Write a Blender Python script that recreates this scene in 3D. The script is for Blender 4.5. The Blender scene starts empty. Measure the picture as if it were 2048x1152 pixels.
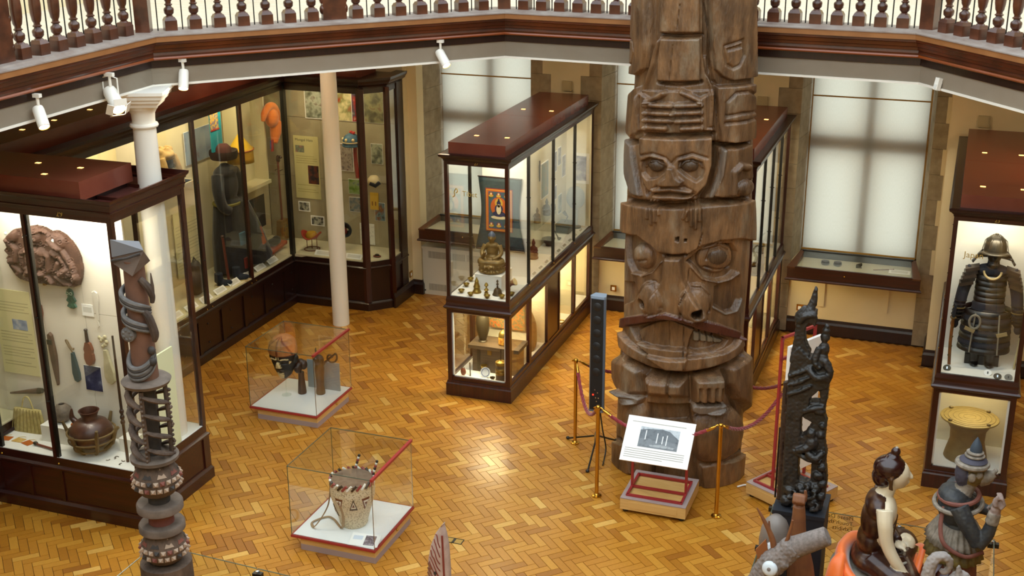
import bpy, math, random
import numpy as np
from mathutils import Vector, Matrix, Euler
PI = math.pi
scene = bpy.context.scene
COL = scene.collection
random.seed(7)

# ---------------------------------------------------------------- camera
cam_d = bpy.data.cameras.new('camera')
cam = bpy.data.objects.new('camera', cam_d); COL.objects.link(cam); scene.camera = cam
cam_d.sensor_width = 36.0; cam_d.lens = 2532.19 / 2048 * 36.0
cam_d.clip_start = 0.05; cam_d.clip_end = 200
_yaw, _pit, _rol = -0.350773495, 0.338316028, -0.00552082633
_fw = Vector((math.sin(_yaw)*math.cos(_pit), math.cos(_yaw)*math.cos(_pit), -math.sin(_pit)))
_r = Vector((math.cos(_yaw), -math.sin(_yaw), 0)); _u = _r.cross(_fw)
_R = math.cos(_rol)*_r + math.sin(_rol)*_u; _U = -math.sin(_rol)*_r + math.cos(_rol)*_u
cam.matrix_world = Matrix(((_R.x, _U.x, -_fw.x, 0), (_R.y, _U.y, -_fw.y, 0), (_R.z, _U.z, -_fw.z, 6.2), (0, 0, 0, 1)))

# ---------------------------------------------------------------- daylight through the glazed roof and the windows
world = bpy.data.worlds.new('sky'); scene.world = world; world.use_nodes = True
_bg = world.node_tree.nodes['Background']
_bg.inputs['Color'].default_value = (0.83, 0.93, 1.0, 1); _bg.inputs['Strength'].default_value = 1.05
vs = scene.view_settings
vs.view_transform = 'Standard'; vs.look = 'None'; vs.exposure = 1.55; vs.gamma = 1.0; vs.use_curve_mapping = False
scene.cycles.use_denoising = True
scene.cycles.transparent_max_bounces = 64
scene.cycles.max_bounces = 10; scene.cycles.diffuse_bounces = 5; scene.cycles.glossy_bounces = 4
scene.cycles.sample_clamp_indirect = 6.0
scene.cycles.caustics_reflective = False; scene.cycles.caustics_refractive = False

# ---------------------------------------------------------------- mesh builder
def bridge_faces(rows, n, closed=True):
    F = []
    for i in range(rows - 1):
        for j in range(n if closed else n - 1):
            a = i*n + j; b = i*n + (j + 1) % n
            F.append((a, b, b + n, a + n))
    return F

class G:
    """collects shapes; obj() links them as one mesh object"""
    def __init__(self): self.v = []; self.f = []; self.m = []; self.s = []; self.cur = 0; self.T = None
    def add(self, V, F, smooth=False, m=None):
        k = len(self.v)
        if self.T is not None: V = [tuple(self.T @ Vector(p)) for p in V]
        self.v.extend(V)
        for f in F: self.f.append(tuple(i + k for i in f))
        self.m.extend([self.cur if m is None else m]*len(F)); self.s.extend([smooth]*len(F))
        return self
    def box(self, x0, x1, y0, y1, z0, z1, m=None):
        V = [(x0,y0,z0),(x1,y0,z0),(x1,y1,z0),(x0,y1,z0),(x0,y0,z1),(x1,y0,z1),(x1,y1,z1),(x0,y1,z1)]
        return self.add(V, [(0,3,2,1),(4,5,6,7),(0,1,5,4),(1,2,6,5),(2,3,7,6),(3,0,4,7)], m=m)
    def cbox(self, c, s, rot=(0,0,0), m=None, taper=1.0):
        M = Matrix.Translation(c) @ Euler(rot).to_matrix().to_4x4()
        a, b, h = s[0]/2, s[1]/2, s[2]/2
        V = [(-a,-b,-h),(a,-b,-h),(a,b,-h),(-a,b,-h),(-a*taper,-b*taper,h),(a*taper,-b*taper,h),(a*taper,b*taper,h),(-a*taper,b*taper,h)]
        return self.add([tuple(M @ Vector(p)) for p in V], [(0,3,2,1),(4,5,6,7),(0,1,5,4),(1,2,6,5),(2,3,7,6),(3,0,4,7)], m=m)
    def prism(self, poly, z0, z1, M=None, smooth=False, m=None):
        n = len(poly); V = [(x,y,z0) for x,y in poly] + [(x,y,z1) for x,y in poly]
        if M is not None: V = [tuple(M @ Vector(p)) for p in V]
        F = [tuple(range(n-1,-1,-1)), tuple(range(n,2*n))]
        self.add(V, F, m=m); k = len(self.v) - 2*n
        for i in range(n):
            self.f.append((k+i, k+(i+1)%n, k+n+(i+1)%n, k+n+i)); self.m.append(self.cur if m is None else m); self.s.append(smooth)
        return self
    def lathe(self, prof, c=(0,0,0), n=20, M=None, m=None, smooth=True, sx=1, sy=1, caps=True):
        V = []
        for r, z in prof:
            for j in range(n):
                a = 2*PI*j/n; V.append((r*math.cos(a)*sx, r*math.sin(a)*sy, z))
        V = [tuple((M @ Vector(p)) if M is not None else Vector(p)) for p in V]
        V = [(x+c[0], y+c[1], z+c[2]) for x,y,z in V]
        F = bridge_faces(len(prof), n); L = (len(prof)-1)*n
        if caps: F += [tuple(range(n-1,-1,-1)), tuple(range(L, L+n))]
        return self.add(V, F, smooth, m)
    def tube(self, pts, rad, n=8, m=None, closed=False, flat=1.0, up=None):
        P = [Vector(p) for p in pts]; N = len(P)
        if not hasattr(rad, '__len__'): rad = [rad]*N
        V = []; ref = Vector(up) if up else None; px = None
        for i in range(N):
            if closed: t = P[(i+1) % N] - P[i-1]
            else: t = P[min(i+1, N-1)] - P[max(i-1, 0)]
            t = t.normalized() if t.length > 1e-9 else Vector((0,0,1))
            if ref is None: ref = Vector((0,0,1)) if abs(t.z) < 0.9 else Vector((1,0,0))
            if px is None or up: px = ref - t*ref.dot(t)
            else: px = px - t*px.dot(t)
            px = px.normalized() if px.length > 1e-6 else t.orthogonal().normalized()
            q = t.cross(px)
            for j in range(n):
                a = 2*PI*j/n
                V.append(tuple(P[i] + rad[i]*(math.cos(a)*px*flat + math.sin(a)*q)))
        F = bridge_faces(N, n)
        if closed: F += [((N-1)*n+j, (N-1)*n+(j+1)%n, (j+1)%n, j) for j in range(n)]
        else: F += [tuple(range(n-1,-1,-1)), tuple(range((N-1)*n, N*n))]
        return self.add(V, F, True, m)
    def ell(self, c, r, nu=14, nv=9, rot=(0,0,0), m=None):
        if not hasattr(r, '__len__'): r = (r, r, r)
        Rm = Euler(rot).to_matrix(); V = []
        for i in range(nv):
            ph = -PI/2 + PI*(i + 0.5)/nv if 0 < i < nv-1 else (-PI/2*0.97 if i == 0 else PI/2*0.97)
            for j in range(nu):
                a = 2*PI*j/nu
                V.append(tuple(Vector(c) + Rm @ Vector((r[0]*math.cos(ph)*math.cos(a), r[1]*math.cos(ph)*math.sin(a), r[2]*math.sin(ph)))))
        F = bridge_faces(nv, nu) + [tuple(range(nu-1,-1,-1)), tuple(range((nv-1)*nu, nv*nu))]
        return self.add(V, F, True, m)
    def mold(self, path, prof, closed=True, m=None, smooth=False):
        """sweep a profile [(out, z), ...] along an XY path with mitred corners; out points right of travel"""
        N = len(path); K = len(prof); V = []
        for i in range(N):
            p = Vector(path[i])
            a = Vector(path[i-1]) if (closed or i > 0) else None
            b = Vector(path[(i+1) % N]) if (closed or i < N-1) else None
            d1 = (p - a).normalized() if a is not None else (b - p).normalized()
            d2 = (b - p).normalized() if b is not None else d1
            n1 = Vector((d1.y, -d1.x)); n2 = Vector((d2.y, -d2.x)); nn = n1 + n2
            nn = nn / max(0.2, nn.dot(n1)) if nn.length > 1e-6 else n1
            for o, z in prof: V.append((p.x + nn.x*o, p.y + nn.y*o, z))
        F = []
        for i in range(N if closed else N-1):
            for j in range(K):
                a = i*K + j; b = i*K + (j+1) % K; c = ((i+1) % N)*K + (j+1) % K; d = ((i+1) % N)*K + j
                F.append((a, b, c, d))
        if not closed: F += [tuple(range(K)), tuple(range((N-1)*K + K-1, (N-1)*K - 1, -1))]
        return self.add(V, F, smooth, m)
    def mesh(self, name, mats, sharp=None):
        me = bpy.data.meshes.new(name); me.from_pydata(self.v, [], self.f)
        for mt in (mats if isinstance(mats, (list, tuple)) else [mats]): me.materials.append(mt)
        me.polygons.foreach_set('material_index', self.m); me.polygons.foreach_set('use_smooth', self.s)
        me.update()
        if any(self.s): me.set_sharp_from_angle(angle=math.radians(sharp or 42))
        return me
    def obj(self, name, mats, parent=None, sharp=None):
        o = bpy.data.objects.new(name, self.mesh(name, mats, sharp)); COL.objects.link(o); o.parent = parent
        return o

def tag(o, label=None, cat=None, group=None, kind=None):
    if label: o['label'] = label
    if cat: o['category'] = cat
    if group: o['group'] = group
    if kind: o['kind'] = kind
    return o
def thing(name, label, cat, loc=(0,0,0), rz=0, group=None):
    o = bpy.data.objects.new(name, None); COL.objects.link(o); o.empty_display_size = 0.1
    o.location = loc; o.rotation_euler = (0, 0, rz)
    return tag(o, label, cat, group)
def place(o, loc, rz=0, rx=0, ry=0):
    o.location = loc; o.rotation_euler = (rx, ry, rz); return o
def link(me, name, parent=None, loc=(0,0,0), rot=(0,0,0), scale=(1,1,1)):
    o = bpy.data.objects.new(name, me); COL.objects.link(o); o.parent = parent
    o.location = loc; o.rotation_euler = rot; o.scale = scale
    return o
def dup(o, loc=None, rz=None, label=None, parent=None):
    c = o.copy(); COL.objects.link(c)
    if parent is not None: c.parent = parent
    if loc is not None: c.location = loc
    if rz is not None: c.rotation_euler = (0, 0, rz)
    if label: c['label'] = label
    for ch in list(o.children): dup(ch, parent=c)
    return c
def organic(g, name, mats, parent=None, voxel=0.008, smooth=4, factor=0.5, extra=None):
    """many overlapping closed shapes grown together into one continuous skin; paint follows the source shapes"""
    from mathutils.bvhtree import BVHTree
    mats = mats if isinstance(mats, (list, tuple)) else [mats]
    src = g.mesh(name + '_source', mats); o = bpy.data.objects.new(name + '_source', src); COL.objects.link(o)
    r = o.modifiers.new('remesh', 'REMESH'); r.mode = 'VOXEL'; r.voxel_size = voxel
    if smooth:
        s = o.modifiers.new('smooth', 'SMOOTH'); s.iterations = smooth; s.factor = factor
    dg = bpy.context.evaluated_depsgraph_get()
    me = bpy.data.meshes.new_from_object(o.evaluated_get(dg)); me.name = name
    bpy.data.objects.remove(o)
    me.materials.clear()
    for m in mats: me.materials.append(m)
    me.polygons.foreach_set('use_smooth', [True]*len(me.polygons))
    if len(mats) > 1:
        bv = BVHTree.FromPolygons(g.v, g.f); mi = []
        for p in me.polygons:
            h = bv.find_nearest(p.center); mi.append(g.m[h[2]] if h[2] is not None else 0)
        me.polygons.foreach_set('material_index', mi)
    if extra:
        n = len(me.vertices); co = np.empty(n*3); no = np.empty(n*3); me.vertices.foreach_get('co', co); me.vertex_normals.foreach_get('vector', no)
        co = co.reshape(-1, 3); no = no.reshape(-1, 3); rg = np.random.default_rng(11); d = np.zeros(n)
        for _ in range(10): d += np.sin(co @ rg.normal(0, 1, 3)*rg.uniform(60, 190) + rg.uniform(0, 6.28))
        me.vertices.foreach_set('co', (co + no*(d*extra/4)[:, None]).reshape(-1)); me.update()
    bpy.data.meshes.remove(src)
    o = bpy.data.objects.new(name, me); COL.objects.link(o); o.parent = parent
    return o
def spline(pts, n=6):
    """catmull-rom through points"""
    P = [Vector(p) for p in pts]; out = []
    for i in range(len(P)-1):
        p0, p1, p2, p3 = P[max(i-1,0)], P[i], P[i+1], P[min(i+2, len(P)-1)]
        for k in range(n):
            t = k/n
            out.append(0.5*((2*p1) + (p2-p0)*t + (2*p0-5*p1+4*p2-p3)*t*t + (3*p1-p0-3*p2+p3)*t**3))
    out.append(P[-1]); return [tuple(p) for p in out]
def lerps(vals, n):
    """resample a list of radii to n values"""
    return [float(v) for v in np.interp(np.linspace(0, len(vals)-1, n), range(len(vals)), vals)]
def text_mesh(s, size, name='lettering', mat=None, parent=None, M=None, extrude=0.0006, align='LEFT'):
    cu = bpy.data.curves.new(name, 'FONT'); cu.body = s; cu.size = size; cu.extrude = extrude; cu.align_x = align; cu.resolution_u = 2
    t = bpy.data.objects.new(name, cu); COL.objects.link(t)
    dg = bpy.context.evaluated_depsgraph_get()
    me = bpy.data.meshes.new_from_object(t.evaluated_get(dg)); bpy.data.objects.remove(t); bpy.data.curves.remove(cu)
    me.materials.clear(); me.materials.append(mat)
    o = bpy.data.objects.new(name, me); COL.objects.link(o); o.parent = parent
    if M is not None: o.matrix_local = M
    return o
def frame_m(loc, right, up):
    """matrix whose local X runs along right, Y along up, Z out of the page"""
    r = Vector(right).normalized(); u = Vector(up).normalized(); n = r.cross(u)
    return Matrix(((r.x,u.x,n.x,loc[0]),(r.y,u.y,n.y,loc[1]),(r.z,u.z,n.z,loc[2]),(0,0,0,1)))

# ---------------------------------------------------------------- materials
def lin(c):
    if isinstance(c, str): c = [int(c[i:i+2], 16)/255 for i in (0, 2, 4)]
    return tuple((x/12.92 if x <= 0.04045 else ((x+0.055)/1.055)**2.4) for x in c[:3]) + (1,)
MATS = {}
def newmat(name):
    m = bpy.data.materials.new(name); m.use_nodes = True; nt = m.node_tree
    return m, nt, nt.nodes['Principled BSDF'], nt.nodes, nt.links
def mat(name, col, rough=0.5, metal=0.0, col2=None, scale=8.0, stretch=(1,1,1), bump=0.0, bscale=None, spec=0.5, coat=0.0, detail=4.0, lo=0.35, hi=0.65, noise='NOISE', emit=0.0, sheen=0.0, trans=0.0, bdist=0.01):
    if name in MATS: return MATS[name]
    m, nt, b, N, L = newmat(name); MATS[name] = m
    b.inputs['Base Color'].default_value = lin(col); b.inputs['Roughness'].default_value = rough
    b.inputs['Metallic'].default_value = metal; b.inputs['Specular IOR Level'].default_value = spec
    b.inputs['Coat Weight'].default_value = coat; b.inputs['Coat Roughness'].default_value = 0.12
    b.inputs['Sheen Weight'].default_value = sheen
    if col2 is not None or bump:
        tc = N.new('ShaderNodeTexCoord'); mp = N.new('ShaderNodeMapping'); mp.inputs['Scale'].default_value = stretch
        L.new(tc.outputs['Object'], mp.inputs['Vector'])
        if noise == 'VORONOI':
            tx = N.new('ShaderNodeTexVoronoi'); tx.inputs['Scale'].default_value = scale; fac = tx.outputs['Distance']
        else:
            tx = N.new('ShaderNodeTexNoise'); tx.inputs['Scale'].default_value = scale; tx.inputs['Detail'].default_value = detail; fac = tx.outputs['Fac']
        L.new(mp.outputs['Vector'], tx.inputs['Vector'])
        if col2 is not None:
            cr = N.new('ShaderNodeValToRGB'); cr.color_ramp.elements[0].position = lo; cr.color_ramp.elements[1].position = hi
            cr.color_ramp.elements[0].color = lin(col); cr.color_ramp.elements[1].color = lin(col2)
            L.new(fac, cr.inputs['Fac']); L.new(cr.outputs['Color'], b.inputs['Base Color'])
        if bump:
            bt = N.new('ShaderNodeTexNoise'); bt.inputs['Scale'].default_value = bscale or scale*4; bt.inputs['Detail'].default_value = 3
            L.new(mp.outputs['Vector'], bt.inputs['Vector'])
            bp = N.new('ShaderNodeBump'); bp.inputs['Strength'].default_value = bump; bp.inputs['Distance'].default_value = bdist
            L.new(bt.outputs['Fac'], bp.inputs['Height']); L.new(bp.outputs['Normal'], b.inputs['Normal'])
    if emit: b.inputs['Emission Color'].default_value = lin(col); b.inputs['Emission Strength'].default_value = emit
    if trans: b.inputs['Transmission Weight'].default_value = trans
    return m
def photo_mat(name, cols, scale=14.0, seed=0.0, rough=0.35):
    """a printed photograph: a few flat print colours broken into patches"""
    if name in MATS: return MATS[name]
    m, nt, b, N, L = newmat(name); MATS[name] = m
    tc = N.new('ShaderNodeTexCoord'); tx = N.new('ShaderNodeTexNoise'); tx.noise_dimensions = '4D'
    tx.inputs['Scale'].default_value = scale; tx.inputs['Detail'].default_value = 5; tx.inputs['W'].default_value = seed
    cr = N.new('ShaderNodeValToRGB'); cr.color_ramp.interpolation = 'LINEAR'
    while len(cr.color_ramp.elements) < len(cols): cr.color_ramp.elements.new(0.5)
    for i, c in enumerate(cols):
        cr.color_ramp.elements[i].position = 0.3 + 0.4*i/max(1, len(cols)-1); cr.color_ramp.elements[i].color = lin(c)
    L.new(tc.outputs['Object'], tx.inputs['Vector']); L.new(tx.outputs['Fac'], cr.inputs['Fac']); L.new(cr.outputs['Color'], b.inputs['Base Color'])
    b.inputs['Roughness'].default_value = rough
    return m
def glass_mat(name, tint=(0.985, 0.995, 0.985), refl=1.0, rough=0.0):
    m, nt, b, N, L = newmat(name); MATS[name] = m; N.remove(b)
    out = N['Material Output']; tr = N.new('ShaderNodeBsdfTransparent'); tr.inputs['Color'].default_value = tint + (1,)
    gl = N.new('ShaderNodeBsdfGlossy'); gl.inputs['Roughness'].default_value = rough; gl.inputs['Color'].default_value = (1, 1, 1, 1)
    lw = N.new('ShaderNodeLayerWeight'); lw.inputs['Blend'].default_value = 0.5
    pw = N.new('ShaderNodeMath'); pw.operation = 'POWER'; pw.inputs[1].default_value = 5.0
    ma = N.new('ShaderNodeMath'); ma.operation = 'MULTIPLY_ADD'; ma.inputs[1].default_value = 0.94*refl; ma.inputs[2].default_value = 0.04*refl
    mx = N.new('ShaderNodeMixShader')
    L.new(lw.outputs['Facing'], pw.inputs[0]); L.new(pw.outputs[0], ma.inputs[0]); L.new(ma.outputs[0], mx.inputs['Fac'])
    L.new(tr.outputs[0], mx.inputs[1]); L.new(gl.outputs[0], mx.inputs[2]); L.new(mx.outputs[0], out.inputs['Surface'])
    return m
def wood_mat(name, c1, c2, rough=0.35, coat=0.25, scale=3.0, axis=2, spec=0.5, bump=0.05):
    st = [14, 14, 14]; st[axis] = 0.8
    return mat(name, c1, rough=rough, col2=c2, scale=scale, stretch=tuple(st), coat=coat, bump=bump, bscale=scale*3, spec=spec, detail=6, lo=0.3, hi=0.7)
LAMP = 0.27
def area_light(name, loc, rot, sx, sy, power, col=(1, 0.86, 0.62), parent=None):
    d = bpy.data.lights.new(name, 'AREA'); d.shape = 'RECTANGLE'; d.size = sx; d.size_y = sy; d.energy = power*LAMP; d.color = col
    o = bpy.data.objects.new(name, d); COL.objects.link(o); o.location = loc; o.rotation_euler = rot; o.parent = parent
    return o

GLASS = glass_mat('case_glass')
CLEAR = glass_mat('clear_glass', (0.96, 0.985, 0.97))
MAHO = wood_mat('mahogany', '250a06', '3e140b', rough=0.33, coat=0.3)
MAHOX = wood_mat('mahogany_side_grain', '250a06', '3e140b', rough=0.33, coat=0.3, axis=0)
MAHOY = wood_mat('mahogany_long_grain', '250a06', '3e140b', rough=0.33, coat=0.3, axis=1)
DARKW = wood_mat('dark_mahogany', '1a0806', '2a0f0b', rough=0.35, coat=0.25)
LIDW = mat('lid_board_sheen', '6c3427', rough=0.27, col2='7a4030', scale=2.0, spec=0.5)  # mahogany lightened: the skylight's reflection on the lids is put into the colour
CREAM = mat('cream_board', 'd9cfae', rough=0.85, col2='e2d9bc', scale=3)
WHITEB = mat('white_board', 'e8e6de', rough=0.8)
TAN = mat('tan_board', '9a8e70', rough=0.85, col2='a59a7c', scale=5)
PLASTER = mat('cream_plaster', 'd6c7a0', rough=0.9, col2='dccda9', scale=2.5, bump=0.05, bscale=60)
BEIGE = mat('beige_paint', 'b3a48f', rough=0.75, col2='b8aa96', scale=4)
WHITEP = mat('white_paint', 'ece8dd', rough=0.45)
STONE = mat('grey_stone', '8b7d66', rough=0.9, col2='a0927a', scale=9, bump=0.15, bscale=90)
BRASS = mat('brass', 'c79a3f', rough=0.22, metal=1.0)
BLACK = mat('black_metal', '14120f', rough=0.4)
STEEL = mat('steel', 'b9bcc0', rough=0.25, metal=1.0)
PAPER = mat('paper', 'efeeea', rough=0.7)
CREAMPAPER = mat('cream_paper', 'd8d0a0', rough=0.75)
INK = mat('printed_ink', '4a4a46', rough=0.7)
GREYINK = mat('pale_ink', '9a988c', rough=0.7)
GOLDL = mat('gilt_letters', 'b89a4a', rough=0.4, metal=0.3)
RED = mat('red_lacquer', '9e2f30', rough=0.35)
LAMPM = mat('lamp_glow', 'ffb860', emit=1.6)

# ================================================================ floor: herringbone blocks
def parquet_mat(name, attr):
    m, nt, b, N, L = newmat(name)
    if attr:
        a = N.new('ShaderNodeAttribute'); a.attribute_name = 'tone'; rnd = a.outputs['Fac']
    else:
        a = N.new('ShaderNodeObjectInfo'); rnd = a.outputs['Random']
    cr = N.new('ShaderNodeValToRGB'); E_ = cr.color_ramp.elements
    cols = [(0.0, '8e5512'), (0.08, 'a26818'), (0.35, 'af741f'), (0.65, 'b67b24'), (0.92, 'bd852c'), (1.0, 'd2a452')]
    while len(E_) < len(cols): E_.new(0.5)
    for e, (p, c) in zip(E_, cols): e.position = p; e.color = lin(c)
    tc = N.new('ShaderNodeTexCoord'); mp = N.new('ShaderNodeMapping'); mp.inputs['Scale'].default_value = (7, 7, 7)
    nz = N.new('ShaderNodeTexNoise'); nz.inputs['Scale'].default_value = 5; nz.inputs['Detail'].default_value = 6
    mr = N.new('ShaderNodeMapRange'); mr.inputs['To Min'].default_value = 0.82; mr.inputs['To Max'].default_value = 1.15
    mx = N.new('ShaderNodeMixRGB'); mx.blend_type = 'MULTIPLY'; mx.inputs['Fac'].default_value = 1.0
    L.new(rnd, cr.inputs['Fac']); L.new(tc.outputs['Object'], mp.inputs['Vector']); L.new(mp.outputs['Vector'], nz.inputs['Vector'])
    L.new(nz.outputs['Fac'], mr.inputs['Value']); L.new(cr.outputs['Color'], mx.inputs['Color1']); L.new(mr.outputs['Result'], mx.inputs['Color2'])
    L.new(mx.outputs['Color'], b.inputs['Base Color'])
    b.inputs['Roughness'].default_value = 0.4; b.inputs['Coat Weight'].default_value = 0.35; b.inputs['Coat Roughness'].default_value = 0.22
    return m
PARQ = parquet_mat('oak_block', False); PARQF = parquet_mat('oak_block_field', True)
BW, BL, BG = 0.08, 0.24, 0.0012
floor = G().box(-9.8, 4.8, -1.6, 16.8, -0.2, -0.012).obj('floor', mat('joint_dust', '7a5426', rough=0.9))
tag(floor, kind='structure')
def block_mesh(nm, lx, ly):
    a, b, c = lx/2 - BG, ly/2 - BG, 0.0015
    V = [(-a,-b,-0.012),(a,-b,-0.012),(a,b,-0.012),(-a,b,-0.012),(-a+c,-b+c,0),(a-c,-b+c,0),(a-c,b-c,0),(-a+c,b-c,0)]
    g = G(); g.add(V, [(4,5,6,7),(0,1,5,4),(1,2,6,5),(2,3,7,6),(3,0,4,7)]); return g.mesh(nm, PARQ)
_cells = []
for i in range(-260, 261):
    for j in range(-260, 261):
        r = (i - j) % 6
        if r == 0: p, q, hh = i + 1.5, j + 0.5, 0
        elif r == 5: p, q, hh = i + 0.5, j + 1.5, 1
        else: continue
        p *= BW; q *= BW
        x, y = -4.0 + (p + q)*0.70710678, 9.0 + (p - q)*0.70710678
        if -9.6 < x < 4.6 and -1.5 < y < 16.14 and not (y > 15.5 and x > -0.2): _cells.append((x, y, hh))
def _near(c):
    return math.hypot(c[0] + 3.2, (c[1] - 8.75)*1.15) if c[1] > 8.25 and -6.9 < c[0] < 1.2 else 99
_cells.sort(key=_near)
_bm = (block_mesh('plank', BL, BW), block_mesh('plank', BL, BW))
for x, y, hh in _cells[:300]:
    link(_bm[hh], 'plank', floor, (x, y, random.uniform(-0.0004, 0.0004)), (random.uniform(-.0015,.0015), random.uniform(-.0015,.0015), PI/4 if hh == 0 else -PI/4))
_rest = np.array([(c[0], c[1], c[2]) for c in _cells[300:]]); _n = len(_rest)
_rng = np.random.default_rng(3)
_a, _b, _c = BL/2 - BG, BW/2 - BG, 0.0015
_T = np.array([(-_a,-_b,-.012),(_a,-_b,-.012),(_a,_b,-.012),(-_a,_b,-.012),(-_a+_c,-_b+_c,0),(_a-_c,-_b+_c,0),(_a-_c,_b-_c,0),(-_a+_c,_b-_c,0)])
_s = np.where(_rest[:,2] == 0, 0.70710678, -0.70710678)[:,None]; _k = 0.70710678
_V = np.empty((_n, 8, 3)); _V[:,:,0] = _T[None,:,0]*_k - _T[None,:,1]*_s + _rest[:,0:1]
_V[:,:,1] = _T[None,:,0]*_s + _T[None,:,1]*_k + _rest[:,1:2]
_tilt = _rng.uniform(-.0015, .0015, (_n, 2)); _V[:,:,2] = _T[None,:,2] + _T[None,:,0]*_tilt[:,0:1] + _T[None,:,1]*_tilt[:,1:2] + _rng.uniform(-.0004, .0004, (_n,1))
_F = (np.arange(_n)[:,None,None]*8 + np.array([(4,5,6,7),(0,1,5,4),(1,2,6,5),(2,3,7,6),(3,0,4,7)])[None]).reshape(-1, 4)
_me = bpy.data.meshes.new('plank_field'); _me.from_pydata(_V.reshape(-1,3).tolist(), [], _F.tolist()); _me.materials.append(PARQF)
_at = _me.attributes.new('tone', 'FLOAT', 'FACE'); _at.data.foreach_set('value', np.repeat(_rng.random(_n), 5).astype(np.float32))
_o = link(_me, 'plank_field', floor); _o['kind'] = 'stuff'

# ================================================================ walls and windows
WIN = [(-7.14, -5.665), (-4.55, -3.06), (-1.935, -0.44)]
YB = 16.60
wall = G()
wall.box(-9.8, -7.34, 15.75, 16.8, 0, 8.6); wall.box(-7.34, -7.2, 15.88, 16.8, 0, 8.6)
wall.box(-0.19, 4.8, 15.5, 16.8, 0, 8.6)
wall.box(-7.2, -0.19, 16.15, 16.8, 0, 1.0); wall.box(-7.2, -0.19, 16.1, 16.8, 3.92, 8.6)
wall_back = tag(wall.obj('wall_back', PLASTER), kind='structure')
_edges = [(-7.2, WIN[0][0])] + [(WIN[i][1], WIN[i+1][0]) for i in range(2)] + [(WIN[2][1], -0.19)]
for k, (a, b) in enumerate(_edges):
    sa = 0.0 if k == 0 else 0.06; sb = 0.0 if k == 3 else 0.06
    lo, hi = (a + sa if k else a), (b - sb if k < 3 else b)
    nc = 9; hz = (3.92 - 1.0)/nc
    for c in range(nc):
        z0 = 1.0 + c*hz
        poly = [(lo, 16.1), (hi, 16.1), (b, YB), (b, 16.8), (a, 16.8), (a, YB)]
        if k in (0, 3): poly = [(a, 16.1), (hi if k == 0 else b, 16.1), (b, YB), (b, 16.8), (a, 16.8), (a, YB)] if k == 0 else [(lo, 16.1), (b, 16.1), (b, 16.8), (a, 16.8), (a, YB)]
        G().prism(poly, z0, z0 + hz - 0.004).obj('stone_block', STONE, wall_back)
    for c in range(3):                                   # stone jambs below the sill, either side of the panel
        for xx in ((lo, lo + 0.13), (hi - 0.13, hi)) if k in (1, 2) else (((hi - 0.1, hi),) if k == 0 else ((lo, lo + 0.2),)):
            G().box(xx[0], xx[1], 16.1, 16.2, 0.02 + c*0.327, 0.343 + c*0.327).obj('stone_block', STONE, wall_back)
    if k in (1, 2):
        g = G()
        for c in range(nc):
            z0 = 1.0 + c*hz; w = 0.17 if c % 2 else 0.29
            g.box(lo + w, hi - w, 16.09, 16.12, z0, z0 + hz)
        g.box(lo + 0.14, hi - 0.14, 16.09, 16.16, 0, 1.0)
        g.obj('plaster_panel', PLASTER, wall_back)
    if k == 3:
        g = G()
        for c in range(nc):
            z0 = 1.0 + c*hz; w = 0.17 if c % 2 else 0.13
            g.box(lo + w, -0.188, 16.08, 16.12, z0, z0 + hz)
        g.obj('plaster_panel', PLASTER, wall_back)
wl = tag(G().box(-9.85, -9.6, -1.6, 16.8, 0, 8.6).obj('wall_left', PLASTER), kind='structure')
wr = tag(G().box(4.6, 4.85, -1.6, 16.8, 0, 8.6).obj('wall_right', PLASTER), kind='structure')
wn = tag(G().box(-9.85, 4.85, -1.85, -1.6, 0, 8.6).obj('wall_near', PLASTER), kind='structure')

def blind_mat():
    m, nt, b, N, L = newmat('roller_blind'); N.remove(b); out = N['Material Output']
    tc = N.new('ShaderNodeTexCoord'); mp = N.new('ShaderNodeMapping'); mp.inputs['Scale'].default_value = (60, 1, 4)
    nz = N.new('ShaderNodeTexNoise'); nz.inputs['Scale'].default_value = 6; cr = N.new('ShaderNodeValToRGB')
    cr.color_ramp.elements[0].color = lin('b3ac98'); cr.color_ramp.elements[1].color = lin('c8c2b2')
    L.new(tc.outputs['Object'], mp.inputs['Vector']); L.new(mp.outputs['Vector'], nz.inputs['Vector']); L.new(nz.outputs['Fac'], cr.inputs['Fac'])
    d = N.new('ShaderNodeBsdfDiffuse'); t = N.new('ShaderNodeBsdfTranslucent'); x = N.new('ShaderNodeMixShader'); x.inputs['Fac'].default_value = 0.68
    L.new(cr.outputs['Color'], d.inputs['Color']); L.new(cr.outputs['Color'], t.inputs['Color'])
    L.new(d.outputs[0], x.inputs[1]); L.new(t.outputs[0], x.inputs[2]); L.new(x.outputs[0], out.inputs['Surface'])
    return m
BLIND = blind_mat(); SEAM = mat('blind_batten', 'a8823c', rough=0.7)
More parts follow.
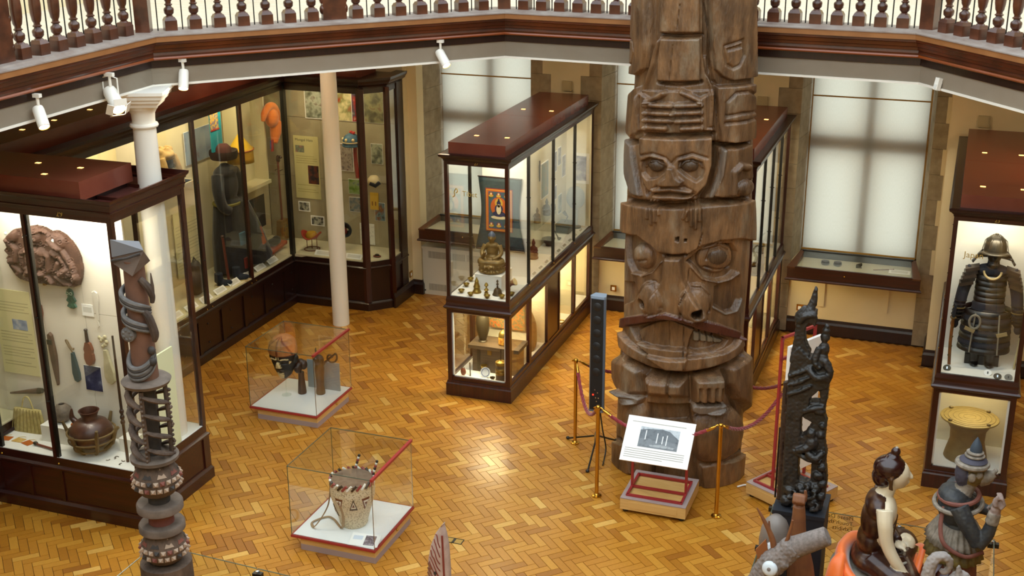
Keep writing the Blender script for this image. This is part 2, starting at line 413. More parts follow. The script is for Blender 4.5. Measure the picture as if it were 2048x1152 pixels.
for i, (a, b) in enumerate(WIN):
    w = tag(thing('window_%d' % (i+1), None, None, ((a+b)/2, YB, 1.0)), kind='structure'); hw = (b - a)/2
    g = G(); mc = 0.02
    g.box(mc - 0.07, mc + 0.07, 0.07, 0.19, 0, 2.92); g.box(-hw, hw, 0.07, 0.19, 1.39, 1.61)
    g.box(-hw, -hw + 0.06, 0.1, 0.19, 0, 2.92); g.box(hw - 0.06, hw, 0.1, 0.19, 0, 2.92)
    g.obj('stone_mullion', mat('warm_mullion_stone', 'c79a58', rough=.9, col2='b88a4a', scale=8), w)
    for px0, px1 in ((-hw + 0.06, mc - 0.06), (mc + 0.06, hw - 0.06)):
        for z0, z1 in ((0, 1.40), (1.60, 2.92)): G().box(px0, px1, 0.135, 0.14, z0, z1).obj('pane', GLASS, w)
    n = 14; g = G(); V = []; F = []
    for s in range(n + 1):
        z = 0.03 + 2.87*s/n
        for k in range(9): V.append((-hw + 0.024 + (2*hw - 0.048)*k/8, 0.004*math.sin(k*1.7 + s), z))
    for s in range(n):
        for k in range(8): F.append((s*9+k, s*9+k+1, s*9+k+10, s*9+k+9))
    g.add(V, F, True); g.obj('blind', BLIND, w)
    bl = G().box(-hw + 0.012, hw - 0.018, -0.012, 0.0, 2.095, 2.112).obj('blind_batten', SEAM, w)
    G().box(-hw + 0.012, hw - 0.018, -0.008, 0.012, 0.02, 0.045).obj('hem_bar', SEAM, w)
    G().box(-hw, hw, -0.02, 0.19, -0.02, 0.0).obj('sill', STONE, w)
tr = G().mold([(-7.34, 15.2), (-7.34, 15.88), (-7.2, 15.88), (-7.2, 16.15), (-0.19, 16.15), (-0.19, 15.5), (4.6, 15.5)],
              [(0, 0), (0.03, 0), (0.03, 0.15), (0.018, 0.18), (0.012, 0.21), (0, 0.215)], closed=False).obj('baseboard_back', DARKW)
tag(tr, kind='structure')

# ================================================================ gallery
OCT = [(-7.13, -1.6), (-7.131, 9.834), (-4.613, 12.433), (-0.462, 12.18), (1.75, 9.47), (1.9, -1.6)]
FLOORW = mat('gallery_boards', 'c9c0b2', rough=0.25, col2='d6cfc4', scale=3, stretch=(1, 14, 1), coat=0.2)
gal = G(); outer = [(-9.6, -1.6), (-9.6, 9.834), (-4.613, 15.7), (-0.462, 15.4), (4.6, 9.47), (4.6, -1.6)]
polys = [[OCT[0], OCT[1], outer[1], outer[0]], [OCT[1], OCT[2], (-4.613, 15.74), (-9.6, 15.74), outer[1]],
         [OCT[2], OCT[3], (-0.462, 15.74), (-4.613, 15.74)], [OCT[3], OCT[4], (4.6, 9.47), (4.6, 15.5), (-0.462, 15.5)], [OCT[4], OCT[5], (4.6, -1.6), (4.6, 9.47)]]
polys.append([(-9.6, 15.74), (-0.2, 15.74), (-0.2, 16.1), (-7.2, 16.1), (-7.2, 15.75), (-9.6, 15.75)])
for p in polys:
    gal.prism(p, 4.09, 4.42, m=0); gal.prism(p, 4.42, 4.50, m=1)
gallery = tag(gal.obj('ceiling', [BEIGE, FLOORW]), kind='structure')
def strip(name, prof, m):
    return G().mold(OCT, prof, closed=False).obj(name, m, gallery)
FASW = mat('fascia_mahogany', '3e190b', rough=0.33, col2='5a2811', scale=3, stretch=(1, 1, 1), coat=0.3)
STRIPW = mat('fascia_oak_strip', '8e5d34', rough=0.45, col2='9a683c', scale=5)
LEDGE = mat('ledge_worn_wood', '9a9088', rough=0.55, col2='7c6a60', scale=6, lo=0.3, hi=0.75)
strip('fascia_board', [(-0.1, 4.1), (0.0, 4.1), (0.0, 4.258), (-0.1, 4.258)], BEIGE)
strip('bead', [(-0.1, 4.082), (0.014, 4.082), (0.014, 4.102), (-0.1, 4.102)], WHITEP)
strip('frieze_band', [(-0.1, 4.256), (0.012, 4.256), (0.012, 4.345), (-0.1, 4.345)], DARKW)
strip('lower_moulding', [(0, 4.33), (0.055, 4.33), (0.062, 4.342), (0.055, 4.356), (0, 4.356)], mat('moulding_glint', '8a4210', rough=0.35, coat=0.2))  # orange colour paints in the glint along this edge
strip('moulding', [(0, 4.35), (0.05, 4.35), (0.062, 4.375), (0.058, 4.40), (0.075, 4.405), (0.078, 4.43), (0.092, 4.438), (0.098, 4.47), (0.115, 4.48), (0.115, 4.505), (0, 4.505)], FASW)
strip('edge_strip', [(-0.02, 4.503), (0.128, 4.503), (0.128, 4.552), (-0.02, 4.552)], STRIPW)
strip('ledge', [(-0.24, 4.50), (0.135, 4.552), (0.135, 4.562), (0.05, 4.566), (0.045, 4.58), (-0.24, 4.58)], LEDGE)
# balustrade
BALW = mat('baluster_mahogany', '3f2114', rough=0.32, col2='613520', scale=7, coat=0.3)
bal = tag(thing('balustrade', 'dark turned wooden balustrade with thin black rods round the gallery edge', 'balustrade', (0, 0, 4.58)))
bp = [(0.036,0.115),(0.03,0.125),(0.022,0.135),(0.027,0.142),(0.036,0.155),(0.039,0.185),(0.036,0.2),(0.024,0.21),(0.021,0.222),(0.03,0.228),(0.03,0.236),(0.022,0.242),(0.021,0.255),(0.03,0.275),(0.037,0.33),(0.039,0.40),(0.034,0.50),(0.026,0.60),(0.02,0.68),(0.028,0.69),(0.028,0.70),(0.02,0.71),(0.026,0.74),(0.034,0.76),(0.034,0.80)]
bg = G().lathe(bp, n=14)
bg.cbox((0, 0, 0.045), (0.092, 0.092, 0.09)); bg.cbox((0, 0, 0.105), (0.092, 0.092, 0.03), taper=0.72); bg.cbox((0, 0, 0.84), (0.075, 0.075, 0.09))
bal_me = bg.mesh('baluster', BALW)
rod_me = G().lathe([(0.006, 0), (0.006, 0.9)], n=6).mesh('rod', BLACK)
mg = G().box(-0.12, 0.12, -0.03, 0.03, 0, 0.9)
for s in (-1, 1):
    for z in (0.1, 0.2, 0.33): mg.ell((s*0.115, 0, z), (0.03, 0.036, 0.05), 8, 6)
mid_me = mg.mesh('half_post', BALW)
ng = G().cbox((0, 0, 0.5), (0.13, 0.13, 1.0)); ng.cbox((0, 0, 1.02), (0.16, 0.16, 0.04)); newel_me = ng.mesh('newel_post', BALW)
def offs(p, q, d):
    v = (Vector(q) - Vector(p)).normalized(); return Vector((v.y, -v.x))*d
segs = [(OCT[1], OCT[0], 0.226, 34, 8), (OCT[1], OCT[2], 0.226, 15, 7), (OCT[2], OCT[3], 0.198, 20, 10), (OCT[3], OCT[4], 0.226, 15, 7)]
for si, (p, q, sp, cnt, midk) in enumerate(segs):
    v = (Vector(q) - Vector(p)); ln = v.length; v.normalize()
    nrm = Vector((-v.y, v.x)) if si else Vector((v.y, -v.x))
    o = nrm*0.075; gap = ln/(cnt + 1) if si else sp
    ang = math.atan2(v.y, v.x)
    for k in range(1, cnt + 1):
        c = Vector(p) + v*(gap*k) + o
        if k == midk + (1 if si == 1 or si == 3 else 0) or (si == 0 and k % 9 == 0): link(mid_me, 'half_post', bal, (c.x, c.y, 0), (0, 0, ang))
        else: link(bal_me, 'baluster', bal, (c.x, c.y, 0), (0, 0, ang), (1.22, 1.22, 1))
    for k in range(0, cnt + 1):
        c = Vector(p) + v*(gap*(k + 0.5)) + o; link(rod_me, 'rod', bal, (c.x, c.y, 0))
for k in (1, 2, 3, 4):
    link(newel_me, 'newel_post', bal, (OCT[k][0] + (0.0, -0.06, -0.035, 0.035, 0.07)[k], OCT[k][1] + (0, 0.04, 0.075, 0.07, 0.06)[k], 0), (0, 0, (0, .4, .4, -.4, -.4)[k]))
rl = G().mold([(x, y) for x, y in OCT], [(-0.14, 0.88), (-0.01, 0.88), (0.0, 0.91), (-0.01, 0.95), (-0.075, 0.965), (-0.14, 0.95), (-0.15, 0.91)], closed=False).obj('handrail', BALW, bal)
# ================================================================ columns
def column(label, c, r, capital):
    t = thing('column', label, 'column', (c[0], c[1], 0))
    G().lathe([(r*1.06, 0), (r*1.06, 1.2), (r, 3.2), (r*0.94, 3.74)] + ([(r*0.94, 3.85)] if capital else [(r*.94, 4.09)]), n=32).obj('shaft', WHITEP, t)
    if capital:
        G().lathe([(r*0.95, 3.73), (r*1.12, 3.735), (r*1.18, 3.75), (r*1.12, 3.768), (r*0.96, 3.773)], n=32).obj('astragal', WHITEP, t)
        G().lathe([(r*0.94, 3.80), (r*0.97, 3.86), (r*1.15, 3.9), (r*1.22, 3.905), (r*1.3, 3.93), (r*1.3, 3.945)], n=32).obj('echinus', WHITEP, t)
        ab = G(); s = r*1.5
        loop = [(s, -s), (s, s), (-s, s), (-s, -s)]
        ab.mold(loop, [(-s*0.9, 3.94), (0.0, 3.94), (0.01, 3.965), (0.035, 3.985), (0.04, 4.005), (0.06, 4.02), (0.065, 4.05), (0.085, 4.06), (0.085, 4.09), (-s*0.9, 4.09)])
        o = ab.obj('abacus', WHITEP, t); o.rotation_euler = (0, 0, math.radians(22.5))
    return t
column('white column with a moulded square capital rising through the left case', (-7.17, 9.70), 0.112, True)
column('slim plain white column standing on the floor before the corner case', (-7.76, 14.40), 0.107, False)
G().box(0.0, 0.03, -0.003, 0.0, 0, 0.026).obj('sticker', PAPER, bpy.data.objects['column.001']).location = (-0.01, -0.109, 1.35)

# added fill lamps under the gallery, unseen, to brighten the window wall
for k, (x, y) in enumerate(((-8.0, 13.4), (-6.2, 14.2), (-3.75, 14.2), (-1.2, 14.0), (1.2, 13.4))):
    t = thing('added_fill_lamp', ('added round fill lamp under the gallery over the corner case', 'added round fill lamp under the gallery over the heater bay', 'added round fill lamp under the gallery behind the carved pole', 'added round fill lamp under the gallery over the right desk case', 'added round fill lamp under the gallery right of the armour case')[k], 'lamp', (x, y, 4.09))
    G().lathe([(.12, -.02), (.15, -.02), (.15, 0), (.12, 0)], n=24, caps=False).obj('ring', WHITEP, t); G().lathe([(.12, -.012), (.001, -.012)], n=24).obj('diffuser', mat('fill_diffuser', 'ffe2b0', emit=2), t)
    area_light('fill_light', (0, 0, -.03), (0, 0, 0), .2, .2, 14, (1, .84, .6), t)

# ================================================================ tall glazed cases
def pane(parent, x0, x1, y0, y1, z0, z1, m=None):
    return G().box(x0, x1, y0, y1, z0, z1).obj('pane', m or GLASS, parent)
def ring(x0, x1, y0, y1): return [(x1, y0), (x1, y1), (x0, y1), (x0, y0)]
def lamp_hole(parent, x, y, z):
    G().cbox((x, y, z + 0.001), (0.05, 0.035, 0.003)).obj('lamp_opening', LAMPM, parent)
def knob(parent, loc, r=0.009):
    G().ell(loc, r, 8, 6).obj('lock_knob', BRASS, parent)

def tall_case(label, x0, x1, y0, y1, smull, lpan, backs=True, seam=None, lid=(0.09, 0.045), num=None, fmull=(), power=45, lowp=95, shelf=WHITEB, inner=None):
    """upper vitrine on a glazed lower vitrine; smull: y of side mullions; lpan: lower side bays (y0, y1, glazed)"""
    t = thing('display_case', label, 'display case', ((x0+x1)/2, (y0+y1)/2, 0))
    ox, oy = -(x0+x1)/2, -(y0+y1)/2; X0, X1, Y0, Y1 = x0+ox, x1+ox, y0+oy, y1+oy
    c = 0.02  # body inset from the plinth line
    R0 = ring(X0, X1, Y0, Y1); B0, B1, C0, C1 = X0+c, X1-c, Y0+c, Y1-c
    G().mold(R0, [(-0.1, 0), (0.0, 0), (0.0, 0.15), (-0.008, 0.165), (-0.012, 0.185), (-c, 0.19), (-0.1, 0.19)]).obj('plinth', MAHO, t)
    G().box(B0+.01, B1-.01, C0+.01, C1-.01, 0.15, 0.205).obj('lower_floor', shelf, t)
    # lower frame
    pw = 0.055
    for x in (B0, B1-pw):
        for y in (C0, C1-pw): G().box(x, x+pw, y, y+pw, 0.19, 1.09).obj('post', MAHO, t)
    G().box(B0+pw, B1-pw, C0+.005, C0+.04, 0.19, 0.235).obj('rail', MAHOX, t); G().box(B0+pw, B1-pw, C0+.005, C0+.04, 1.05, 1.1).obj('rail', MAHOX, t)
    pane(t, B0+pw, B1-pw, C0+.018, C0+.023, 0.235, 1.05)
    for q in ((B0+pw, B0+pw+.02, .235, 1.05), (B1-pw-.02, B1-pw, .235, 1.05), (B0+pw, B1-pw, .235, .25), (B0+pw, B1-pw, 1.035, 1.05)): G().box(q[0], q[1], C0+.026, C0+.036, q[2], q[3]).obj('glazing_bead', WHITEB, t)
    for xs in ((B0+.005, B0+.04), (B1-.04, B1-.005)):
        G().box(xs[0], xs[1], C0+pw, C1-pw, 0.19, 0.235).obj('rail', MAHOY, t); G().box(xs[0], xs[1], C0+pw, C1-pw, 1.03, 1.1).obj('rail', MAHOY, t)
        for (a, b, gl) in lpan:
            a += oy; b += oy
            if gl: pane(t, xs[0]+.013, xs[0]+.018, a, b, 0.235, 1.03)
            else:
                G().box(xs[0]+.008, xs[1]-.008, a, b, 0.235, 1.03).obj('panel', MAHO, t)
        ed = [C0+pw] + [v+oy for p in lpan for v in p[:2]] + [C1-pw]
        for a, b in zip(ed[::2], ed[1::2]):
            if b - a > 0.01: G().box(xs[0]-.002, xs[1]+.002, a, b, 0.235, 1.03).obj('stile', MAHO, t)
    G().mold(ring(B0, B1, C0, C1), [(-0.09, 1.085), (0.006, 1.085), (0.022, 1.10), (0.032, 1.118), (0.022, 1.135), (0.008, 1.142), (0.002, 1.17), (0.004, 1.20), (-0.004, 1.245), (-0.09, 1.245)]).obj('waist_moulding', MAHOX, t)
    G().box(B0+.03, B1-.03, C0+.03, C1-.03, 1.2, 1.25).obj('upper_floor', shelf, t)
    # upper frame
    U0, U1, V0, V1 = B0+.005, B1-.005, C0+.005, C1-.005; pw = 0.042
    for x in (U0, U1-pw):
        for y in (V0, V1-pw): G().box(x, x+pw, y, y+pw, 1.245, 2.86).obj('post', MAHO, t)
    G().box(U0+pw, U1-pw, V0+.003, V0+.035, 2.81, 2.87).obj('rail', MAHOX, t)
    ys = [V0+pw] + [m+oy for m in smull] + [V1-pw]
    for xs in ((U0+.003, U0+.033), (U1-.033, U1-.003)):
        G().box(xs[0], xs[1], V0+pw, V1-pw, 2.80, 2.87).obj('rail', MAHOY, t)
        for m in ys[1:-1]:
            b = G().box(xs[0]-.002, xs[1]+.002, m-.014, m+.014, 1.245, 2.80).obj('mullion', BLACK, t)
            for z in (1.75, 2.3): G().ell(((xs[0]+xs[1])/2, m, z), (0.03, 0.012, 0.01), 8, 5).obj('catch', BLACK, b)
            knob(t, (xs[1] + (.006 if xs[0] > 0 else -.036), m - 0.03, 1.225))
        for a, b in zip(ys, ys[1:]): pane(t, xs[0]+.012, xs[0]+.017, a, b, 1.245, 2.80)
    fx = [U0+pw] + [f+ox for f in fmull] + [U1-pw]
    for f in fx[1:-1]: G().box(f-.012, f+.012, V0+.003, V0+.035, 1.245, 2.81).obj('mullion', BLACK, t)
    for a, b in zip(fx, fx[1:]): pane(t, a, b, V0+.014, V0+.019, 1.245, 2.81)
    G().mold(ring(U0, U1, V0, V1), [(-0.08, 2.85), (0.004, 2.85), (0.008, 2.87), (0.03, 2.893), (0.045, 2.903), (0.05, 2.915), (0.052, 2.93), (0.03, 2.935), (-0.08, 2.93)]).obj('cornice', DARKW, t)
    G().box(U0+.05, U1-.05, V0+.05, V1-.05, 2.87, 2.90).obj('top_board', DARKW, t)
    l0, l1 = lid; sm = [V0 + 0.03] + ([seam + oy] if seam else []) + [V1 - 0.12]
    for a, b in zip(sm, sm[1:]):
        L = G().box(U0+l1, U1-l1, a + .003, b - .003, 2.925, 3.06).obj('lid', LIDW, t)
        for fx_ in (0.3, 0.78):
            lamp_hole(L, U0 + (U1-U0)*fx_, a + (b-a)*0.25, 3.06)
    if num: text_mesh(num, 0.05, 'case_number', GOLDL, t, frame_m(((U0+U1)/2 - .02, V0 - .001, 2.825), (1, 0, 0), (0, 0, 1)))
    if power:
        area_light('case_lamp', (0, 0, 2.84), (0, 0, 0), (U1-U0)*0.55, (V1-V0)*0.8, power, (1, 0.87, 0.62), t)
    if lowp:
        area_light('case_lamp', (0, 0, 1.07), (0, 0, 0), (U1-U0)*0.55, (V1-V0)*0.85, lowp, (1, 0.82, 0.5), t)
    return t, ox, oy
LP = [(12.80, 13.42, 1), (13.50, 14.12, 1), (14.17, 14.58, 0), (14.62, 15.22, 1), (15.30, 15.92, 1)]
tibet, tox, toy = tall_case('tall mahogany glass case with a seated bronze figure and painted scroll inside', -5.487, -4.667, 12.70, 16.07, (13.45, 14.37, 15.25), LP, seam=14.35, num='27')
c2, c2x, c2y = tall_case('tall mahogany glass case standing half hidden behind the carved pole', -2.91, -2.07, 13.45, 16.07, (14.2, 14.83, 15.45), [(13.55, 14.1, 1), (14.2, 14.6, 0), (14.66, 15.2, 1), (15.3, 15.92, 1)], seam=14.8)
japan, jox, joy = tall_case('tall mahogany glass case holding dark armour above a bronze drum', -0.05, 0.76, 12.205, 15.46, (13.0, 13.9, 14.7), [(12.3, 13.0, 1), (13.08, 13.7, 1), (13.8, 14.3, 0), (14.35, 15.3, 1)], seam=13.7, num='23', power=30, lowp=16)
def inner_box(t, ox, oy, x0, x1, y0, y1, z0, z1, m, nm='backboard'):
    return G().box(x0+ox, x1+ox, y0+oy, y1+oy, z0, z1).obj(nm, m, t)
# boards inside the cases
inner_box(tibet, tox, toy, -5.36, -4.80, 13.64, 13.66, 1.25, 2.80, WHITEB)
inner_box(tibet, tox, toy, -5.07, -5.045, 13.66, 15.96, 1.25, 2.80, CREAM)
inner_box(tibet, tox, toy, -5.44, -4.70, 15.96, 15.98, 1.25, 2.80, CREAM)
inner_box(tibet, tox, toy, -5.36, -5.33, 13.5, 15.98, 0.205, 1.06, CREAM)
for yy in (13.46, 14.16, 14.6, 15.26): inner_box(tibet, tox, toy, -5.33, -4.73, yy, yy+.02, 0.205, 1.06, CREAM, 'divider')
inner_box(c2, c2x, c2y, -2.52, -2.49, 13.55, 15.98, 1.25, 2.80, CREAM)
inner_box(c2, c2x, c2y, -2.52, -2.49, 13.55, 15.98, 0.205, 1.06, CREAM)
for yy in (14.14, 14.63, 15.23): inner_box(c2, c2x, c2y, -2.49, -2.14, yy, yy+.02, 0.205, 1.06, CREAM, 'divider')
inner_box(japan, jox, joy, 0.0, 0.72, 12.95, 12.98, 1.25, 2.80, WHITEB)
inner_box(japan, jox, joy, 0.0, 0.72, 12.95, 12.98, 0.205, 1.06, CREAM)
area_light('case_lamp', (0.02, -1.52, 2.8), (math.radians(25), 0, 0), 0.5, 0.08, 9, (1, 0.9, 0.68), tibet)
area_light('case_lamp', (0.02, -1.5, 2.8), (math.radians(25), 0, 0), 0.5, 0.08, 12, (1, 0.9, 0.68), japan)
area_light('case_lamp', (0.02, -1.2, 1.04), (math.radians(-20), 0, 0), 0.5, 0.05, 4, (1, 0.84, 0.5), japan)
area_light('case_lamp', (0.02, -1.45, 1.04), (math.radians(10), 0, 0), 0.5, 0.05, 14, (1, 0.84, 0.5), tibet)
# lettering on the glass
text_mesh('Tibet', 0.085, 'lettering', GOLDL, tibet, frame_m((-5.245+tox, 12.722+toy, 2.46), (1, 0, 0), (0, 0, 1)))
orn = G(); orn.tube(spline([(-5.36,12.722,2.44),(-5.335,12.722,2.46),(-5.34,12.722,2.5),(-5.315,12.722,2.54),(-5.30,12.722,2.51),(-5.32,12.722,2.49)], 5), 0.006, 6)
o = orn.obj('lettering', GOLDL, tibet); o.location = (tox, toy, 0)
text_mesh('Japan', 0.085, 'lettering', GOLDL, japan, frame_m((0.10+jox, 12.222+joy, 2.46), (1, 0, 0), (0, 0, 1)))

# ---------------------------------------------------------------- left case with the number 29
lc = thing('display_case', 'large mahogany glass case numbered 29 with carvings on white boards', 'display case', (-8.2, 9.4, 0))
LX, LY = 8.2, -9.4
X0, X1, Y0, Y1 = -9.35+LX, -6.96+LX, 8.81+LY, 10.0+LY
R0 = ring(X0, X1, Y0, Y1)
G().mold(R0, [(-.1, 0), (.0, 0), (.0, .11), (-.012, .125), (-.02, .135), (-.02, .145), (-.1, .145)]).obj('plinth', MAHOX, lc)
G().mold(ring(X0+.03, X1-.03, Y0+.03, Y1-.03), [(-.03, .14), (0, .14), (0, .50), (-.03, .50)]).obj('base_board', MAHOX, lc)
for i, (a, b) in enumerate(((-8.80, -8.62), (-8.30, -8.265), (-7.92, -7.885), (-7.03, -6.98))):
    G().box(a+LX, b+LX, Y0+.015, Y0+.035, .14, .50).obj('stile', MAHO, lc)
for a, b in ((8.83, 8.89), (9.88, 9.98)): G().box(X1-.035, X1-.015, a+LY, b+LY, .14, .50).obj('stile', MAHO, lc)
G().mold(ring(X0+.02, X1-.02, Y0+.02, Y1-.02), [(-.05, .47), (.0, .47), (.012, .485), (.012, .50), (0, .512), (-.012, .52), (-.012, .60), (-.05, .60)]).obj('waist_moulding', MAHOX, lc)
G().box(X0+.04, X1-.04, Y0+.04, Y1-.04, .57, .602).obj('case_floor', WHITEB, lc)
U0, U1, V0, V1 = X0+.03, X1-.03, Y0+.03, Y1-.03; pw = .05
for x in (U0, U1-pw):
    for y in (V0, V1-pw): G().box(x, x+pw, y, y+pw, .6, 3.12).obj('post', MAHO, lc)
for k, x in enumerate((-8.66, -7.98)):
    q = G().box(x+LX, x+LX+.035, V0+.002, V0+.04, .6, 3.06).obj('mullion', MAHO, lc)
    G().box(x+LX+.035, x+LX+.06, V0+.014, V0+.05, .6, 3.06).obj('door_edge', BLACK, q)
    for z in (1.2, 2.05, 2.85): G().ell((x+LX+.035, V0-.002, z), (.016, .01, .01), 8, 5).obj('catch', BLACK, q)
    knob(lc, (x+LX+.075, V0-.02, .555), .012)
for a, b in ((U0+pw, -8.66+LX), (-8.6+LX, -7.98+LX), (-7.92+LX, U1-pw)): pane(lc, a, b, V0+.018, V0+.023, .6, 3.06)
G().box(U0+pw, U1-pw, V0+.003, V0+.04, 3.05, 3.14).obj('rail', MAHOX, lc)
for xs in (U0, U1-.04):
    G().box(xs+.003, xs+.037, V0+pw, V1-pw, 3.05, 3.14).obj('rail', MAHOY, lc)
    pane(lc, xs+.018, xs+.023, V0+pw, V1-pw, .6, 3.06)
pane(lc, U0+pw, U1-pw, V1-.03, V1-.025, .6, 3.06)
G().box(U0+pw, U1-pw, V1-.04, V1-.003, 3.05, 3.14).obj('rail', MAHOX, lc)
for x in (-7.6,): G().box(x+LX, x+LX+.05, V1-.04, V1-.003, .6, 3.06).obj('mullion', MAHO, lc)
G().mold(ring(U0, U1, V0, V1), [(-.03, 3.10), (.004, 3.10), (.008, 3.135), (.016, 3.145), (.016, 3.15), (.006, 3.155), (.01, 3.20), (.04, 3.235), (.044, 3.262), (.03, 3.264), (.02, 3.2), (-.03, 3.19)]).obj('cornice', MAHOX, lc)
tp = G(); tp.box(U0+.02, -7.36+LX, V0+.02, V1-.02, 3.14, 3.17); tp.box(-7.36+LX, U1-.02, V0+.02, 9.16+LY, 3.14, 3.17); tp.box(-7.36+LX, -7.29+LX, 9.16+LY, V1-.02, 3.14, 3.17); tp.box(-7.05+LX, U1-.02, 9.16+LY, V1-.02, 3.14, 3.17); tp.box(-7.29+LX, -7.05+LX, 9.16+LY, 9.58+LY, 3.14, 3.17); tp.box(-7.29+LX, -7.05+LX, 9.82+LY, V1-.02, 3.14, 3.17)
tp.obj('top_board', wood_mat('worn_mahogany', '3f1c16', '5a3028', rough=0.5), lc)
G().box(-7.27+LX, -7.02+LX, 8.87+LY, 9.05+LY, 3.171, 3.176).obj('spare_card', mat('pale_card', 'cdbb98', rough=.8), lc)
for y in (9.13, 9.6): G().box(-7.34+LX, U1-.02, y+LY, y+LY+.03, 3.17, 3.20).obj('batten', MAHOX, lc)
L = G().box(U0+.02, -7.30+LX, V0+.02, 9.62+LY, 3.225, 3.40).obj('lid', LIDW, lc)
G().box(U0+.05, -7.35+LX, V0+.05, 9.6+LY, 3.165, 3.23).obj('lid_rebate', DARKW, lc)
for x, y in ((-7.62, 9.30), (-7.78, 9.0), (-8.12, 9.33), (-8.4, 9.05), (-8.7, 9.3)): lamp_hole(L, x+LX, y+LY, 3.40)
text_mesh('29', 0.075, 'case_number', GOLDL, lc, frame_m((-7.57+LX, V0-.0045, 3.07), (1, 0, 0), (0, 0, 1)))
# boards standing inside: main white board, slanted text board, pale green end panel
bb = G(); bb.box(-8.34+LX, -7.845+LX, 9.38+LY, 9.40+LY, .602, 3.05); bb.box(-7.84+LX, -7.30+LX, 9.38+LY, 9.40+LY, .602, 1.925); bb.box(-7.84+LX, -7.30+LX, 9.38+LY, 9.40+LY, 1.93, 3.05)
bb.box(-9.2+LX, -8.345+LX, 9.38+LY, 9.40+LY, .602, 3.05)
bb.obj('backboard', mat('pale_backboard', 'ddd5c6', rough=.8, col2='e4ddd0', scale=2), lc)
G().box(-7.02+LX, -7.0+LX, 9.1+LY, 9.55+LY, .602, 1.62).obj('end_panel', mat('pale_green_board', 'd6dcb4', rough=.8), lc)
area_light('case_lamp', (-8.0+LX, 9.05+LY, 3.03), (math.radians(12), 0, 0), 1.7, .12, 30, (1, .93, .76), lc)
area_light('case_lamp', (-7.5+LX, 9.1+LY, 3.03), (0, math.radians(-8), 0), .4, .3, 11, (1, .95, .82), lc)

# ---------------------------------------------------------------- corner wall case
wc = thing('corner_case', 'long dark mahogany wall case turning the corner, filled with robes and hats', 'display case', (0, 0, 0))
WP = [(-8.74, 3.0), (-8.74, 14.95), (-7.62, 14.96), (-7.335, 15.245), (-7.335, 15.75)]
def wmold(nm, prof, m=DARKW, path=WP): return G().mold(path, prof, closed=False).obj(nm, m, wc)
wmold('plinth', [(-.1, 0), (0, 0), (0, .10), (-.012, .112), (-.02, .125), (-.1, .125)])
wmold('base_board', [(-.06, .12), (-.035, .12), (-.035, .62), (-.06, .62)])
wmold('base_rail', [(-.06, .56), (-.018, .56), (-.018, .6), (-.06, .6)])
wmold('waist_moulding', [(-.1, .60), (-.015, .60), (0, .615), (0, .628), (-.012, .64), (-.02, .645), (-.022, .71), (-.1, .71)])
wmold('top_rail', [(-.07, 3.06), (-.025, 3.06), (-.025, 3.14), (-.07, 3.14)])
wmold('cornice', [(-.1, 3.13), (-.02, 3.13), (-.015, 3.15), (.03, 3.185), (.035, 3.20), (.06, 3.235), (.065, 3.27), (-.1, 3.27)])
G().prism([(-9.6, 3.0), (-8.80, 3.0), (-8.80, 14.9), (-9.6, 14.9)], 3.2, 3.24).obj('top_board', DARKW, wc)
G().prism([(-9.6, 14.9), (-8.8, 14.9), (-7.62, 15.0), (-7.4, 15.25), (-7.4, 15.74), (-9.6, 15.74)], 3.2, 3.24).obj('top_board', DARKW, wc)
ld = G().box(-9.55, -8.93, 3.2, 14.85, 3.24, 3.42).obj('lid', LIDW, wc)
ld2 = G().box(-8.9, -7.72, 15.1, 15.7, 3.24, 3.40).obj('lid', LIDW, wc)
for y in (10.4, 10.9, 11.5, 12.1, 13.0, 13.9): lamp_hole(ld, -9.2, y, 3.42)
# case floor and back boards
G().prism([(-9.55, 3.1), (-8.77, 3.1), (-8.77, 14.97), (-7.63, 14.99), (-7.37, 15.26), (-7.37, 15.7), (-9.55, 15.7)], .69, .725).obj('case_floor', mat('case_floor_cloth', 'cfc7a6', rough=.9), wc)
G().box(-9.56, -9.52, 3.1, 15.7, .725, 3.2).obj('backboard', mat('warm_backboard', 'c9bc94', rough=.9, col2='d0c49e', scale=2), wc)
bk = G()
for z0, z1 in ((.725, 1.665), (1.67, 2.535), (2.54, 3.2)): bk.box(-9.5, -8.6, 15.66, 15.7, z0, z1); bk.box(-8.595, -7.37, 15.66, 15.7, z0, z1)
bk.obj('backboard', TAN, wc)
G().box(-9.52, -8.95, 12.28, 12.3, .725, 3.1).obj('partition', mat('white_partition', 'cfc8ba', rough=.85), wc)
# posts, mullions, panes of the long side
ymul = [8.55, 9.61, 10.67, 11.74, 12.80, 13.87]
for y in ymul:
    q = G().box(-8.785, -8.765, y-.028, y+.028, .71, 3.06).obj('mullion', MAHO, wc); G().box(-8.81, -8.785, y-.028, y+.028, .71, 3.06).obj('mullion_core', BLACK, wc)
    for z in (1.3, 2.3): G().ell((-8.765, y, z), (.01, .02, .012), 8, 5).obj('catch', BLACK, q)
    knob(wc, (-8.752, y-.06, .668)); knob(wc, (-8.752, y+.06, .668))
for a, b in zip([7.5] + ymul, ymul + [14.93]): pane(wc, -8.79, -8.785, a+.028, b-.028, .71, 3.06)
for y in [7.5+.265+.532*k for k in range(14)]:
    G().box(-8.775, -8.755, y-.03, y+.03, .12, .58).obj('stile', DARKW, wc)
    G().ell((-8.768, y+.2, .22), (.008, .012, .012), 8, 6).obj('knob', BLACK, wc); G().ell((-8.768, y+.2, .47), (.008, .012, .012), 8, 6).obj('knob', BLACK, wc)
G().box(-8.80, -8.745, 14.93, 15.0, .6, 3.14).obj('corner_post', BLACK, wc)
